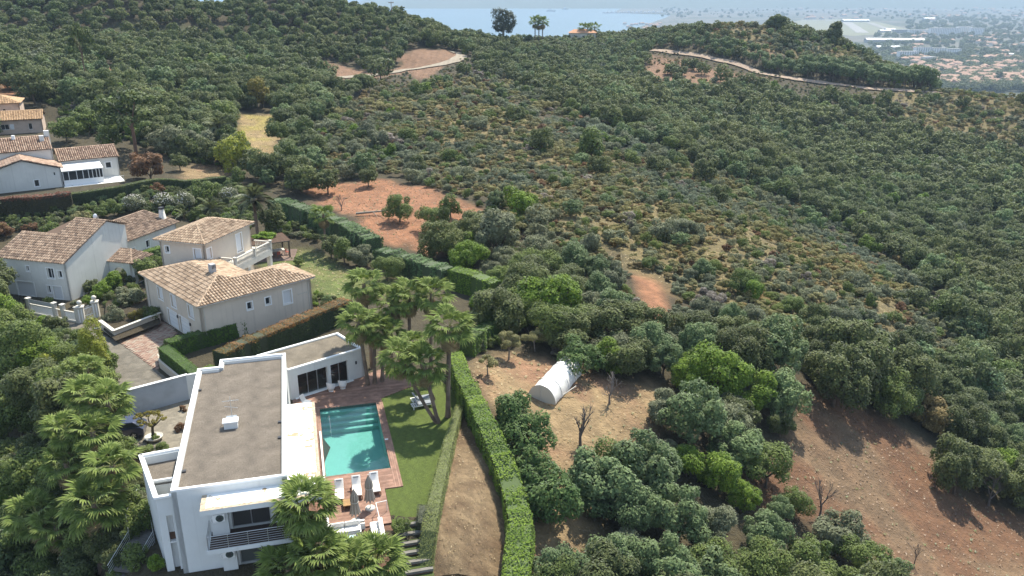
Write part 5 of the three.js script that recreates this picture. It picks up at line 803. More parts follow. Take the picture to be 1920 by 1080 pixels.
// ---------------------------------------------------------------- street, courtyard, walls, gate
{
  const L = (list, g = 0) => list.map(([x, y]) => at(x, y, g));
  const ax = (x, z) => { const n = fbm(x * 0.8, z * 0.8, 4); return mixc([0.20, 0.175, 0.14], [0.29, 0.255, 0.205], n); };
  sheet(L([[50, 578], [150, 604], [187, 624], [216, 638], [297, 697], [348, 735], [252, 772], [225, 760], [160, 690], [70, 620]]), 0.02, 2, M.asphalt, 'street', 'grey village street ending at the garden wall', ax, 0.3);
  sheet(L([[225, 770], [250, 781], [355, 748], [372, 752], [345, 842], [262, 856], [200, 845], [180, 800]]), 0.025, 2, M.asphalt, 'courtyard', 'pale courtyard beside the white villa', (x, z) => mixc([0.30, 0.26, 0.20], [0.42, 0.37, 0.29], fbm(x * 1.3, z * 1.3, 4)), 0.4);
  // brick drive: pavers laid in courses
  const dP = L([[217, 638], [258, 617], [302, 601], [334, 625], [316, 640], [300, 652], [297, 697]]), b = boxOf(dP), g = [], th = 44.2 * Math.PI / 180, cu = [Math.cos(th), -Math.sin(th)], cw = [-Math.sin(th), -Math.cos(th)], o = dP[0];
  for (let i = -10; i < 60; i++) for (let j = -60; j < 60; j++) { const u = i * 0.42 + (j & 1 ? 0.21 : 0), w = j * 0.22, x = o[0] + cu[0] * u + cw[0] * w, z = o[1] + cu[1] * u + cw[1] * w; if (!inPoly(x, z, dP)) continue; const q = new THREE.BoxGeometry(0.40, 0.05, 0.20); q.rotateY(th); q.translate(x, 0.035 + 0.006 * hash2(i, j), z); const h = hash2(i * 7, j * 3); g.push(tint(q, ...(h < 0.5 ? mixc([0.42, 0.25, 0.18], [0.52, 0.36, 0.27], h * 2) : h < 0.8 ? [0.50, 0.40, 0.31] : [0.33, 0.19, 0.14]))); }
  const drive = struct('brick_drive', g, M.plank); drive.userData.label = 'pinkish brick drive before the garage doors';
  sheet(dP, 0.012, 2, M.asphalt, 'drive_bed', null, () => [0.2, 0.15, 0.12]);
  // wall with its retaining kerb
  const A = at(244, 780, 0), B = at(355, 749, 0), C = at(376, 758, 0);
  const w = thing('boundary_wall', 'tall blue grey rendered wall between street and courtyard', 'wall', [A[0], 0, A[1]]), rel = (p) => [p[0] - A[0], p[1] - A[1]];
  M.greyWall = std({ color: lin(0.40, 0.43, 0.47), map: texClone(T.stain, 0.15), roughness: 0.9 });
  obj('wall', wall([0, 0], rel(B), -0.2, 2.35, [], 0.22), M.greyWall, w); obj('return_wall', wall(rel(B), [rel(B)[0] + 0.9, rel(B)[1] - 1.6 + 1.1], -0.2, 2.35, [], 0.22), M.white, w); obj('coping', bar2([0, -0.1], [rel(B)[0], rel(B)[1] - 0.1], 2.352, 0.3, 0.06), M.whitePaint, w);
  const wallThing = (name, label, pts, h, mat, tk = 0.25, cap = true, lift = 0) => { const P = pts.map(([x, y]) => at(x, y, lift)), t = thing(name, label, 'wall', [P[0][0], lift, P[0][1]]), r = P.map((p) => [p[0] - P[0][0], p[1] - P[0][1]]); for (let i = 0; i + 1 < r.length; i++) { obj('wall', wall(r[i], r[i + 1], -0.4, h, [], tk), mat, t); if (cap) obj('coping', bar2(r[i], r[i + 1], h + (i ? 0.003 : 0), tk + 0.12, 0.07), M.creamLight, t); } return t; };
  wallThing('planter_wall', 'low cream planter wall curving round the flower bed', [[191, 618], [216, 637], [302, 603]], 1.0, M.cream);
  wallThing('kerb_wall', 'low beige wall under the flat-topped hedge beside the drive', [[297, 676], [300, 690], [338, 722]], 0.75, M.cream, 0.2, false);
  sheet([...L([[193, 612], [216, 632], [300, 600]], 0.9), ...L([[290, 560], [235, 540], [200, 575]], 0)], 0.5, 1.5, M.cover, 'flower_bed', 'planted bed behind the cream planter wall', () => [0.12, 0.09, 0.05]);
  // street fence: slatted panels between pillars, then the gate between urn-topped pillars
  const f0 = at(58, 588, 0), f1 = at(150, 606, 0), dx = f1[0] - f0[0], dz = f1[1] - f0[1], FL = Math.hypot(dx, dz), fa = -Math.atan2(dz, dx), fen = thing('street_fence', 'white slatted street fence with square pillars before the gabled villa', 'fence', [f0[0], 0, f0[1]], fa);
  obj('base_wall', [bx(0, -0.3, -0.1, FL, 0.22, 0.1)], M.creamLight, fen); obj('cap_rail', bx(0, 1.15, -0.07, FL, 1.22, 0.07), M.creamLight, fen); obj('glass_screen', bx(0, 1.3, -0.02, FL * 0.56, 1.75, 0.0), std({ color: lin(0.35, 0.36, 0.38), roughness: 0.4 }), fen);
  for (let k = 0; k < 44; k++) { const x = 0.08 + k * (FL - 0.16) / 43; if (Math.abs(x / FL - 0.62) < 0.05) continue; obj('slat', bx(x - 0.055, 0.22, -0.04, x + 0.055, 1.15, 0.0), M.whitePaint, fen); }
  for (const f of [0.0, 0.53, 0.70, 0.98]) obj('pillar', [bx(FL * f - 0.19, -0.3, -0.19, FL * f + 0.19, 1.8, 0.19), bx(FL * f - 0.25, 1.8, -0.25, FL * f + 0.25, 1.9, 0.25)], M.creamLight, fen);
  const gp1 = at(155, 604, 0), gp2 = at(182, 594, 0);
  [[gp1, 'nearer carved stone gate pillar with a rounded top'], [gp2, 'farther carved stone gate pillar beside the planter wall']].forEach(([p, lab]) => { const t = thing('gate_pillar', lab, 'pillar', [p[0], 0, p[1]], 0.3); obj('shaft', [bx(-0.32, -0.3, -0.32, 0.32, 1.75, 0.32)], M.creamLight, t); obj('cap', [bx(-0.4, 1.75, -0.4, 0.4, 1.87, 0.4)], M.creamLight, t); obj('urn', new THREE.LatheGeometry([[0.0, 1.87], [0.2, 1.87], [0.1, 1.98], [0.24, 2.15], [0.27, 2.35], [0.14, 2.5], [0, 2.55]].map(([r, y]) => new THREE.Vector2(r, y)), 12), M.creamLight, t); for (const s of [-1, 1]) obj('flute', bx(s * 0.15 - 0.05, 0.1, 0.321, s * 0.15 + 0.05, 1.6, 0.36), M.whitePaint, t); });
  { const ang = -Math.atan2(gp2[1] - gp1[1], gp2[0] - gp1[0]), GL = Math.hypot(gp2[0] - gp1[0], gp2[1] - gp1[1]), t = thing('garden_gate', 'white barred garden gate between the two stone pillars', 'gate', [gp1[0], 0, gp1[1]], ang); obj('frame', [bx(0.36, 0.08, -0.03, GL - 0.36, 0.14, 0.03), bx(0.36, 1.35, -0.03, GL - 0.36, 1.41, 0.03), bx(0.36, 0.55, -0.03, GL - 0.36, 0.6, 0.03)], M.whitePaint, t); for (let k = 0; k < 7; k++) { const x = lerp(0.42, GL - 0.42, k / 6); obj('bar', bar(V(x, 0.1, 0), V(x, 1.5 + 0.18 * Math.sin(k / 6 * Math.PI), 0), 0.022), M.whitePaint, t); } }
  { const p = at(183, 615, 0), t = thing('drain_grate', 'dark square drain grate in the street by the planter wall', 'grate', [p[0], 0.03, p[1]], 0.5); obj('frame', bx(-0.5, 0, -0.3, 0.5, 0.02, 0.3), M.darkMetal, t); for (let k = 0; k < 6; k++) obj('bar', bx(-0.45 + k * 0.16, 0.021, -0.27, -0.38 + k * 0.16, 0.035, 0.27), M.metal, t); }
  // side path down along the villa's wing, with railings
  const sp = [[282, 940], [262, 985], [268, 1020], [230, 1085]].map(([x, y]) => gp(x, y));
  const st = thing('side_steps', 'grey stepped path with wire railings beside the villa wing', 'steps', [sp[0][0], 0, sp[0][1]]);
  for (let k = 0; k < 12; k++) { const f = k / 11 * 2.999, i = Math.floor(f), u = f - i, x = lerp(sp[i][0], sp[i + 1][0], u), z = lerp(sp[i][1], sp[i + 1][1], u), g2 = new THREE.BoxGeometry(1.5, 0.25, 0.75); g2.rotateY(-0.15); g2.translate(x - sp[0][0], ground(x, z) + 0.02, z - sp[0][1]); obj('tread', g2, std({ color: lin(0.2, 0.19, 0.18), map: texClone(T.grain, 1) }), st); }
  for (const s of [-0.8, 0.8]) { const rp = sp.map(([x, z]) => V(x - sp[0][0] + s, ground(x, z), z - sp[0][1])); for (let i = 0; i < 3; i++) { for (let k = 1; k <= 5; k++) obj('rail', bar(rp[i].clone().setY(rp[i].y + k * 0.2), rp[i + 1].clone().setY(rp[i + 1].y + k * 0.2), k === 5 ? 0.02 : 0.009, 5), M.metal, st); obj('post', bar(rp[i], rp[i].clone().setY(rp[i].y + 1.02), 0.02, 6), M.metal, st); } }
}
// ---- the car
{
  const p = at(226, 818, 0), ca = 12 * Math.PI / 180, t = thing('parked_car', 'dark blue hatchback parked under the palms in the courtyard', 'car', [p[0], 0.03, p[1]], ca + Math.PI);
  M.carPaint = new THREE.MeshPhysicalMaterial({ color: lin(0.018, 0.022, 0.06), roughness: 0.35, metalness: 0.3, clearcoat: 1, clearcoatRoughness: 0.05 });
  // x forward; profile of the lower body and of the cabin, both with rounded edges
  const ext = (pts, w, bev, z = 0) => { const s = new THREE.Shape(); s.moveTo(...pts[0]); s.splineThru ? 0 : 0; for (const q of pts.slice(1)) s.lineTo(...q); s.closePath(); const g = new THREE.ExtrudeGeometry(s, { depth: w - 2 * bev, bevelEnabled: true, bevelSize: bev, bevelThickness: bev, bevelSegments: 3, curveSegments: 8 }); g.translate(0, 0, -w / 2 + bev + z); return g; };
  const arch = (cx) => Array.from({ length: 9 }, (_, k) => { const a = Math.PI * k / 8; return [cx - Math.cos(Math.PI - a) * 0 + 0.36 * Math.cos(Math.PI - a), 0.3 + 0.36 * Math.sin(a)]; });
  const body = [[-1.9, 0.3], ...arch(-1.22), ...arch(1.25), [1.92, 0.28], [1.95, 0.55], [1.85, 0.74], [1.2, 0.86], [0.75, 0.92], [-1.75, 0.95], [-1.93, 0.8], [-1.95, 0.45]];
  obj('body', ext(body, 1.66, 0.07), M.carPaint, t);
  obj('cabin_glass', ext([[0.85, 0.9], [0.25, 1.30], [-1.3, 1.33], [-1.82, 0.95]], 1.44, 0.06), M.darkGlass, t);
  obj('roof', ext([[0.28, 1.31], [0.2, 1.37], [-1.25, 1.40], [-1.42, 1.33]], 1.36, 0.05), M.carPaint, t);
  for (const s of [-1, 1]) { obj('pillar', [bar(V(0.82, 0.9, s * 0.7), V(0.22, 1.33, s * 0.66), 0.035), bar(V(-0.45, 0.93, s * 0.73), V(-0.48, 1.34, s * 0.68), 0.035), bar(V(-1.75, 0.95, s * 0.68), V(-1.3, 1.35, s * 0.64), 0.06)], M.carPaint, t); obj('mirror', rbx(0.55, 0.92, s * 0.85 - 0.09, 0.72, 1.06, s * 0.85 + 0.09, 0.04), M.carPaint, t); obj('headlight', rbx(1.72, 0.6, s * 0.6 - 0.16, 1.93, 0.74, s * 0.6 + 0.16, 0.04), M.glass, t); obj('tail_light', rbx(-1.97, 0.62, s * 0.66 - 0.12, -1.82, 0.84, s * 0.66 + 0.12, 0.03), std({ color: lin(0.4, 0.02, 0.02), roughness: 0.3 }), t);
    for (const x of [-1.22, 1.25]) { const w = obj('wheel', new THREE.TorusGeometry(0.245, 0.075, 8, 22).translate(x, 0.32, s * 0.76), std({ color: lin(0.02, 0.02, 0.02), roughness: 0.9 }), t); const sp = [new THREE.CylinderGeometry(0.2, 0.2, 0.06, 18).rotateX(Math.PI / 2).scale(1, 1, 1).translate(x, 0.32, s * 0.74)]; obj('rim', sp, M.darkMetal, w); for (let k = 0; k < 5; k++) { const g = new THREE.BoxGeometry(0.2, 0.06, 0.03); g.translate(0.1, 0, 0); g.rotateZ(k * 1.2566); g.translate(x, 0.32, s * 0.785); obj('spoke', g, M.metal, w); } } }
  obj('rear_window', bx(-1.8, 0.99, -0.55, -1.5, 1.0, 0.55), M.darkGlass, t);
}
// ---- pool furniture
M.cushion = std({ color: lin(0.80, 0.77, 0.73), roughness: 0.9 });
M.teak = std({ color: lin(0.36, 0.17, 0.08), map: texClone(T.grain, 1), roughness: 0.7 });
M.teakLight = std({ color: lin(0.50, 0.28, 0.10), map: texClone(T.grain, 1), roughness: 0.7 });
M.canvas = std({ color: lin(0.33, 0.29, 0.245), roughness: 0.95, side: THREE.DoubleSide });
M.greyPad = std({ color: lin(0.22, 0.24, 0.27), roughness: 0.9 });
function lounger(name, label, a, b, turn, pad = M.cushion, frame = M.teak, back = 0.75, y = 0.06) {
  const t = eThing(name, label, 'sun lounger', a, b, y, turn), e = obj('frame', [bx(-0.36, 0.24, -0.55, -0.29, 0.31, 1.3), bx(0.29, 0.24, -0.55, 0.36, 0.31, 1.3), bx(-0.29, 0.24, 1.22, 0.29, 0.31, 1.29)], frame, t);
  for (const [x, z] of [[-0.32, -0.45], [0.32, -0.45], [-0.32, 1.2], [0.32, 1.2]]) obj('leg', bx(x - 0.035, 0, z - 0.035, x + 0.035, 0.24, z + 0.035), frame, t);
  for (let k = 0; k < 9; k++) obj('slat', bx(-0.29, 0.255, -0.5 + k * 0.19, 0.29, 0.285, -0.38 + k * 0.19), frame, e);
  const g = rbx(-0.32, 0.32, -0.5, 0.32, 0.42, 0.75, 0.04); obj('mattress', g, pad, t);
  const bk = rbx(-0.32, 0, -0.04, 0.32, back, 0.06, 0.04); bk.rotateX(0.62); bk.translate(0, 0.36, 0.78); obj('back_cushion', bk, pad, t);
  const hp = rbx(-0.2, 0, -0.06, 0.2, 0.1, 0.02, 0.03); hp.rotateX(0.62); hp.translate(0, 0.36 + Math.cos(0.62) * back * 0.82, 0.78 + Math.sin(0.62) * back * 0.82 - 0.06); obj('head_pad', hp, M.greyPad, t);
  return t;
}
lounger('sun_lounger', 'white cushioned sun lounger on the deck, nearest the villa', 0.85, -3.3, Math.PI - 0.05);
lounger('sun_lounger', 'white cushioned sun lounger on the deck, just behind the closed parasols', 2.1, -3.15, Math.PI - 0.02);
lounger('sun_lounger', 'white cushioned sun lounger on the deck, nearest the lawn', 3.42, -3.0, Math.PI);
lounger('sun_lounger', 'grey sun lounger on the lawn by the leaning palms, farther of the pair', 9.15, 10.25, -1.45, M.greyPad, M.whitePaint, 0.6, 0.03);
lounger('sun_lounger', 'grey sun lounger on the lawn by the leaning palms, nearer of the pair', 9.05, 9.2, -1.45, M.greyPad, M.whitePaint, 0.6, 0.03);
{
  const t = eThing('low_table', 'low orange teak table between the sun loungers', 'table', 1.45, -4.3, 0.06); obj('top', rbx(-0.42, 0.32, -0.42, 0.42, 0.38, 0.42, 0.015), M.teakLight, t); for (const [x, z] of [[-0.36, -0.36], [0.36, -0.36], [-0.36, 0.36], [0.36, 0.36]]) obj('leg', bx(x - 0.03, 0, z - 0.03, x + 0.03, 0.32, z + 0.03), M.teak, t);
  for (let k = 0; k < 2; k++) obj('shelf', bx(-0.36, 0.1 + k * 0.001, -0.34 + k * 0.36, 0.36, 0.12, -0.02 + k * 0.36), M.teak, t);
}
function closedParasol(label, a, b, h) {
  const t = eThing('closed_parasol', label, 'parasol', a, b, 0.06); obj('pole', bar(V(0, 0.05, 0), V(0, h, 0), 0.03, 8), M.metal, t); obj('base', new THREE.CylinderGeometry(0.34, 0.36, 0.09, 20).translate(0, 0.045, 0), M.creamLight, t);
  const n = 48, rows = 12, pos = [], idx = []; for (let i = 0; i <= rows; i++) for (let j = 0; j < n; j++) { const f = i / rows, an = j / n * 6.283, fold = Math.cos(an * 8), r = f < 0.25 ? 0.03 + f * 0.95 : f < 0.62 ? 0.27 + 0.02 * Math.sin(f * 20) : lerp(0.26, 0.40, (f - 0.62) / 0.38), rr = r * (0.78 + 0.24 * fold); pos.push(Math.cos(an) * rr, h - 0.05 - f * (h * 0.72) - 0.05 * f * fold, Math.sin(an) * rr); }
  for (let i = 0; i < rows; i++) for (let j = 0; j < n; j++) { const a2 = i * n + j, b2 = i * n + (j + 1) % n; idx.push(a2, b2, a2 + n, b2, b2 + n, a2 + n); }
  const g = fromArrays(pos); g.setIndex(idx); g.computeVertexNormals(); g.setAttribute('uv', new THREE.Float32BufferAttribute(new Float32Array(pos.length / 3 * 2), 2)); obj('canopy', g, M.canvas, t); obj('tie', new THREE.TorusGeometry(0.27, 0.02, 6, 18).rotateX(Math.PI / 2).translate(0, h * 0.62, 0), M.creamLight, t); obj('finial', new THREE.SphereGeometry(0.045, 8, 6).translate(0, h + 0.02, 0), M.metal, t);
}
closedParasol('closed grey parasol on the deck, farther of the two, by the loungers', 2.85, -4.9, 2.7); closedParasol('closed grey parasol on the deck, nearer of the two, by the white sofas', 1.75, -6.2, 2.6);
{
  // sunken sitting place: white benches with cushions
  const sofa = (label, a, b, w, d, turn) => { const t = eThing('white_sofa', label, 'sofa', a, b, 0.02, turn); obj('base', rbx(0, 0, 0, w, 0.34, d, 0.02), M.whitePaint, t); obj('back', rbx(0, 0.34, 0, w, 0.72, 0.16, 0.04), M.whitePaint, t); const n = Math.max(2, Math.round(w / 0.9)); for (let k = 0; k < n; k++) { obj('seat_cushion', rbx(lerp(0.04, w - 0.04, k / n) + 0.01, 0.345, 0.18, lerp(0.04, w - 0.04, (k + 1) / n) - 0.01, 0.49, d - 0.02, 0.05), M.cushion, t); const g = rbx(lerp(0.06, w - 0.06, k / n) + 0.03, 0.5, 0.17, lerp(0.06, w - 0.06, (k + 1) / n) - 0.03, 0.85, 0.31, 0.05); obj('back_cushion', g, M.cushion, t); } return t; };
  sofa('long white sofa with cushions under the nearer parasol', -0.1, -6.95, 2.1, 0.85, 0); sofa('white sofa with cushions along the deck railing', 3.45, -7.05, 2.3, 0.85, -Math.PI / 2);
  const t = eThing('coffee_table', 'white coffee table with a pale blue top among the sofas', 'table', 1.0, -8.45, 0.02); obj('top', rbx(-0.6, 0.28, -0.4, 0.6, 0.36, 0.4, 0.02), M.whitePaint, t); obj('inset', bx(-0.1, 0.361, -0.36, 0.55, 0.372, 0.36), std({ color: lin(0.45, 0.6, 0.7), roughness: 0.3 }), t); for (const [x, z] of [[-0.52, -0.34], [0.52, -0.34], [-0.52, 0.34], [0.52, 0.34]]) obj('leg', bx(x - 0.03, 0, z - 0.03, x + 0.03, 0.28, z + 0.03), M.whitePaint, t);
  const p = eThing('white_planter_wall', 'low white planter wall between the deck and the sofas', 'planter', 0, -6.55, 0); obj('wall', [bx(-0.25, -0.2, 0, 2.3, 0.42, 0.14), bx(-0.25, -0.2, 0.4, 2.3, 0.42, 0.48)], M.whitePaint, p); obj('pebbles', bx(-0.22, 0.2, 0.141, 2.28, 0.34, 0.399), M.gravel, p);
  const r = eThing('deck_railing', 'thin white railing round the corner of the deck', 'railing', 3.2, -5.6, 0.06); for (const [x, z] of [[0, 0], [0.75, -0.1], [0.05, 1.5], [0.1, 3.0]]) obj('post', bar(V(x, 0, z), V(x, 0.85, z), 0.022), M.whitePaint, r); obj('handrail', [bar(V(0, 0.85, 0), V(0.75, 0.85, -0.1), 0.024)], M.whitePaint, r); obj('handrail', [bar(V(0, 0.85, 0), V(0.1, 0.85, 3.0), 0.024)], M.whitePaint, r);
  sheet([est(-0.3, -6.9), est(4.1, -6.9), est(4.15, -7.4), est(4.0, -11), est(-0.3, -11)], 0.02, 2, M.asphalt, 'terrace', 'lower wooden terrace with sofas', () => [0.28, 0.15, 0.10]);
}
for (const [a, b, turn, lab] of [[1.2, 14.2, 2.6, 'round white armchair before the glass doors, nearer the door gap'], [2.25, 14.45, 2.9, 'round white armchair before the glass doors, nearer the palms']]) {
  const t = eThing('white_armchair', lab, 'armchair', a, b, 0.06, turn), pr = [[0.0, 0.12], [0.26, 0.12], [0.34, 0.3], [0.36, 0.42]].map(([r, y]) => new THREE.Vector2(r, y)); obj('seat_shell', new THREE.LatheGeometry(pr, 18), M.whitePaint, t);
  const n = 18, pos = [], idx = []; for (let j = 0; j <= n; j++) { const an = lerp(-2.2, 2.2, j / n), top = 0.5 + 0.42 * Math.pow(Math.cos(an / 2.4), 2); for (const [r, y] of [[0.36, 0.4], [0.42, top], [0.37, top], [0.31, 0.4]]) pos.push(Math.sin(an) * r, y, -Math.cos(an) * r); } for (let j = 0; j < n; j++) for (let k = 0; k < 3; k++) { const q = j * 4 + k; idx.push(q, q + 1, q + 4, q + 1, q + 5, q + 4); } const g = fromArrays(pos); g.setIndex(idx); g.computeVertexNormals(); obj('back_shell', g, std({ color: lin(0.78, 0.78, 0.77), roughness: 0.6, side: THREE.DoubleSide }), t); obj('cushion', new THREE.CylinderGeometry(0.3, 0.3, 0.08, 16).translate(0, 0.43, 0), M.cushion, t); obj('foot', new THREE.CylinderGeometry(0.2, 0.24, 0.12, 14).translate(0, 0.06, 0), M.whitePaint, t);
}
{ const t = eThing('low_chair', 'low grey folding chair by the corner of the villa', 'chair', -1.0, 12.1, 0.06, 0.9); obj('seat', rbx(-0.3, 0.22, -0.3, 0.3, 0.28, 0.3, 0.02), M.greyPad, t); const b = rbx(-0.3, 0, -0.04, 0.3, 0.6, 0.02, 0.02); b.rotateX(-0.5); b.translate(0, 0.26, -0.28); obj('backrest', b, M.greyPad, t); for (const [x, z] of [[-0.28, -0.28], [0.28, -0.28], [-0.28, 0.28], [0.28, 0.28]]) obj('leg', bar(V(x, 0, z), V(x, 0.24, z), 0.018), M.metal, t); }
// ---- lawn steps going down towards the front
{
  const t = eThing('lawn_steps', 'flight of grey stone treads set in grass below the lawn', 'steps', 4.3, -7.1, 0); M.stone = std({ color: lin(0.30, 0.28, 0.25), map: texClone(T.grain, 1), roughness: 0.95 });
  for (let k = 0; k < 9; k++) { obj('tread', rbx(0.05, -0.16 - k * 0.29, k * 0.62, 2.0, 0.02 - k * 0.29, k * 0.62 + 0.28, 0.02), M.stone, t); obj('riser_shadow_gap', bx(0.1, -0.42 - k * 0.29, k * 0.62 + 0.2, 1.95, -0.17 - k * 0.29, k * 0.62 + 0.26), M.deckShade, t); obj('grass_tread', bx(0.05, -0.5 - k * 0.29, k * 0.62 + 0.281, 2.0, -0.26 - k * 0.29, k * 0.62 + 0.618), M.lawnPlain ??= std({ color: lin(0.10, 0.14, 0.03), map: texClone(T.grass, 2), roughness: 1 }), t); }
}
// ---- bonsai-like tree in a round stone bowl
{
  const p = at(289, 825, 0), t = thing('bonsai_tree', 'cloud-pruned little tree in a round stone bowl in the courtyard', 'tree', [p[0], 0.02, p[1]]), o = P3(), R = rng(8), tr = P3();
  obj('bowl', new THREE.LatheGeometry([[0, 0.05], [0.55, 0.05], [0.75, 0.32], [0.68, 0.34], [0.6, 0.24], [0, 0.24]].map(([r, y]) => new THREE.Vector2(r, y)), 24), M.creamLight, t);
  crownInto(o, { seed: 3, rx: 0.62, ry: 0.16, rz: 0.62, cy: 0.36, lobes: 8, n: 500, leaf: 0.1, pal: PAL.green }); obj('moss', leafGeo(o), M.leaf, t);
  limb(tr, V(0, 0.2, 0), V(0.05, 1.2, 0), 0.13, 0.1, BARK.brown, 7, 0.1, R); const oc = P3();
  for (let k = 0; k < 6; k++) { const an = k * 1.05, e = V(Math.cos(an) * 0.85, 1.75 + 0.5 * R(), Math.sin(an) * 0.7); limb(tr, V(0.05, 1.15, 0), e, 0.07, 0.03, BARK.brown, 6, 0.25, R); const c = P3(); crownInto(c, { seed: 20 + k, rx: 0.5, ry: 0.3, rz: 0.5, cy: 0, lobes: 6, n: 260, leaf: 0.12, pal: PAL.gold }); for (let i = 0; i < c.pos.length; i += 3) oc.pos.push(c.pos[i] + e.x, c.pos[i + 1] + e.y + 0.1, c.pos[i + 2] + e.z); oc.col.push(...c.col); oc.nor.push(...c.nor); }
  obj('trunk', leafGeo(tr), M.bark, t); obj('crown', leafGeo(oc), M.leaf, t);
}
// ---- pergola in the garden of the cream villa
{
  const c = [at(499, 438, 2.3), at(562, 436, 2.3)], P0 = at(541, 452, 2.3), t = thing('pergola', 'dark wooden pergola with reed roof and a bright vine on top', 'pergola', [P0[0], 0, P0[1]], 0.5);
  obj('roof_mat', bx(-5.6, 2.3, -4.2, 0.2, 2.4, 0.2), std({ color: lin(0.12, 0.10, 0.085), map: texClone(T.grain, 1), roughness: 1 }), t); for (let k = 0; k < 12; k++) obj('reed_batten', bx(-5.65, 2.401, -4.1 + k * 0.37, 0.25, 2.44, -4.02 + k * 0.37), M.teak, t);
  for (const [x, z] of [[0, 0], [-2.7, 0], [-5.3, 0], [0, -3.9], [-5.3, -3.9]]) obj('post', bx(x - 0.09, 0, z - 0.09, x + 0.09, 2.3, z + 0.09), std({ color: lin(0.09, 0.07, 0.055), roughness: 0.9 }), t);
  const o = P3(); crownInto(o, { seed: 9, rx: 2.0, ry: 0.5, rz: 1.3, cy: 0, lobes: 16, n: 1500, leaf: 0.26, pal: [[0.10, 0.19, 0.015], [0.26, 0.36, 0.04]] }); const g = leafGeo(o); g.translate(-2.2, 2.7, -2.8); obj('vine', g, M.leaf, t);
  const tb = thing('garden_table', 'pale table with red chairs under the pergola', 'table', [P0[0] - 2.0, 0.02, P0[1] - 1.0], 0.5); obj('top', bx(-1.0, 0.68, -0.5, 1.0, 0.74, 0.5), M.creamLight, tb); for (const [x, z] of [[-0.9, -0.4], [0.9, -0.4], [-0.9, 0.4], [0.9, 0.4]]) obj('leg', bx(x - 0.04, 0, z - 0.04, x + 0.04, 0.68, z + 0.04), M.creamLight, tb);
  for (let k = 0; k < 4; k++) { const ch = thing('garden_chair', 'small reddish chair ' + ['at the far end of', 'at the near end of', 'on the lawn side of', 'second on the lawn side of'][k] + ' the pergola table', 'chair', [P0[0] - 2.0 + [-1.4, 1.4, -0.4, 0.5][k], 0.02, P0[1] - 1.0 + [0.1, -0.1, 1.0, 1.0][k]], 0.5 + k, 'chairs under the pergola'); obj('seat', bx(-0.22, 0.4, -0.22, 0.22, 0.45, 0.22), std({ color: lin(0.25, 0.06, 0.04) }), ch); obj('backrest', bx(-0.22, 0.45, -0.22, 0.22, 0.85, -0.18), std({ color: lin(0.25, 0.06, 0.04) }), ch); for (const [x, z] of [[-0.2, -0.2], [0.2, -0.2], [-0.2, 0.2], [0.2, 0.2]]) obj('leg', bx(x - 0.02, 0, z - 0.02, x + 0.02, 0.4, z + 0.02), M.teak, ch); }
  sheet([[P0[0] - 5, P0[1] - 3], [P0[0] + 0.3, P0[1] - 3], [P0[0] + 0.8, P0[1] + 1.4], [P0[0] - 4.2, P0[1] + 2.4]], 0.03, 2, M.asphalt, 'pergola_paving', 'pinkish paving under the pergola', (x, z) => mixc([0.25, 0.17, 0.14], [0.36, 0.25, 0.2], vnoise(x * 2, z * 2)));
}
// ---- white polytunnel in the orchard
{
  const a = gp(1015, 752), b = gp(1061, 701), y = Math.min(ground(...a), ground(...b)), L = 7.0, ang = Math.atan2(b[0] - a[0], -(b[1] - a[1])), t = thing('polytunnel', 'white plastic greenhouse tunnel standing in the dry orchard', 'greenhouse', [a[0], ground(...a) - 0.1, a[1]], -ang);
  const R = 1.4, n = 18, m = 26, pos = [], idx = [], sl = (ground(...b) - ground(...a)) / Math.hypot(b[0] - a[0], b[1] - a[1]);
  for (let i = 0; i <= m; i++) for (let j = 0; j <= n; j++) { const an = Math.PI * j / n, z = -L * i / m, hoop = Math.pow(Math.abs(Math.sin(i / m * Math.PI * 4)), 0.6), w = 0.05 * (fbm(i * 0.9, j * 0.7, 2) - 0.5) * 2, r = R * (1 - 0.035 * hoop) + w; pos.push(Math.cos(an) * r, Math.sin(an) * r * 1.22 + sl * -z, z); }
  for (let i = 0; i < m; i++) for (let j = 0; j < n; j++) { const q = i * (n + 1) + j; idx.push(q, q + n + 1, q + 1, q + 1, q + n + 1, q + n + 2); }
  M.film = new THREE.MeshPhysicalMaterial({ color: lin(0.86, 0.84, 0.80), roughness: 0.55, side: THREE.DoubleSide, transmission: 0.25, thickness: 0 });
  const g = fromArrays(pos); g.setIndex(idx); g.computeVertexNormals(); obj('cover', g, M.film, t);
  for (let i = 0; i <= 4; i++) { const z = -L * i / 4; obj('hoop', new THREE.TorusGeometry(R * 1.0, 0.025, 5, 20, Math.PI).scale(1, 1.22, 1).translate(0, sl * -z, z), M.metal, t); }
  const s = new THREE.Shape(); s.absellipse(0, 0, R * 0.98, R * 1.2, 0, Math.PI); obj('end_sheet', new THREE.ShapeGeometry(s, 16).translate(0, 0, 0.01), new THREE.MeshPhysicalMaterial({ color: lin(0.5, 0.48, 0.43), roughness: 0.7, side: THREE.DoubleSide }), t); obj('door_post', [bar(V(-0.1, 0, 0.03), V(-0.1, 1.75, 0.03), 0.04)], M.creamLight, t);
  const pl = thing('timber_plank', 'weathered plank leaning against the greenhouse tunnel', 'plank', [a[0] + 2.3, ground(a[0] + 2.3, a[1] - 1.5), a[1] - 1.5], 0.6); obj('board', bar(V(-0.9, 0.05, 0), V(1.3, 0.75, 0), 0.05, 5), M.creamLight, pl);
}
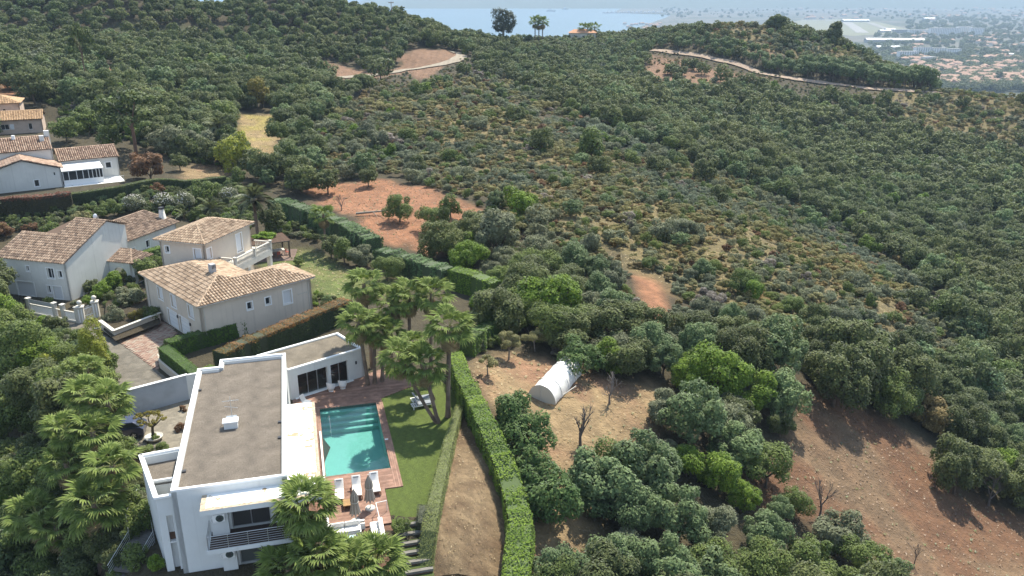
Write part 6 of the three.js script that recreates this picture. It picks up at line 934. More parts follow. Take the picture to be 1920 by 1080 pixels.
{ const p = gp(954, 578), t = thing('cloth_canopy', 'small white cloth canopy half hidden between the green bushes', 'canopy', [p[0], ground(...p), p[1]], 0.4); const g = new THREE.ConeGeometry(1.3, 0.6, 4, 3); g.rotateY(0.78); g.translate(0, 1.9, 0); obj('cloth', g, M.slabTop, t); for (const [x, z] of [[-0.7, -0.7], [0.7, -0.7], [-0.7, 0.7], [0.7, 0.7]]) obj('pole', bar(V(x, 0, z), V(x, 1.65, z), 0.03), M.darkMetal, t); }
{ const p = gp(283, 178), t = thing('flat_shed', 'pale flat roof of a small shed among the trees', 'shed', [p[0], ground(...p) + 0.2, p[1]], 0.2); obj('roof', rbx(-3, 2.4, -1.6, 3, 2.6, 1.6, 0.04), M.creamLight, t); obj('wall', bx(-2.6, 0, -1.3, 2.6, 2.4, 1.3), M.offWhite, t); }
// ---------------------------------------------------------------- hedges
{
  const up = (list, h) => list.map(([x, y]) => gp(x, y, h)), GR = PAL.green;
  const lightG = [[0.12, 0.15, 0.035], [0.30, 0.33, 0.11]], glossy = [[0.07, 0.14, 0.012], [0.26, 0.36, 0.045]], dark = [[0.025, 0.045, 0.015], [0.07, 0.10, 0.03]];
  hedge('thin pale green clipped hedge curving between lawn and dry strip', [[862, 760], [852, 790], [842, 825], [831, 870], [820, 915], [811, 955], [803, 1000], [797, 1040], [792, 1090]].map(([x, y]) => gp(x, y, 1.0)), 0.7, 1.05, { pal: lightG, leaf: 0.085, dens: 190, taper: 1, bumpy: 0.05, wEnd: 1.15 });
  hedge('tall bright green hedge running down the orchard side of the dry strip', [[853, 660], [868, 705], [890, 748], [912, 795], [934, 842], [955, 895], [970, 945], [976, 990], [970, 1040], [966, 1090]].map(([x, y]) => gp(x, y, 2.0)), 1.35, 2.1, { pal: glossy, leaf: 0.16, dens: 120, taper: 0.95, bumpy: 0.26, wEnd: 2.0, hEnd: 2.1 });
  hedge('low square block of grey green hedge at the corner of the lawn', [[797, 945], [794, 978]].map(([x, y]) => gp(x, y, 0.9)), 1.0, 0.9, { pal: [[0.07, 0.085, 0.045], [0.14, 0.15, 0.09]], leaf: 0.07, dens: 260, taper: 1, bumpy: 0.02 });
  hedge('flat-topped bright green hedge along the corner of the drive', up([[305, 648], [340, 675], [368, 698]], 1.9), 1.1, 1.9, { pal: [[0.045, 0.10, 0.012], [0.12, 0.21, 0.022]], leaf: 0.10, dens: 170, taper: 1, bumpy: 0.03 });
  hedge('short leafy hedge joining the flat-topped hedge to the villa wall', up([[372, 698], [398, 684]], 1.5), 0.9, 1.5, { pal: glossy, leaf: 0.14, dens: 110 });
  hedge('leafy laurel hedge under the side wall of the cream villa', up([[312, 640], [370, 622], [420, 609], [466, 592]], 1.7), 1.3, 1.7, { pal: [[0.045, 0.09, 0.014], [0.12, 0.20, 0.03]], leaf: 0.2, dens: 70, bumpy: 0.2 });
  hedge('long hedge with red-tipped top between the two villas', up([[410, 660], [450, 640], [500, 620], [560, 595], [610, 575], [650, 560]], 2.4), 1.7, 2.4, { pal: dark, topPal: [[0.10, 0.09, 0.02], [0.36, 0.15, 0.05]], leaf: 0.15, dens: 110, bumpy: 0.18 });
  hedge('tall reddish hedge below the white gable wall', up([[-30, 374], [60, 368], [132, 360]], 3.0), 1.8, 3.0, { pal: [[0.035, 0.035, 0.014], [0.09, 0.075, 0.03]], topPal: [[0.12, 0.045, 0.025], [0.26, 0.10, 0.055]], leaf: 0.26, dens: 50, bumpy: 0.2 });
  hedge('long low clipped dark hedge along the conservatory terrace', up([[134, 362], [235, 347], [330, 336], [422, 330]], 1.9), 1.2, 1.9, { pal: dark, topPal: [[0.06, 0.09, 0.02], [0.14, 0.17, 0.04]], leaf: 0.16, dens: 80, bumpy: 0.05 });
  hedge('bright flat-topped hedge beside the porch of the gabled villa', up([[216, 492], [255, 474], [302, 462]], 1.5), 1.3, 1.5, { pal: glossy, leaf: 0.15, dens: 100, bumpy: 0.08 });
  hedge('long feathery blue green hedge behind the pergola', up([[512, 372], [560, 383], [600, 398], [650, 418], [700, 447]], 2.6), 3.0, 2.6, { pal: [[0.055, 0.10, 0.032], [0.16, 0.25, 0.095]], leaf: 0.3, dens: 45, bumpy: 0.5, taper: 0.75 });
  hedge('feathery blue green hedge between the garden and the clay clearing', up([[712, 465], [760, 478], [800, 490], [842, 503]], 2.4), 2.8, 2.4, { pal: [[0.055, 0.10, 0.032], [0.16, 0.25, 0.095]], leaf: 0.28, dens: 50, bumpy: 0.45, taper: 0.75 });
  hedge('glossy bright green hedge section at the garden end', up([[848, 502], [890, 512], [930, 528]], 2.6), 2.2, 2.6, { pal: glossy, leaf: 0.22, dens: 60, bumpy: 0.4, taper: 0.85 });
  hedge('bright green leafy hedge beside the little olive trees', up([[872, 636], [905, 612], [945, 594], [968, 588]], 1.8), 1.9, 1.8, { pal: [[0.055, 0.115, 0.014], [0.16, 0.24, 0.035]], leaf: 0.2, dens: 70, bumpy: 0.6, taper: 0.85 });
}
// ---------------------------------------------------------------- trees, bushes and palms one can tell apart
const P = (kind, x, y, w, label, o) => plant(o?.name ?? ({ pine: 'pine_tree', round: 'pine_tree', oak: 'oak_tree', olive: 'olive_tree', grey: 'grey_shrub', blue: 'mimosa_tree', gold: 'golden_tree', feathery: 'bamboo_clump', twiggy: 'bare_shrub', heather: 'brown_shrub', rust: 'red_shrub', broadleaf: 'fig_tree', bright: 'green_bush', green: 'green_tree', young: 'young_pine' })[kind], o?.cat ?? (/tree|pine/.test(label) ? 'tree' : 'shrub'), kind, x, y, w, label, o);
// lower right, from the orchard to the brown field
P('blue', 1300, 775, 160, 'large silvery blue green tree at the near edge of the brown field');
P('grey', 1245, 765, 95, 'grey green shrub beside the dry orchard edge, below the bright tree');
P('bright', 1340, 690, 150, 'big bright green tree topping the group above the brown field');
P('bright', 1415, 735, 110, 'bright green tree reaching the upper corner of the brown field');
P('bright', 1290, 700, 90, 'smaller bright green tree leaning against the big bright one');
P('blue', 1245, 672, 90, 'blue green tree below the clay path, upper one of its group');
P('green', 1180, 655, 66, 'dark green bush at the foot of the clay path');
P('blue', 1310, 640, 120, 'rounded blue green tree above the big bright green tree');
P('oak', 1466, 795, 62, 'small dark tree with bare lower limbs at the field edge');
P('green', 1440, 870, 115, 'full round green tree beside the brown field');
P('bright', 1350, 885, 110, 'olive bright green tree in the lower wood beside the field');
P('bright', 1290, 860, 90, 'yellowish green tree top among the blue green trees');
P('bright', 1398, 928, 80, 'low bright green bush below the round green tree');
P('blue', 1240, 870, 110, 'blue green tree at the orchard edge with a small bush before it');
P('blue', 1190, 950, 140, 'big blue green tree at the lower orchard edge');
P('blue', 1275, 960, 150, 'big blue green tree in the middle of the lower wood');
P('grey', 1345, 985, 110, 'grey green tree between the lower wood and the clay gap');
P('blue', 1150, 1045, 140, 'blue green tree at the bottom frame edge, beside the orchard');
P('blue', 1245, 1055, 150, 'wide blue green tree at the bottom frame edge, below the orchard');
P('green', 1340, 1060, 120, 'brownish green tree at the bottom frame edge among blue green ones');
P('blue', 1435, 1000, 120, 'dense blue green bush at the lower end of the clay gap');
P('blue', 1460, 955, 70, 'small blue green bush beside the thin bare tree');
P('green', 1430, 1060, 120, 'green tree at the bottom frame edge below the dense bush');
P('green', 1520, 1050, 120, 'light green tree at the bottom frame edge, middle of three');
P('green', 1610, 1045, 110, 'light green tree at the bottom frame edge, next to the field');
P('blue', 1680, 1068, 80, 'low green bush at the bottom corner of the brown field');
P('green', 1490, 940, 75, 'small open tree beside the thin bare tree in the field');
P('oak', 1800, 865, 120, 'large dark tree with a straight trunk standing in the brown field', { tall: 1.25 });
P('blue', 1850, 800, 90, 'dark blue green tree behind the field tree with straight trunk');
P('blue', 1905, 825, 80, 'dark blue green tree at the frame edge above the bent bare tree');
P('oak', 1610, 650, 185, 'broad round oak standing out on the end of the spur');
P('oak', 1570, 700, 150, 'dark oak bordering the top of the brown field');
P('green', 1660, 735, 110, 'green oak casting shade on the brown field');
P('heather', 1740, 775, 130, 'brown-green shrub mass overhanging the brown field');
P('oak', 1700, 700, 140, 'dark oak behind the brown-green shrub mass');
P('twiggy', 1705, 690, 60, 'grey leafless bush among the dark oaks above the field');
// orchard and the strip of figs
P('broadleaf', 965, 770, 95, 'large-leaved fig tree beside the greenhouse tunnel and tall hedge');
P('broadleaf', 990, 815, 110, 'large-leaved fig tree, second along the tall hedge');
P('broadleaf', 1005, 885, 100, 'large-leaved fig tree, third along the tall hedge');
P('broadleaf', 1035, 935, 125, 'dark large-leaved tree, lowest along the tall hedge');
P('bright', 1098, 880, 46, 'little upright bright bush in the dry orchard');
P('bright', 1193, 868, 44, 'bright green bush at the far border of the dry orchard');
P('green', 1204, 815, 30, 'tiny sapling in the dry orchard');
P('broadleaf', 1086, 664, 86, 'dark large-leaved tree behind the greenhouse tunnel');
P('olive', 953, 640, 68, 'small olive tree with a round crown above the orchard, tallest of three');
P('olive', 915, 676, 54, 'small olive tree nearest the tall hedge');
P('olive', 1003, 628, 60, 'small olive tree farthest from the tall hedge');
P('bright', 1035, 555, 150, 'large spreading bright-topped tree beside the white cloth canopy', { cat: 'tree' });
P('green', 1085, 600, 90, 'dark green tree below the spreading bright-topped tree');
P('green', 985, 590, 80, 'shaded green bush under the spreading bright-topped tree');
P('bright', 905, 565, 66, 'bright green bush beside the tall palms');
P('grey', 945, 545, 50, 'grey shrub behind the white cloth canopy');
P('blue', 1150, 575, 110, 'blue green tree beside the clay path, upper side');
P('blue', 1125, 540, 80, 'blue green shrub up the slope from the clay path');
P('twiggy', 1130, 600, 70, 'dry brown bush beside the clay path');
P('grey', 930, 440, 130, 'wide silvery green shrub clump above the bright bush');
P('bright', 878, 475, 86, 'bright green bush below the wide silvery clump');
P('grey', 1010, 470, 90, 'silvery shrub on the slope, right of the wide silvery clump');
P('grey', 1240, 430, 60, 'pale grey green shrub clump on the heath, upper slope side'); P('grey', 1278, 424, 70, 'pale grey green shrub clump standing out on the heath, largest of three', { tall: 0.8 }); P('grey', 1305, 436, 46, 'pale grey green shrub clump on the heath, valley side');
P('oak', 1325, 318, 58, 'dark round shrub on the heath near the valley edge');
P('oak', 1230, 305, 56, 'dark round shrub on the heath, upper of two');
P('oak', 1015, 262, 60, 'dark shrub beside the brown heath, upper slope');
P('green', 1110, 270, 75, 'green shrub clump beside the upper heath');
// the clay clearing
P('green', 748, 388, 66, 'compact green tree standing on the clay clearing', { cat: 'tree' });
P('green', 806, 408, 66, 'green tree on the clay clearing beside the slender pine', { cat: 'tree' });
P('green', 845, 386, 56, 'green tree at the far rim of the clay clearing', { cat: 'tree' });
P('pine', 832, 405, 34, 'slender pine with a thin bare trunk on the clay clearing', { tall: 1.9 });
P('oak', 690, 330, 44, 'dark small tree behind the clay clearing', { cat: 'tree' });
P('oak', 560, 320, 70, 'dark bushy tree above the feathery hedge', { cat: 'tree' });
P('oak', 614, 335, 66, 'dark bushy tree at the upper rim of the clay clearing', { cat: 'tree' });
// about the hamlet
P('pine', 242, 205, 150, 'great dark umbrella pine behind the conservatory house', { tall: 0.85 });
P('gold', 489, 170, 64, 'golden green rounded tree beside the tan meadow');
P('blue', 374, 172, 72, 'blue green tree between the great pine and the golden tree');
P('blue', 300, 150, 70, 'blue green tree behind the flat shed');
P('grey', 310, 262, 80, 'silvery olive-like tree below the great pine');
P('grey', 375, 262, 70, 'silvery tree beside the feather palm');
P('green', 420, 215, 60, 'dark cypress-like tree behind the feather palm', { tall: 1.2 });
P('rust', 278, 305, 92, 'russet bush beside the conservatory house');
P('oak', 335, 300, 44, 'small rounded grey bush beside the russet bush');
P('feathery', 441, 290, 76, 'yellow green bamboo clump at the end of the hamlet');
P('green', 445, 330, 40, 'round green bush at the end of the clipped dark hedge');
P('blue', 500, 330, 44, 'blue green bush beside the end of the clipped dark hedge');
P('pine', 150, 75, 54, 'tall thin tree with a bare trunk above the red bank', { tall: 2.1 });
P('green', 50, 232, 34, 'dark bush before the lower rosy house');
P('green', 120, 240, 60, 'green bush at the gable of the lower rosy house');
P('oak', 60, 160, 80, 'dark spiky tree above the rosy houses');
P('oak', 125, 135, 60, 'dark tree beside the red bank');
P('green', 165, 220, 70, 'green garden tree behind the conservatory house');
P('green', 205, 255, 60, 'green bushes behind the conservatory roof');
P('green', 395, 120, 64, 'brownish green tree on the upper slope');
P('oak', 580, 88, 46, 'dark round pine beside the clay road cutting');
P('oak', 712, 125, 56, 'grey green bush on the bend of the clay road');
// flower garden between the terrace hedge and the gabled villa
[[250, 380, 46, 'white flowering oleander above the gabled villa roof, nearest the street'], [305, 376, 44, 'white flowering oleander above the gabled villa, second in the row'], [345, 376, 44, 'white flowering oleander above the gabled villa, third in the row'], [428, 365, 40, 'white flowering oleander beside the feather-leaved palm']].forEach(([x, y, w, lab], i) => {
  const t = P('grey', x, y, w, lab, { name: 'oleander' }), o = P3(), R = rng(60 + i), p = V(), n = V(); for (let k = 0; k < 170; k++) { const an = R() * 6.283, e = Math.asin(R() * 1.1 - 0.1 > 1 ? 1 : R()); n.set(Math.cos(an) * Math.cos(e), Math.sin(e), Math.sin(an) * Math.cos(e)); p.set(n.x * 0.98, 0.75 + n.y * 0.82, n.z * 0.98); leafAt(o, p, n, 0.085, 0.9, R, [0.75, 0.72, 0.68]); } obj('flowers', leafGeo(o), M.leaf, t).userData.kind = 'stuff';
});
P('green', 385, 355, 56, 'tall green bush between the white oleanders'); P('rust', 296, 352, 30, 'reddish small bush against the dark clipped hedge'); P('green', 212, 390, 36, 'round green bush left of the white oleanders'); P('green', 187, 396, 28, 'smaller round green bush above the ridge tiles'); P('olive', 155, 405, 44, 'yellowish bush behind the gabled villa'); P('rust', 55, 425, 34, 'orange leaved bush below the reddish hedge'); P('green', 95, 430, 40, 'dull green bush below the reddish hedge'); P('rust', 5, 430, 40, 'rusty drooping bush at the frame edge');
P('green', 645, 470, 60, 'pale twiggy shrub beside the feathery hedge', { name: 'shrub' }); P('grey', 675, 478, 66, 'grey rounded shrub at the garden border'); P('green', 725, 500, 62, 'green shrub at the garden border below the hedge'); P('oak', 620, 460, 56, 'dark leafy bush under the fan palm by the pergola'); P('green', 560, 488, 24, 'small leafy garden plant on the lawn by the pergola'); P('oak', 510, 410, 60, 'brownish shrub behind the pergola'); P('green', 370, 400, 30, 'palm-like green tuft behind the tower roof');
// beds beside the street
P('oak', 170, 535, 40, 'clipped round dark bush against the gabled villa wall'); P('bright', 212, 525, 52, 'bright leafy bush in the gabled villa garden'); P('bright', 190, 545, 44, 'second bright leafy bush nearer the gate'); P('grey', 240, 555, 62, 'grey olive-like shrub in the flower bed'); P('grey', 213, 590, 44, 'silver shrub at the end of the flower bed'); P('gold', 255, 590, 34, 'yellow flowering bush in the flower bed'); P('green', 285, 585, 40, 'dark green bush at the villa end of the flower bed'); P('green', 270, 505, 60, 'tangle of green shrubs below the flat-topped hedge'); P('bright', 165, 562, 26, 'small bright bush behind the gate pillar'); P('grey', 140, 568, 22, 'little white rose bush by the gate pillar'); P('green', 90, 565, 26, 'small ragged tree behind the street fence');
P('green', 508, 590, 44, 'rounded green bush against the cream villa wall'); P('red' in PAL ? 'rust' : 'rust', 538, 580, 26, 'dark red small bush by the cream villa corner');
P('green', 272, 845, 42, 'low dark clipped bush behind the wing roof', { tall: 0.6 }); P('green', 305, 838, 40, 'low light clipped bush beside the bonsai bowl', { tall: 0.6 });
P('green', 752, 985, 40, 'rounded green shrub at the head of the lawn steps');
P('rust', 337, 800, 26, 'spiky dark red plant against the villa wall', { name: 'spiky_plant' }); P('rust', 342, 765, 20, 'second spiky dark red plant, nearer the grey wall', { name: 'spiky_plant' });
// the green mass on the near side of the street
P('green', 40, 645, 130, 'large dense green tree beside the street fence'); P('green', 5, 700, 110, 'dense green tree at the frame edge, below the street'); P('green', 118, 678, 80, 'green tree overhanging the street corner'); P('oak', 70, 720, 130, 'shaded dark tree below the dense green tree'); P('feathery', 95, 692, 46, 'upright yellow green bamboo, smaller of two by the street', { tall: 1.3 }); P('feathery', 168, 660, 76, 'large yellow green bamboo by the street', { tall: 1.3 }); P('oak', 135, 715, 60, 'blue green tree between the two bamboos');
P('green', 30, 770, 120, 'light green tree at the frame edge, lower slope'); P('oak', 60, 860, 120, 'dark tree deep in the palm garden'); P('green', 40, 1010, 150, 'big green tree in the bottom corner'); P('green', 100, 1060, 130, 'green tree at the bottom frame edge beside the corner tree'); P('green', 240, 940, 60, 'bright bush beside the villa wing'); P('green', 235, 880, 54, 'green bush between palm and villa wing'); P('bright', 290, 1055, 44, 'pale green bush at the foot of the villa wing'); P('oak', 200, 1020, 90, 'dark shrub beside the stepped path'); P('bright', 20, 935, 80, 'green bush below the leaning fan palm');
// ---- bare trees
function bare(x, y, h, label, seed, o = {}) { const g = gp(x, y), t = thing('bare_tree', label, 'tree', [g[0], ground(...g), g[1]], seed); obj('branches', bareTreeGeo(seed, h, o.r ?? 0.13, o.c ?? [0.13, 0.11, 0.10], o.d ?? 4, o.splay ?? 0.55), M.bark, t); heroSpots.push([g[0], g[1], 1]); return t; }
bare(1088, 835, 4.4, 'leafless fruit tree with wide upright branches in the dry orchard', 3, { r: 0.17, splay: 0.6 }); bare(1143, 757, 3.6, 'leafless fruit tree behind the greenhouse tunnel', 5, { c: [0.2, 0.17, 0.15], splay: 0.8 }); bare(1536, 968, 4.4, 'thin upright dead tree in the brown field', 8, { r: 0.12, splay: 0.3 }); bare(1853, 948, 4.6, 'bent bare tree at the field edge beneath the dark trees', 11, { splay: 0.8 }); bare(1715, 1060, 2.8, 'small bare shrub-like tree at the bottom of the field', 13, { r: 0.06, splay: 0.5 }); bare(640, 395, 3.4, 'fallen-looking pale bare tree beside the clay clearing', 17, { r: 0.1, splay: 0.9 });
{ const g = gp(700, 404), t = thing('fallen_trunk', 'pale fallen tree trunk lying on the clay clearing', 'log', [g[0], ground(...g), g[1]]), o = P3(), R = rng(4); limb(o, V(-2.6, 0.4, 0.3), V(2.8, 0.75, -0.4), 0.2, 0.1, [0.3, 0.25, 0.2], 7, 0.1, R, 5); limb(o, V(1, 0.6, 0), V(2.4, 1.6, 0.8), 0.09, 0.03, [0.3, 0.25, 0.2], 5, 0.2, R); limb(o, V(0, 0.55, 0), V(0.8, -0.1, 1), 0.09, 0.04, [0.25, 0.2, 0.16], 5, 0.2, R); obj('trunk', leafGeo(o), M.bark, t); }
// ---- palms
const PB = (x, y) => gp(x, y), PC = (x, y, h) => gp(x, y, h);
palm(PB(690, 722), 6.4, 1.45, 'tall fan palm in the pool house cluster, nearest the glass doors', { lean: [-0.5, 0.3], y0: 0, big: 1.08 });
palm(PB(703, 720), 5.5, 1.35, 'fan palm in the pool house cluster, middle trunk', { lean: [0.2, -0.3], y0: 0, big: 1.08 });
palm(PB(716, 716), 5.0, 1.35, 'fan palm in the pool house cluster, trunk nearest the deck', { lean: [0.7, -0.2], y0: 0, big: 1.08 });
palm(PB(698, 690), 8.4, 1.5, 'tallest fan palm rising behind the pool house', { lean: [-0.4, -0.5], y0: 0, big: 1.08 });
palm(PB(735, 695), 6.8, 1.5, 'fan palm behind the pool house beside the tallest palm', { lean: [0.2, -0.4], y0: 0, big: 1.08 });
palm(PB(770, 690), 7.4, 1.55, 'fan palm at the far deck, behind the leaning trunks', { lean: [0.1, -0.2], y0: 0, big: 1.08 });
palm(PB(808, 690), 7.5, 1.6, 'fan palm at the far deck, next to the tall hedge', { lean: [0.3, -0.4], y0: 0, big: 1.08 });
palm(PB(828, 795), 5.7, 1.45, 'leaning fan palm on the lawn with a strongly curved trunk', { lean: [-3.4, -1.2, 0.75], y0: 0, big: 1.08 });
palm(PB(824, 793), 5.3, 1.5, 'upright fan palm on the lawn, middle of the leaning group', { lean: [-1.2, -0.4, 0.9], y0: 0, big: 1.08 });
palm(PB(840, 782), 8.1, 1.6, 'tall straight fan palm on the lawn beside the hedge', { lean: [0.3, -0.6], y0: 0, big: 1.08, r: 0.22 });
palm(PB(815, 750), 5.2, 1.2, 'slanting fan palm behind the lawn loungers', { lean: [-1.6, -0.6, 0.9], y0: 0, big: 1.08 });
palm(PC(572, 952, 4.6), 4.8, 1.65, 'large fan palm before the villa balcony', { fronds: 40, dry: 14, r: 0.24 });
palm(PC(600, 1040, 3.4), 3.4, 1.55, 'fan palm at the bottom edge below the balcony palm', { fronds: 38 });
palm(PC(705, 1050, 3.0), 3.0, 1.55, 'fan palm at the bottom edge beside the lawn steps', { fronds: 36 });
palm(PC(650, 1065, 2.4), 2.4, 1.6, 'low fan palm between the two palms at the bottom edge', { fronds: 34 });
palm(PC(540, 1065, 2.2), 2.2, 1.5, 'low fan palm against the lower storey of the villa', { fronds: 32 });
[[205, 748, 5.5, 1.6, 'fan palm nearest the grey boundary wall'], [150, 745, 5.2, 1.55, 'fan palm beside the palm nearest the grey wall'], [135, 800, 5.0, 1.5, 'fan palm in the left garden, above the parked car'], [172, 812, 4.6, 1.55, 'fan palm whose fronds overhang the parked car'], [205, 868, 4.4, 1.55, 'fan palm between the courtyard and the villa wing'], [125, 870, 4.8, 1.5, 'fan palm in the middle of the left garden'], [75, 960, 5.2, 1.75, 'fan palm with a leaning crown in the lower left garden'], [165, 945, 5.2, 1.9, 'largest fan palm of the lower left garden, trunk showing'], [110, 985, 4.2, 1.5, 'small fan palm under the largest palm of the left garden'], [165, 690, 4.6, 1.2, 'fan palm half buried in the bamboo by the street']].forEach(([x, y, h, s, lab], i) => palm(PC(x, y, h), h, s, lab, { lean: [0.3 * Math.sin(i * 2), 0.3 * Math.cos(i * 3)] }));
palm(PC(606, 402, 4.6), 4.6, 1.5, 'fan palm by the pergola with a skirt of dry fronds', { dry: 22 });
palm(PC(476, 375, 5.6), 5.6, 2.3, 'feather-leaved palm rising behind the tower roof', { feather: true, fronds: 40, dry: 0, name: 'feather_palm', r: 0.26 });
palm(PC(410, 238, 4.6), 4.6, 2.3, 'feather-leaved palm at the end of the hamlet', { feather: true, fronds: 36, dry: 0, name: 'feather_palm', r: 0.26 });
palm(PC(395, 392, 1.2), 1.2, 1.8, 'low feather-leaved palm before the terrace hedge', { feather: true, fronds: 26, dry: 0, name: 'feather_palm' });
palm(PC(345, 402, 0.7), 0.7, 1.2, 'yucca-like low palm beside the tapered chimney', { feather: true, fronds: 18, dry: 0, name: 'feather_palm' });
// ---------------------------------------------------------------- tracks on the hills
function ribbon(pxs, width, lift, mat, name, label, colorFn) {
  const c = pxs.map(([x, y]) => gp(x, y)), L = [], Rr = []; c.forEach((p, i) => { const a = c[Math.max(0, i - 1)], b = c[Math.min(c.length - 1, i + 1)], l = Math.hypot(b[0] - a[0], b[1] - a[1]), nx = -(b[1] - a[1]) / l * width / 2, nz = (b[0] - a[0]) / l * width / 2; L.push([p[0] + nx, p[1] + nz]); Rr.push([p[0] - nx, p[1] - nz]); });
  const pos = [], col = [], idx = []; const steps = 5, cross = 4;
  let n = 0; for (let i = 0; i + 1 < c.length; i++) for (let s = 0; s < (i + 2 === c.length ? steps + 1 : steps); s++, n++) for (let k = 0; k <= cross; k++) { const f = s / steps, l = [lerp(L[i][0], L[i + 1][0], f), lerp(L[i][1], L[i + 1][1], f)], r = [lerp(Rr[i][0], Rr[i + 1][0], f), lerp(Rr[i][1], Rr[i + 1][1], f)], x = lerp(l[0], r[0], k / cross), z = lerp(l[1], r[1], k / cross); pos.push(x, ground(x, z) + lift, z); col.push(...colorFn(x, z)); }
  for (let i = 0; i + 1 < n; i++) for (let k = 0; k < cross; k++) { const a = i * (cross + 1) + k, b = a + 1, d = a + cross + 1, e = d + 1; idx.push(a, d, b, b, d, e); }
  const g = fromArrays(pos, col, new Array(pos.length).fill(0), pos.filter((_, i) => i % 3 !== 1).map((v) => v / 3)); g.setIndex(idx); g.computeVertexNormals(); const m = struct(name, g, M.track ??= std({ vertexColors: true, map: texClone(T.grain, 1), roughness: 1, side: THREE.DoubleSide })); m.userData.label = label; return c;
}
const trackA = ribbon([[640, 147], [670, 144], [700, 142], [735, 137], [768, 131], [800, 126.5], [830, 121], [852, 115], [864, 109], [866, 104], [858, 100], [845, 98]], 4.2, 0.3, null, 'dirt_road', 'pale dirt road bending round the clay bank', (x, z) => mixc([0.40, 0.33, 0.25], [0.52, 0.45, 0.35], fbm(x * 0.6, z * 0.6, 3)));
const trackB = ribbon([[1222, 95.5], [1260, 99.5], [1320, 107], [1370, 118], [1400, 128], [1430, 139], [1470, 146], [1510, 152], [1560, 159], [1620, 166], [1700, 171.5], [1760, 174.5], [1810, 177]], 3.6, 0.45, null, 'dirt_track', 'pinkish dirt track crossing the far hillside', (x, z) => mixc([0.46, 0.33, 0.24], [0.56, 0.43, 0.33], fbm(x * 0.6, z * 0.6, 3)));
// young pines planted along the track, on its uphill side
{
  const R = rng(77); let proto = null, k = 0;
  for (let i = 0; i + 1 < trackB.length; i++) { const a = trackB[i], b = trackB[i + 1], len = Math.hypot(b[0] - a[0], b[1] - a[1]); for (let s = 0; s < len; s += 2.9) for (let row = 0; row < 3; row++) {
    if (k > 240 || R() < 0.22) continue; const f = (s + R() * 1.5) / len, nx = (b[1] - a[1]) / len, nz = -(b[0] - a[0]) / len, sg = nz < 0 ? 1 : -1, off = (3.4 + row * 3.4 + R() * 1.6) * sg, x = lerp(a[0], b[0], f) + nx * off, z = lerp(a[1], b[1], f) + nz * off, h = (1.75 + 0.7 * R()) * (i > 6 ? 1.5 : 1), y = ground(x, z) - 0.1;
    if (!proto) { proto = thing('young_pine', 'young dark pine in the rows along the dirt track', 'tree', [x, y, z], 0, 'young pines lining the dirt track'); obj('trunk', trunkOf('young', 0), M.bark, proto); obj('crown', crownGeo('young', 0, 2), M.leaf, proto); proto.userData.base = 'young_pine'; proto.scale.set(h, h, h); }
    else copyOf(proto, [x, y, z], R() * 6.28, [h * 1.05, h * (0.85 + 0.3 * R()), h]);
    heroSpots.push([x, z, 1.2]); k++;
  } }
}
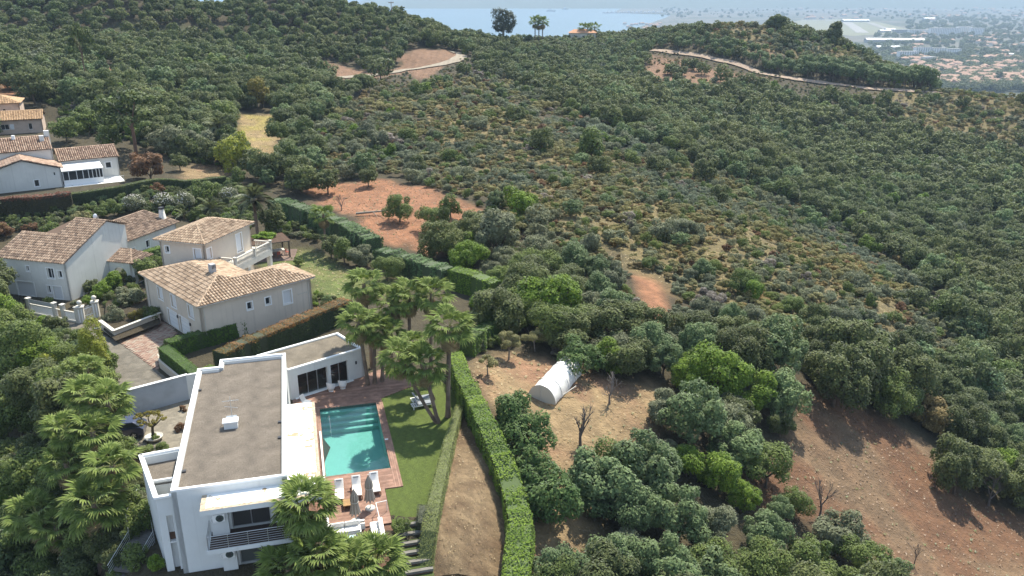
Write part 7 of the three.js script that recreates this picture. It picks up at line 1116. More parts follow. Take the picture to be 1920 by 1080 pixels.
// ---------------------------------------------------------------- ridge-top trees and house
{
  const crest = (x) => { for (let y = 40; y < 130; y += 0.5) { const g = gp(x, y); if (Math.hypot(...g) < 480) return [gp(x, y + 1.5), y + 1.5]; } }, grow = (c, top) => { const y = ground(...c[0]), depth = -c[0][1] * CP + (CAM_H - y) * SP; return (c[1] - top) / FPX * depth / 0.95; };
  const tall = (x, top, wpx, label, kind, seed) => { const cr = crest(x), g = cr[0], h = grow(cr, top), w = wpx / FPX * -g[1], t = thing('eucalyptus', label, 'tree', [g[0], ground(...g) - 0.3, g[1]], seed), o = P3(), tr = P3(), R = rng(seed); limb(tr, V(-0.4, 0, 0), V(-1.2, h * 0.6, 0), 0.5, 0.25, BARK.grey, 6, 0.1, R); limb(tr, V(0.4, 0, 0), V(1.6, h * 0.65, 0.3), 0.45, 0.22, BARK.grey, 6, 0.1, R); limb(tr, V(0, h * 0.3, 0), V(0.3, h * 0.8, 0), 0.3, 0.12, BARK.grey, 5, 0.1, R); crownInto(o, { seed, rx: w / 2, rz: w / 2, ry: h * 0.36, cy: h * 0.62, lobes: 30, lobe: 0.42, n: 3200, leaf: 0.8, spread: 0.66, pal: kind, low: -0.8 }); obj('trunk', leafGeo(tr), M.bark, t); obj('crown', leafGeo(o), M.leaf, t); };
  tall(945, 16, 50, 'big eucalyptus standing alone on the ridge before the sea', [[0.035, 0.045, 0.025], [0.10, 0.115, 0.06]], 5);
  tall(1452, 28, 36, 'dark round-topped tree on the crest of the right hill', PAL.pine, 9); tall(1562, 40, 34, 'dark tree at the steep end of the right hill', PAL.oak, 13);
  const ridgePalm = (x, top, h, label, i) => { const cr = crest(x); return palm(cr[0], grow(cr, top), 2.9, label, { fronds: 18, dry: 5, r: 0.28, name: 'ridge_palm' }); };
  ridgePalm(1003, 44, 6.4, 'slim palm on the ridge, nearest the big eucalyptus'); ridgePalm(1010, 46, 6.0, 'slim palm on the ridge, middle of the three'); ridgePalm(1017, 45, 6.2, 'slim palm on the ridge, third from the eucalyptus');
  ridgePalm(1094, 54, 5.4, 'palm beside the ridge house, nearest the slim palms'); ridgePalm(1101, 55, 5.2, 'palm before the middle of the ridge house'); ridgePalm(1114, 53, 5.6, 'palm at the far end of the ridge house');
  const g = crest(1090)[0], t = thing('ridge_house', 'long beige house with an orange roof on the ridge before the sea', 'house', [g[0], ground(...g) + 2.6, g[1]], 0.05); obj('wall', [wall([-6, 3], [7, 3], -2, 3.4, [[2, 0.8, 1.2, 1.2], [6, 0.8, 1.2, 1.2], [10, 0.8, 1.2, 1.2]]), wall([7, 3], [7, -3], -2, 3.4), wall([7, -3], [-6, -3], -2, 3.4), wall([-6, -3], [-6, 3], -2, 3.4)], M.creamLight, t); for (const u of [2, 6, 10]) obj('window', bx(-6 + u, 0.8, 2.8, -4.8 + u, 2, 2.9), M.darkGlass, t); obj('roof', polyGeo2([[-6.6, 3.4, 3.6], [7.6, 3.4, 3.6], [5, 5.1, 0], [-4, 5.1, 0]], [[7.6, 3.4, -3.6], [-6.6, 3.4, -3.6], [-4, 5.1, 0], [5, 5.1, 0]], [[7.6, 3.4, 3.6], [7.6, 3.4, -3.6], [5, 5.1, 0]], [[-6.6, 3.4, -3.6], [-6.6, 3.4, 3.6], [-4, 5.1, 0]]), M.farRoof ??= std({ color: lin(0.45, 0.24, 0.14), roughness: 1, side: THREE.DoubleSide }), t);
  const u = crest(735)[0], pole = thing('utility_pole', 'wooden utility pole with a cross arm on the ridge', 'pole', [u[0], ground(...u), u[1]]); obj('post', bar(V(0, 0, 0), V(0, 8.5, 0), 0.16, 6, 0.11), M.teak, pole); obj('cross_arm', bx(-1.1, 7.9, -0.1, 1.1, 8.15, 0.1), M.teak, pole); for (const x of [-0.9, 0, 0.9]) obj('insulator', bx(x - 0.09, 8.15, -0.09, x + 0.09, 8.45, 0.09), M.creamLight, pole);
}
function polyGeo2(...list) { return merge(list.map((P) => polyGeo(P))); }
// ---------------------------------------------------------------- sea, coastal plain, far mountains
const PL = SEA + 2, far = (x, y) => at(x, y, PL);
{
  const w = new THREE.PlaneGeometry(60000, 30000, 1, 1); w.rotateX(-Math.PI / 2); w.translate(0, SEA, -14600); T.sea = dataTex(512, (x, y) => { const n = tfbm(x, y, 24, 5, 81); return [0.5, 0.5 + 0.35 * (n - 0.5), 0.5]; }, false);
  M.sea = std({ color: lin(0.06, 0.13, 0.18), roughness: 0.32, bumpMap: texClone(T.rough, 400), bumpScale: 1.2 }); struct('sea', w, M.sea).userData.label = 'pale blue bay beyond the ridge';
  // plain: shore line, then inland to the right and under the hills
  const shore = [[1120, 62], [1180, 57], [1214, 45], [1246, 34], [1258, 28.5], [1236, 26.5], [1160, 24], [1153, 21], [1166, 16], [1230, 13.6]].map(([x, y]) => far(x, y)), P = [...shore, [6500, -9500], [9000, -9500], [9000, -150], [560, -150], [420, -900], [150, -1500]];
  const nx = 90, pos = [], col = [], idx = []; const tri = THREE.ShapeUtils.triangulateShape(P.map(([x, z]) => new THREE.Vector2(x, z)), []);
  M.plain = std({ vertexColors: true, map: texClone(T.grain, 1), roughness: 1 });
  sheetFlat(P, PL, 110, M.plain, 'coastal_plain', 'hazy coastal plain with town and airfield', (x, z) => { const a = fbm(x * 0.004, z * 0.004, 4), b = fbm(x * 0.013 + 7, z * 0.013, 3); return a > 0.52 ? mixc([0.07, 0.085, 0.05], [0.12, 0.13, 0.08], b) : mixc([0.16, 0.15, 0.12], [0.24, 0.22, 0.18], b); });
  // airfield: grass, runways
  sheetFlat([[1478, 43], [1500, 38], [1590, 36], [1650, 42], [1716, 58], [1660, 64], [1600, 68], [1480, 56]].map(([x, y]) => far(x, y)), PL + 0.6, 200, M.plain, 'airfield_grass', 'pale grass of the airfield', () => [0.30, 0.30, 0.19]);
  const lineP = (a, b, w) => { const p = far(...a), q = far(...b), l = Math.hypot(q[0] - p[0], q[1] - p[1]), nx2 = -(q[1] - p[1]) / l * w, nz2 = (q[0] - p[0]) / l * w; return [[p[0] + nx2, p[1] + nz2], [q[0] + nx2, q[1] + nz2], [q[0] - nx2, q[1] - nz2], [p[0] - nx2, p[1] - nz2]]; };
  sheetFlat(lineP([1588, 42], [1618, 62], 22), PL + 1.2, 400, M.plain, 'runway', 'pale runway on the airfield', () => [0.48, 0.46, 0.43]); sheetFlat(lineP([1502, 37.5], [1625, 40], 30), PL + 1.4, 400, M.plain, 'taxiway', 'pale taxiway along the far side of the airfield', () => [0.50, 0.49, 0.45]); sheetFlat(lineP([1630, 43], [1668, 57], 16), PL + 1.6, 400, M.plain, 'apron', 'airfield apron beside the runway', () => [0.42, 0.40, 0.36]);
  // mountains across the bay and behind the plain
  const MX = 150, MZ = 26, mp = [], mc = [], mi = []; for (let j = 0; j <= MZ; j++) for (let i = 0; i <= MX; i++) { const x = lerp(-2600, 9500, i / MX), z = lerp(-7900, -13500, j / MZ), t = j / MZ, cape = smooth(-1560, -600, x + t * 900), ridge = fbm(x * 0.00045 + 3, z * 0.00045, 5), h = (cape * (40 + 520 * ridge * smooth(0, 0.55, t) + 160 * t) + 70 * cape * fbm(x * 0.002, z * 0.002, 4) * smooth(0, 0.1, t)) * smooth(0, 0.06, t) - 4; mp.push(x, SEA + h - (cape < 0.02 ? 20 : 0), z); mc.push(...mixc([0.05, 0.07, 0.035], [0.11, 0.115, 0.07], fbm(x * 0.003, z * 0.003, 4))); }
  for (let j = 0; j < MZ; j++) for (let i = 0; i < MX; i++) { const a = j * (MX + 1) + i, b = a + 1, c = a + MX + 1, d = c + 1; mi.push(a, b, c, b, d, c); }
  const g = fromArrays(mp, mc, new Array(mp.length).fill(0), new Array(mp.length / 3 * 2).fill(0)); g.setIndex(mi); g.computeVertexNormals(); struct('far_mountains', g, std({ vertexColors: true, roughness: 1 })).userData.label = 'blue hazy mountains across the bay';
}
function sheetFlat(P, y, step, mat, name, label, colorFn) {
  const b = boxOf(P), pos = [], col = [], uv = [], idx = [], n = Math.min(140, Math.ceil((b[2] - b[0]) / step)), m = Math.min(140, Math.ceil((b[3] - b[1]) / step));
  const tris = THREE.ShapeUtils.triangulateShape(P.map(([x, z]) => new THREE.Vector2(x, z)), []);
  // subdivide triangles until small enough to carry the colours
  const put = (A, B, C2, d) => { const e = Math.max(Math.hypot(A[0] - B[0], A[1] - B[1]), Math.hypot(B[0] - C2[0], B[1] - C2[1]), Math.hypot(C2[0] - A[0], C2[1] - A[1])); if (d < 8 && e > step * (1 + Math.hypot(A[0], A[1]) / 4000)) { const q = (U, W) => [(U[0] + W[0]) / 2, (U[1] + W[1]) / 2], ab = q(A, B), bc = q(B, C2), ca = q(C2, A); put(A, ab, ca, d + 1); put(ab, B, bc, d + 1); put(ca, bc, C2, d + 1); put(ab, bc, ca, d + 1); return; } const s = (B[0] - A[0]) * (C2[1] - A[1]) - (B[1] - A[1]) * (C2[0] - A[0]); for (const p of s < 0 ? [A, B, C2] : [A, C2, B]) { pos.push(p[0], y, p[1]); col.push(...colorFn(p[0], p[1])); uv.push(p[0] / 30, p[1] / 30); } };
  for (const t of tris) put(P[t[0]], P[t[1]], P[t[2]], 0);
  const o = struct(name, fromArrays(pos, col, pos.map((_, i) => i % 3 === 1 ? 1 : 0), uv), mat); o.userData.label = label; return o;
}
// ---------------------------------------------------------------- the town on the plain
{
  const R = rng(31337);
  M.townWall = std({ color: lin(0.62, 0.58, 0.52), roughness: 1 }); M.townWhite = std({ color: lin(0.75, 0.75, 0.74), roughness: 0.9 }); M.townRoof = std({ color: lin(0.36, 0.225, 0.16), roughness: 1, side: THREE.DoubleSide }); M.townGrey = std({ color: lin(0.33, 0.33, 0.34), roughness: 1 }); M.townWin = std({ color: lin(0.06, 0.07, 0.08), roughness: 0.3 });
  const house = (l, d, h, hip) => { const t = thing('town_house', 'small tiled house in the hazy town on the plain', 'house', [0, 0, 0], 0, 'small tiled houses of the hazy town'); obj('wall', bx(-l / 2, -1, -d / 2, l / 2, h, d / 2), M.townWall, t); const r = d * 0.24, k = hip ? d / 2 : 0; obj('roof', polyGeo2([[-l / 2 - 0.5, h, d / 2 + 0.5], [l / 2 + 0.5, h, d / 2 + 0.5], [l / 2 - k, h + r, 0], [-l / 2 + k, h + r, 0]], [[l / 2 + 0.5, h, -d / 2 - 0.5], [-l / 2 - 0.5, h, -d / 2 - 0.5], [-l / 2 + k, h + r, 0], [l / 2 - k, h + r, 0]], [[l / 2 + 0.5, h, d / 2 + 0.5], [l / 2 + 0.5, h, -d / 2 - 0.5], [l / 2 - k, h + r, 0]], [[-l / 2 - 0.5, h, -d / 2 - 0.5], [-l / 2 - 0.5, h, d / 2 + 0.5], [-l / 2 + k, h + r, 0]]), M.townRoof, t); for (let i = 0; i < 3; i++) obj('window', bx(-l * 0.36 + i * l * 0.3, h * 0.35, d / 2 + 0.01, -l * 0.36 + i * l * 0.3 + 1.4, h * 0.75, d / 2 + 0.06), M.townWin, t); t.userData.base = 'town_house'; return t; };
  const proto = [house(15, 10, 6, true), house(20, 11, 5, false), house(12, 10, 7, true), house(26, 12, 6, false)], first = [true, true, true, true];
  const put = (px, py, s = 1) => { const [x, z] = far(px, py), k = Math.floor(R() * 4), a = R() * 3.14; if (first[k]) { first[k] = false; proto[k].position.set(x, PL, z); proto[k].rotation.y = a; proto[k].scale.setScalar(s); } else copyOf(proto[k], [x, PL, z], a, s); };
  for (let i = 0; i < 185; i++) { const y = 96 + 68 * Math.sqrt(R()), x0 = y > 130 ? 1720 : 1660; put(lerp(x0, 1918, R()), y, 1.05 + 0.5 * R()); }
  for (let i = 0; i < 40; i++) put(lerp(1700, 1918, R()), lerp(62, 96, R()), 1.1);
  for (let i = 0; i < 40; i++) put(lerp(1500, 1918, R()), lerp(16, 40, R()), 1.7);
  for (let i = 0; i < 24; i++) put(lerp(1170, 1238, R()), lerp(45, 57, R()), 1.0);
  // slabs of flats: floors of windows on a pale block
  const block = (px, py, l, d, floors, turn, label, wallMat = M.townWhite) => { const [x, z] = far(px, py), t = thing('apartment_block', label, 'building', [x, PL, z], turn), h = floors * 3; obj('wall', bx(-l / 2, -1, -d / 2, l / 2, h, d / 2), wallMat, t); obj('roof', bx(-l / 2 - 0.3, h, -d / 2 - 0.3, l / 2 + 0.3, h + 0.6, d / 2 + 0.3), M.townGrey, t); const n = Math.round(l / 6); for (let f = 0; f < floors; f++) for (let i = 0; i < n; i++) obj('window', bx(-l / 2 + (i + 0.25) * l / n, f * 3 + 0.9, d / 2 + 0.02, -l / 2 + (i + 0.75) * l / n, f * 3 + 2.3, d / 2 + 0.1), M.townWin, t); return t; };
  block(1700, 112, 46, 12, 6, 0.15, 'pale slab of flats nearest the steep end of the right hill'); block(1728, 106, 40, 12, 7, 0.1, 'pale slab of flats, second along the row from the hill'); block(1757, 105, 34, 12, 6, -0.1, 'pale slab of flats in the middle of the near row'); block(1785, 104, 36, 12, 5, 0.1, 'pale slab of flats at the far end of the near row'); block(1740, 118, 30, 14, 4, 0.3, 'lower cream block before the slabs of flats', M.townWall);
  block(1770, 66, 110, 16, 8, 0.05, 'long pale housing block with an orange roof edge before it'); block(1806, 65, 50, 16, 9, 0.02, 'tall pale housing block beside the long one'); block(1829, 66, 46, 16, 8, 0.0, 'pale housing block at the end of the far row'); block(1725, 64, 90, 16, 5, 0.1, 'low pale block behind the white-roofed hall'); block(1690, 62, 60, 18, 4, 0.05, 'low grey block beside the airfield', M.townGrey);
  const shed = (px, py, l, d, h, turn, label, roofM) => { const [x, z] = far(px, py), t = thing('long_hall', label, 'hall', [x, PL, z], turn); obj('wall', bx(-l / 2, -1, -d / 2, l / 2, h, d / 2), M.townGrey, t); obj('roof', polyGeo2([[-l / 2 - 1, h, d / 2 + 1], [l / 2 + 1, h, d / 2 + 1], [l / 2 + 1, h + d * 0.12, 0], [-l / 2 - 1, h + d * 0.12, 0]], [[l / 2 + 1, h, -d / 2 - 1], [-l / 2 - 1, h, -d / 2 - 1], [-l / 2 - 1, h + d * 0.12, 0], [l / 2 + 1, h + d * 0.12, 0]]), roofM, t); };
  const roofW = std({ color: lin(0.85, 0.86, 0.88), roughness: 0.5, side: THREE.DoubleSide });
  shed(1676, 80, 165, 34, 9, -0.10, 'very long hall with a bright white roof beyond the right hill', roofW); shed(1664, 92, 60, 22, 6, -0.05, 'smaller white-roofed hall before the very long one', roofW); shed(1890, 112, 90, 22, 7, -0.05, 'long pinkish tiled hall at the edge of the town', M.townRoof); shed(1892, 106, 20, 16, 6, 0, 'small bright white roofed hall in the town', roofW); shed(1741, 37, 60, 30, 8, 0, 'white hangar beyond the airfield', roofW); shed(1603, 41, 130, 40, 8, 0.02, 'long white hangar by the taxiway', roofW); shed(1658, 61, 40, 24, 7, 0.1, 'white airfield shed nearest the hill', roofW); shed(1668, 58, 36, 24, 7, 0.1, 'white airfield shed, farther one', roofW);
  shed(1840, 166, 46, 16, 6, -0.25, 'sprawling orange-roofed house below the track', std({ color: lin(0.55, 0.33, 0.18), roughness: 1, side: THREE.DoubleSide })); shed(1905, 146, 36, 16, 6, 0.3, 'orange-roofed house behind the town pine', M.townRoof);
  { const [x, z] = far(1876, 158), t = thing('umbrella_pine', 'dark umbrella pine standing before the town houses', 'tree', [x, PL, z]); const k = 13; t.scale.set(k, k * 0.8, k); obj('trunk', trunkOf('pine', 0), M.bark, t); obj('crown', crownGeo('pine', 0, 2), M.leaf, t); }
  // trees between the houses: a mass
  const geo = crownGeo('oak', 1, 2), N = 2600, im = shadows(new THREE.InstancedMesh(geo, M.leaf, N)); im.name = 'town_trees'; const m4 = new THREE.Matrix4(), q = new THREE.Quaternion(), cc = new THREE.Color();
  for (let i = 0; i < N; i++) { let x, y; const w = R(); if (w < 0.62) { y = 84 + 90 * Math.pow(R(), 0.7); x = lerp(1560, 1940, R()); } else { y = 14 + 70 * R(); x = lerp(y < 34 ? 1240 : 1640, 1940, R()); } const [wx, wz] = far(x, y), s = 4 + 4.5 * R() * (y < 60 ? 1.6 : 1); if (x > 1490 && x < 1700 && y > 36 && y < 66) { m4.makeScale(0.001, 0.001, 0.001); m4.setPosition(wx, PL - 20, wz); } else m4.compose(V(wx, PL - 0.5, wz), q.setFromAxisAngle(V(0, 1, 0), R() * 6), V(s * 1.2, s, s * 1.2)); im.setMatrixAt(i, m4); const f = 0.8 + 0.5 * R(); im.setColorAt(i, cc.setRGB(f, f, f)); }
  tag(im, 'trees massed between the houses of the hazy town', 'vegetation', null, 'stuff'); scene.add(im);
  // ships and the jetty
  const ship = (px, py, l, label) => { const [x, z] = at(px, py, SEA), t = thing('ship', label, 'ship', [x, SEA, z], 0.05); const s = new THREE.Shape(); s.moveTo(-l / 2, 0); s.lineTo(l / 2 - 6, 0); s.lineTo(l / 2, 9); s.lineTo(-l / 2, 7); s.closePath(); obj('hull', new THREE.ExtrudeGeometry(s, { depth: 12, bevelEnabled: false }), M.townGrey, t); obj('bridge', [bx(-l * 0.3, 7, 2, l * 0.1, 15, 10), bx(-l * 0.2, 15, 3, 0, 20, 9)], M.townWhite, t); obj('mast', bx(-l * 0.05, 20, 5.5, -l * 0.03, 30, 6.5), M.townGrey, t); };
  ship(1033, 21.5, 75, 'grey ship anchored in the bay, nearer of two'); ship(1060, 17.8, 55, 'small ship anchored in the bay, farther of two');
  { const [x, z] = at(1200, 24.6, SEA), t = thing('harbour_jetty', 'long harbour jetty reaching into the bay', 'jetty', [x, SEA, z], 0.02); obj('pier', bx(-270, -2, -20, 200, 5, 20), M.townGrey, t); for (let i = 0; i < 14; i++) obj('moored_boat', bx(-240 + i * 30, 5.01, -10, -226 + i * 30, 11 + (i % 3) * 3, 6), M.townWhite, t); }
}
// ---------------------------------------------------------------- woods and scrub that nobody could count
{
  const R = rng(4242);
  const gardens = gpoly([[-40, 290], [0, 180], [110, 190], [240, 260], [330, 300], [420, 320], [520, 350], [600, 390], [700, 445], [770, 470], [935, 530], [880, 640], [862, 770], [790, 1079], [240, 1079], [262, 850], [225, 830], [240, 700], [150, 640], [-40, 560]]);
  const leftBottom = gpoly([[-60, 560], [150, 640], [240, 700], [225, 830], [262, 850], [300, 1079], [-100, 1079]]);
  const roads = [gpoly([[640, 150], [700, 146], [760, 134], [830, 122], [868, 108], [850, 100], [800, 100]]), gpoly([[1225, 96], [1320, 106], [1400, 127], [1500, 150], [1600, 163], [1700, 171], [1810, 176]])];
  const nearRoad = (x, z, w) => roads.some((P) => { for (let i = 0; i < P.length - 1; i++) { const [ax, az] = P[i], [bx2, bz] = P[i + 1], ex = bx2 - ax, ez = bz - az, t = clamp(((x - ax) * ex + (z - az) * ez) / (ex * ex + ez * ez)); if (Math.hypot(x - ax - t * ex, z - az - t * ez) < w) return true; } return false; });
  const open = ['street', 'hedgeZone', 'villaFront', 'estate', 'strip', 'clay', 'clayPath', 'clayBits', 'orchard', 'field', 'tan', 'clayRoad'];
  const spots = new Map();
  const put = (kind, x, z, r, tall, tone, warm = 0) => {
    const d = Math.hypot(x, z), lod = d < 115 ? 0 : d < 250 ? 1 : 2, v = Math.floor(R() * 3), key = kind + '|' + v + '|' + lod; if (!spots.has(key)) spots.set(key, []);
    spots.get(key).push([x, ground(x, z) - 0.12 * r, z, r, r * tall, R() * 6.283, tone, warm]);
  };
  const seen = (x, z, y) => { const dy = y - CAM_H, depth = -z * CP - dy * SP; if (depth < 10) return false; const u = x / depth * FPX + 960, v = 540 - (dy * CP - z * SP * 1) / depth * FPX * 1; return u > -260 && u < 2180; };
  const clearOf = (x, z, r) => { for (const [hx, hz, hr] of heroSpots) { const q = hr * 0.55 + r * 0.35, ex = hx - x, ez = hz - z; if (ex * ex + ez * ez < q * q) return false; } return true; };
  const below = (x, z) => { for (let k = 0.1; k <= 1; k += 0.1) { const f = 1 - k * 22 / Math.hypot(x, z); if (nearRoad(x / f, z / f, 3.5)) return true; } return false; };
  const clearings = (x, z) => open.some((k) => inArea(k, x, z, k === 'street' ? 2.2 : 0.8));
  let z = -36;
  while (z > -640) {
    const far = -z, step = far < 130 ? 3.0 : far < 260 ? 3.4 : 3.9;
    for (let x = -60 - far * 0.72; x < 60 + far * 0.72; x += step) {
      const px = x + (R() - 0.5) * step * 0.95, pz = z + (R() - 0.5) * step * 0.95; if (Math.abs(px) > 640) continue;
      const n = fbm(px * 0.03, pz * 0.03, 3), m = fbm(px * 0.11 + 50, pz * 0.11, 2), y = ground(px, pz);
      if (y < -95 || !seen(px, pz, y)) continue;
      if (inPoly(px, pz, gardens) || (inPoly(px, pz, leftBottom) && R() < 0.35) || clearings(px, pz) || nearRoad(px, pz, 3.2)) continue;
      const brush = inArea('brush', px, pz, (m - 0.5) * 14), brush2 = inArea('brushHill', px, pz, (m - 0.5) * 20) || inArea('brushRight', px, pz, (m - 0.5) * 20), bare = inArea('clayHill', px, pz, 1) || inArea('clayHill2', px, pz, 1) || inArea('clayLeft', px, pz, 0) || inArea('clayFarLeft', px, pz, 0);
      if (bare && R() < 0.78) { if (R() < 0.4) put('heather', px, pz, 0.7 + R() * 0.6, 1, 0.9); continue; }
      if (inArea('meadow', px, pz, (m - 0.5) * 8) && R() < 0.75) { put('green', px, pz, 0.8 + R() * 1.0, 0.6, 0.9, 0.25); continue; }
      if (brush || brush2) {
        const q = R(), p = brush2 ? 0.16 : 0.12; if (q > p) continue;
        const r = 1.1 + 1.3 * R() * R() + (q < 0.02 ? 1.2 : 0); if (!clearOf(px, pz, r)) continue;
        put(q < 0.025 ? 'oak' : q < 0.06 ? 'blue' : q < 0.1 ? 'grey' : 'twiggy', px, pz, r, 0.8 + 0.3 * R(), 0.9 + 0.3 * R()); continue;
      }
      const right = smooth(20, 60, px) * smooth(0, -6, y);                 // the shady valley is oak wood
      const left = smooth(-10, -60, px), q = R();
      let kind = q < 0.40 ? 'oak' : q < 0.58 ? 'green' : q < 0.76 ? 'blue' : q < 0.90 ? 'grey' : q < 0.95 ? 'bright' : 'twiggy';
      if (right > 0.5 && R() < 0.55) kind = m > 0.52 ? 'oak' : R() < 0.6 ? 'oak' : R() < 0.5 ? 'twiggy' : 'heather';
      if (left > 0.4 && far > 150 && R() < 0.55) kind = R() < 0.65 ? 'round' : 'oak';
      if (inPoly(px, pz, leftBottom)) kind = R() < 0.6 ? 'green' : R() < 0.6 ? 'bright' : 'oak';
      if (far > 300 && px < 20 && R() < 0.6) kind = 'round';
      if (far > 230 && px > 0 && px < 90 && R() < 0.5) kind = R() < 0.6 ? 'young' : 'oak';
      const mixed = inArea('mixed', px, pz, (m - 0.5) * 10);
      if (mixed) { if (R() < 0.70) continue; const w = R(); kind = w < 0.44 ? 'grey' : w < 0.60 ? 'blue' : w < 0.74 ? 'green' : w < 0.82 ? 'oak' : w < 0.93 ? 'twiggy' : 'bright'; }
      let r = mixed ? 0.9 + 1.3 * R() * (0.5 + n) + (R() < 0.12 ? 0.8 : 0) : kind === 'oak' || kind === 'blue' ? 1.9 + 1.5 * n + 1.2 * R() * R() : kind === 'round' ? 2.0 + 1.3 * R() : kind === 'young' ? 1.4 + 0.8 * R() : kind === 'twiggy' || kind === 'heather' ? 1.2 + 0.8 * R() : 1.5 + 1.4 * R();
      if (below(px, pz)) { r = Math.min(r, 0.6); kind = R() < 0.5 ? 'heather' : 'grey'; }
      if (!clearOf(px, pz, r)) continue;
      put(kind, px, pz, r, 0.85 + 0.35 * R(), 0.82 + 0.4 * R() + (m - 0.5) * 0.4, (n - 0.5) * 0.3);
    }
    z -= step;
  }
  // low heath on the spur and the far hill: a finer sowing
  z = -60;
  while (z > -460) {
    const far = -z, step = far < 200 ? 1.25 : 2.2;
    for (let x = -75; x < 230; x += step) {
      const px = x + (R() - 0.5) * step, pz = z + (R() - 0.5) * step;
      const m = fbm(px * 0.11 + 50, pz * 0.11, 2);
      if (!(inArea('brush', px, pz, (m - 0.5) * 14) || inArea('mixed', px, pz, (m - 0.5) * 10) || (far > 180 && below(px, pz)) || inArea('brushHill', px, pz, (m - 0.5) * 20) || inArea('brushRight', px, pz, (m - 0.5) * 20))) continue;
      if (clearings(px, pz) || nearRoad(px, pz, 2.6)) continue;
      const n = fbm(px * 0.06, pz * 0.06 + 9, 3), q = R() + (n - 0.5) * 1.3;
      const gap = smooth(0.5, 0.66, fbm(px * 0.16 + 3, pz * 0.16, 3)); const low = far > 180 && below(px, pz); if (R() < (low ? 0.25 : 0.06 + 0.55 * gap)) continue;
      put(q < 0.34 ? 'grey' : q < 0.46 ? 'green' : q < 0.66 ? 'heather' : q < 0.69 ? 'rust' : 'olive', px, pz, (0.45 + 0.65 * R()) * (below(px, pz) ? 0.7 : far > 200 ? 1.6 : 1), 0.7 + 0.6 * R(), 0.85 + 0.4 * R(), (n - 0.5) * 0.5);
    }
    z -= step;
  }
  // undergrowth along the edges of clearings
  const about = { oak: 'dark evergreen oaks massed over the hillsides and valley', green: 'mid green trees mixed through the hillside wood', bright: 'fresh green bushes dotted through the hillside wood', grey: 'silvery grey green shrubs spread over the hillside', blue: 'blue green mimosa trees spread through the wood', heather: 'low brown heath covering the spur and slopes', rust: 'reddish brown low shrubs spread on the spur', twiggy: 'bare grey brushwood scattered among the hillside scrub', round: 'rounded pines massed on the far ridge', young: 'slim young pines massed in the far saddle', olive: 'pale olive low scrub on the spur' };
  const byKind = new Map(); for (const [key, list] of spots) { const [kind, v, lod] = key.split('|'); const kk = kind + '|' + lod; if (!byKind.has(kk)) byKind.set(kk, []); byKind.get(kk).push([+v, list]); }
  const names = { oak: 'oak_wood', green: 'green_wood', bright: 'bush_thicket', grey: 'grey_scrub', blue: 'mimosa_wood', heather: 'heath', rust: 'rusty_heath', twiggy: 'brushwood', round: 'pine_wood', young: 'young_pine_wood', olive: 'pale_scrub' };
  const mat = new THREE.Matrix4(), q4 = new THREE.Quaternion(), e4 = new THREE.Euler(), c4 = new THREE.Color(); let total = 0;
  for (const [key, list] of spots) {
    const [kind, v, lod] = key.split('|'), geo = crownGeo(kind, +v, +lod), im = shadows(new THREE.InstancedMesh(geo, M.leaf, list.length)); im.name = numbered(names[kind]);
    list.forEach(([x, y, zz, r, h, a, tone, warm], i) => { q4.setFromEuler(e4.set((R() - 0.5) * 0.15, a, (R() - 0.5) * 0.15)); mat.compose(V(x, y, zz), q4, V(r * (0.9 + 0.35 * R()), h, r * (0.85 + 0.3 * R()))); im.setMatrixAt(i, mat); im.setColorAt(i, c4.setRGB(tone * (1 + warm), tone * (1 + warm * 0.35), tone * (1 - warm * 0.5))); });
    im.instanceMatrix.needsUpdate = true; tag(im, about[kind], 'vegetation', null, 'stuff'); scene.add(im); total += list.length;
  }
  console.log('wood copies', total);
}
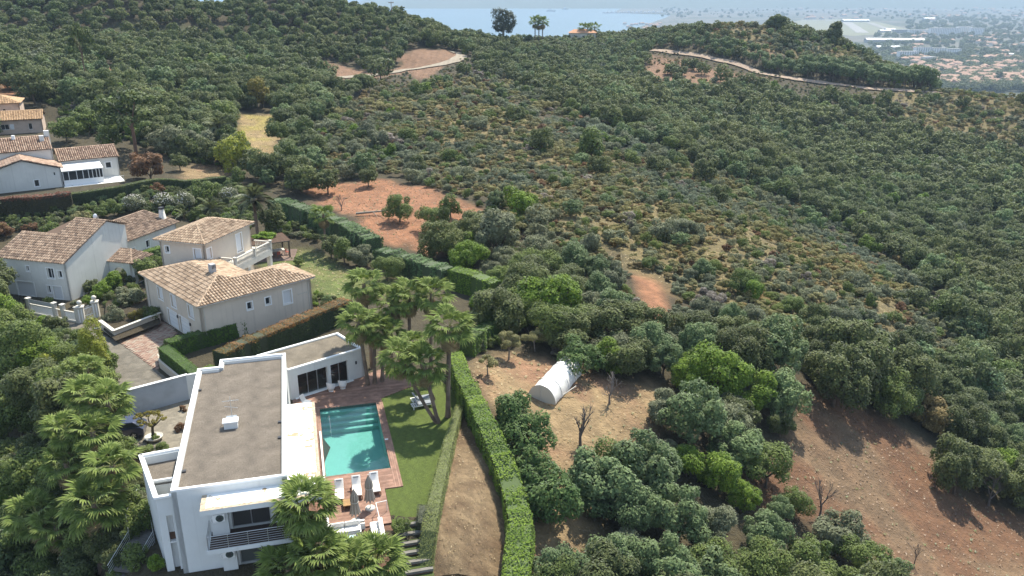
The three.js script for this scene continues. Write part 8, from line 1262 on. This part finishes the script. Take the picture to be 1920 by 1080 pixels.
// ---------------------------------------------------------------- tufts, stones and low planting
{
  const R = rng(909);
  const tuft = (pal, n, h, w) => { const o = P3(); for (let i = 0; i < n; i++) { const an = R() * 6.283, r = R() * 0.35, l = 0.3 + 0.5 * R(), c = mixc(pal[0], pal[1], R()), bxx = Math.cos(an) * r, bz = Math.sin(an) * r, tx = bxx + Math.cos(an) * l * 0.7, tz = bz + Math.sin(an) * l * 0.7, nx = -Math.sin(an) * w, nz = Math.cos(an) * w; o.pos.push(bxx - nx, 0, bz - nz, bxx + nx, 0, bz + nz, tx, h * (0.6 + 0.6 * R()), tz); for (let k = 0; k < 3; k++) { o.col.push(...c); o.nor.push(Math.cos(an) * 0.5, 0.86, Math.sin(an) * 0.5); } } return leafGeo(o); };
  const stone = (seed) => { const g = new THREE.IcosahedronGeometry(1, 1), p = g.attributes.position; for (let i = 0; i < p.count; i++) { const f = 0.7 + 0.6 * vnoise(p.getX(i) * 2 + seed, p.getY(i) * 2 + p.getZ(i) * 3); p.setXYZ(i, p.getX(i) * f, p.getY(i) * f * 0.55, p.getZ(i) * f); } g.computeVertexNormals(); return g; };
  const straw = tuft([[0.24, 0.18, 0.09], [0.50, 0.39, 0.21]], 16, 0.5, 0.06), brown = tuft([[0.13, 0.085, 0.05], [0.30, 0.19, 0.11]], 16, 0.4, 0.07), green = tuft([[0.07, 0.10, 0.03], [0.18, 0.20, 0.07]], 16, 0.55, 0.06);
  const sow = (name, label, cat, geo, mat, keys, step, keep, size, tone) => {
    const M4 = [], Cc = []; const q = new THREE.Quaternion(), e = new THREE.Euler(), m = new THREE.Matrix4(), c = new THREE.Color();
    for (const k of keys) { const b = areaBox[k]; for (let x = b[0]; x < b[2]; x += step) for (let z = b[1]; z < b[3]; z += step) { const px = x + (R() - 0.5) * step, pz = z + (R() - 0.5) * step; if (!inArea(k, px, pz)) continue; const n = fbm(px * 0.35, pz * 0.35, 3); if (R() > keep * (0.35 + 1.3 * n)) continue; if (k !== 'strip' && (inArea('strip', px, pz, 0.2))) continue; const s = size * (0.5 + R()); const y = ground(px, pz) - (k === 'strip' ? 0.0 : 0.01); m.compose(V(px, y + (k === 'strip' ? 0.035 : 0), pz), q.setFromEuler(e.set((R() - 0.5) * 0.3, R() * 6.28, (R() - 0.5) * 0.3)), V(s, s * (0.6 + 0.6 * R()), s)); M4.push(m.clone()); const f = tone * (0.7 + 0.6 * R()); Cc.push(c.setRGB(f, f, f).clone()); } }
    if (!M4.length) return; const im = shadows(new THREE.InstancedMesh(geo, mat, M4.length)); im.name = name; M4.forEach((a, i) => { im.setMatrixAt(i, a); im.setColorAt(i, Cc[i]); }); tag(im, label, cat, null, 'stuff'); scene.add(im);
  };
  sow('dry_grass', 'tufts of dry straw grass over the open ground', 'grass', straw, M.leaf, ['orchard', 'tan', 'tan2', 'gardenC', 'brush'], 0.5, 0.6, 0.24, 1);
  sow('strip_grass', 'short dry grass covering the strip between the hedges', 'grass', straw, M.leaf, ['strip'], 0.3, 0.7, 0.12, 0.9);
  sow('strip_weeds', 'brown weeds mixed into the dry strip', 'grass', brown, M.leaf, ['strip'], 0.4, 0.5, 0.12, 0.9);
  sow('brown_stubble', 'brown stubble over the brown field', 'grass', brown, M.leaf, ['field', 'clayRoad', 'clayHill', 'clay'], 0.5, 0.6, 0.24, 1);
  sow('green_weeds', 'green weeds scattered over the orchard and field', 'grass', green, M.leaf, ['orchard', 'tan', 'gardenC', 'field', 'clay'], 1.3, 0.45, 0.32, 1);
  M.rock = std({ color: lin(0.40, 0.25, 0.17), roughness: 1, map: texClone(T.grain, 1) });
  sow('loose_stones', 'loose reddish stones on the bare clay', 'stones', stone(3), M.rock, ['clay', 'clayPath', 'clayRoad', 'clayHill', 'clayLow', 'clayBits'], 0.8, 0.45, 0.055, 1);
  // low planting that fills the beds round the houses
  const beds = [gpoly([[-20, 402], [135, 392], [430, 338], [500, 400], [470, 432], [330, 410], [260, 398], [120, 425], [-20, 445]]), gpoly([[108, 255], [235, 262], [330, 305], [430, 315], [440, 215], [330, 170], [200, 160], [60, 185], [110, 205]]), gpoly([[165, 545], [212, 498], [300, 470], [300, 560], [210, 590]]), gpoly([[0, 590], [150, 625], [225, 700], [235, 760], [225, 840], [262, 880], [290, 1010], [270, 1079], [-60, 1079], [-60, 600]]), gpoly([[400, 655], [480, 640], [450, 600], [560, 570], [590, 555], [650, 560], [500, 620]]), gpoly([[860, 640], [890, 560], [950, 530], [1010, 590], [960, 640], [900, 660]]), gpoly([[490, 440], [520, 400], [620, 440], [700, 470], [760, 520], [640, 460]])];
  const kinds = ['green', 'oak', 'grey', 'bright', 'blue'], lists = kinds.map(() => []);
  beds.forEach((B, bi) => { const b = boxOf(B), st = bi === 3 ? 1.15 : 1.0; for (let x = b[0]; x < b[2]; x += st) for (let z = b[1]; z < b[3]; z += st) { const px = x + (R() - 0.5) * st, pz = z + (R() - 0.5) * st; if (!inPoly(px, pz, B) || inArea('estate', px, pz, -1.5)) continue; if (R() < (bi === 1 ? 0.35 : 0.2)) continue; const w = R(), k = w < 0.42 ? 0 : w < 0.7 ? 1 : w < 0.82 ? 2 : w < 0.9 ? 3 : 4; lists[k].push([px, pz, (bi === 3 ? 0.65 : 0.4) + 0.45 * R()]); } });
  const m = new THREE.Matrix4(), q = new THREE.Quaternion(), c = new THREE.Color();
  kinds.forEach((k, i) => { if (!lists[i].length) return; const im = shadows(new THREE.InstancedMesh(crownGeo(k, i % 3, 1), M.leaf, lists[i].length)); im.name = 'garden_planting' + (i ? '_00' + i : ''); lists[i].forEach(([x, z, r], j) => { m.compose(V(x, ground(x, z) - 0.1, z), q.setFromAxisAngle(V(0, 1, 0), R() * 6.28), V(r, r * (0.7 + 0.5 * R()), r)); im.setMatrixAt(j, m); const f = 0.8 + 0.4 * R(); im.setColorAt(j, c.setRGB(f, f, f)); }); tag(im, 'low mixed planting filling the beds round the houses', 'vegetation', null, 'stuff'); scene.add(im); });
}
renderer.render(scene, camera);
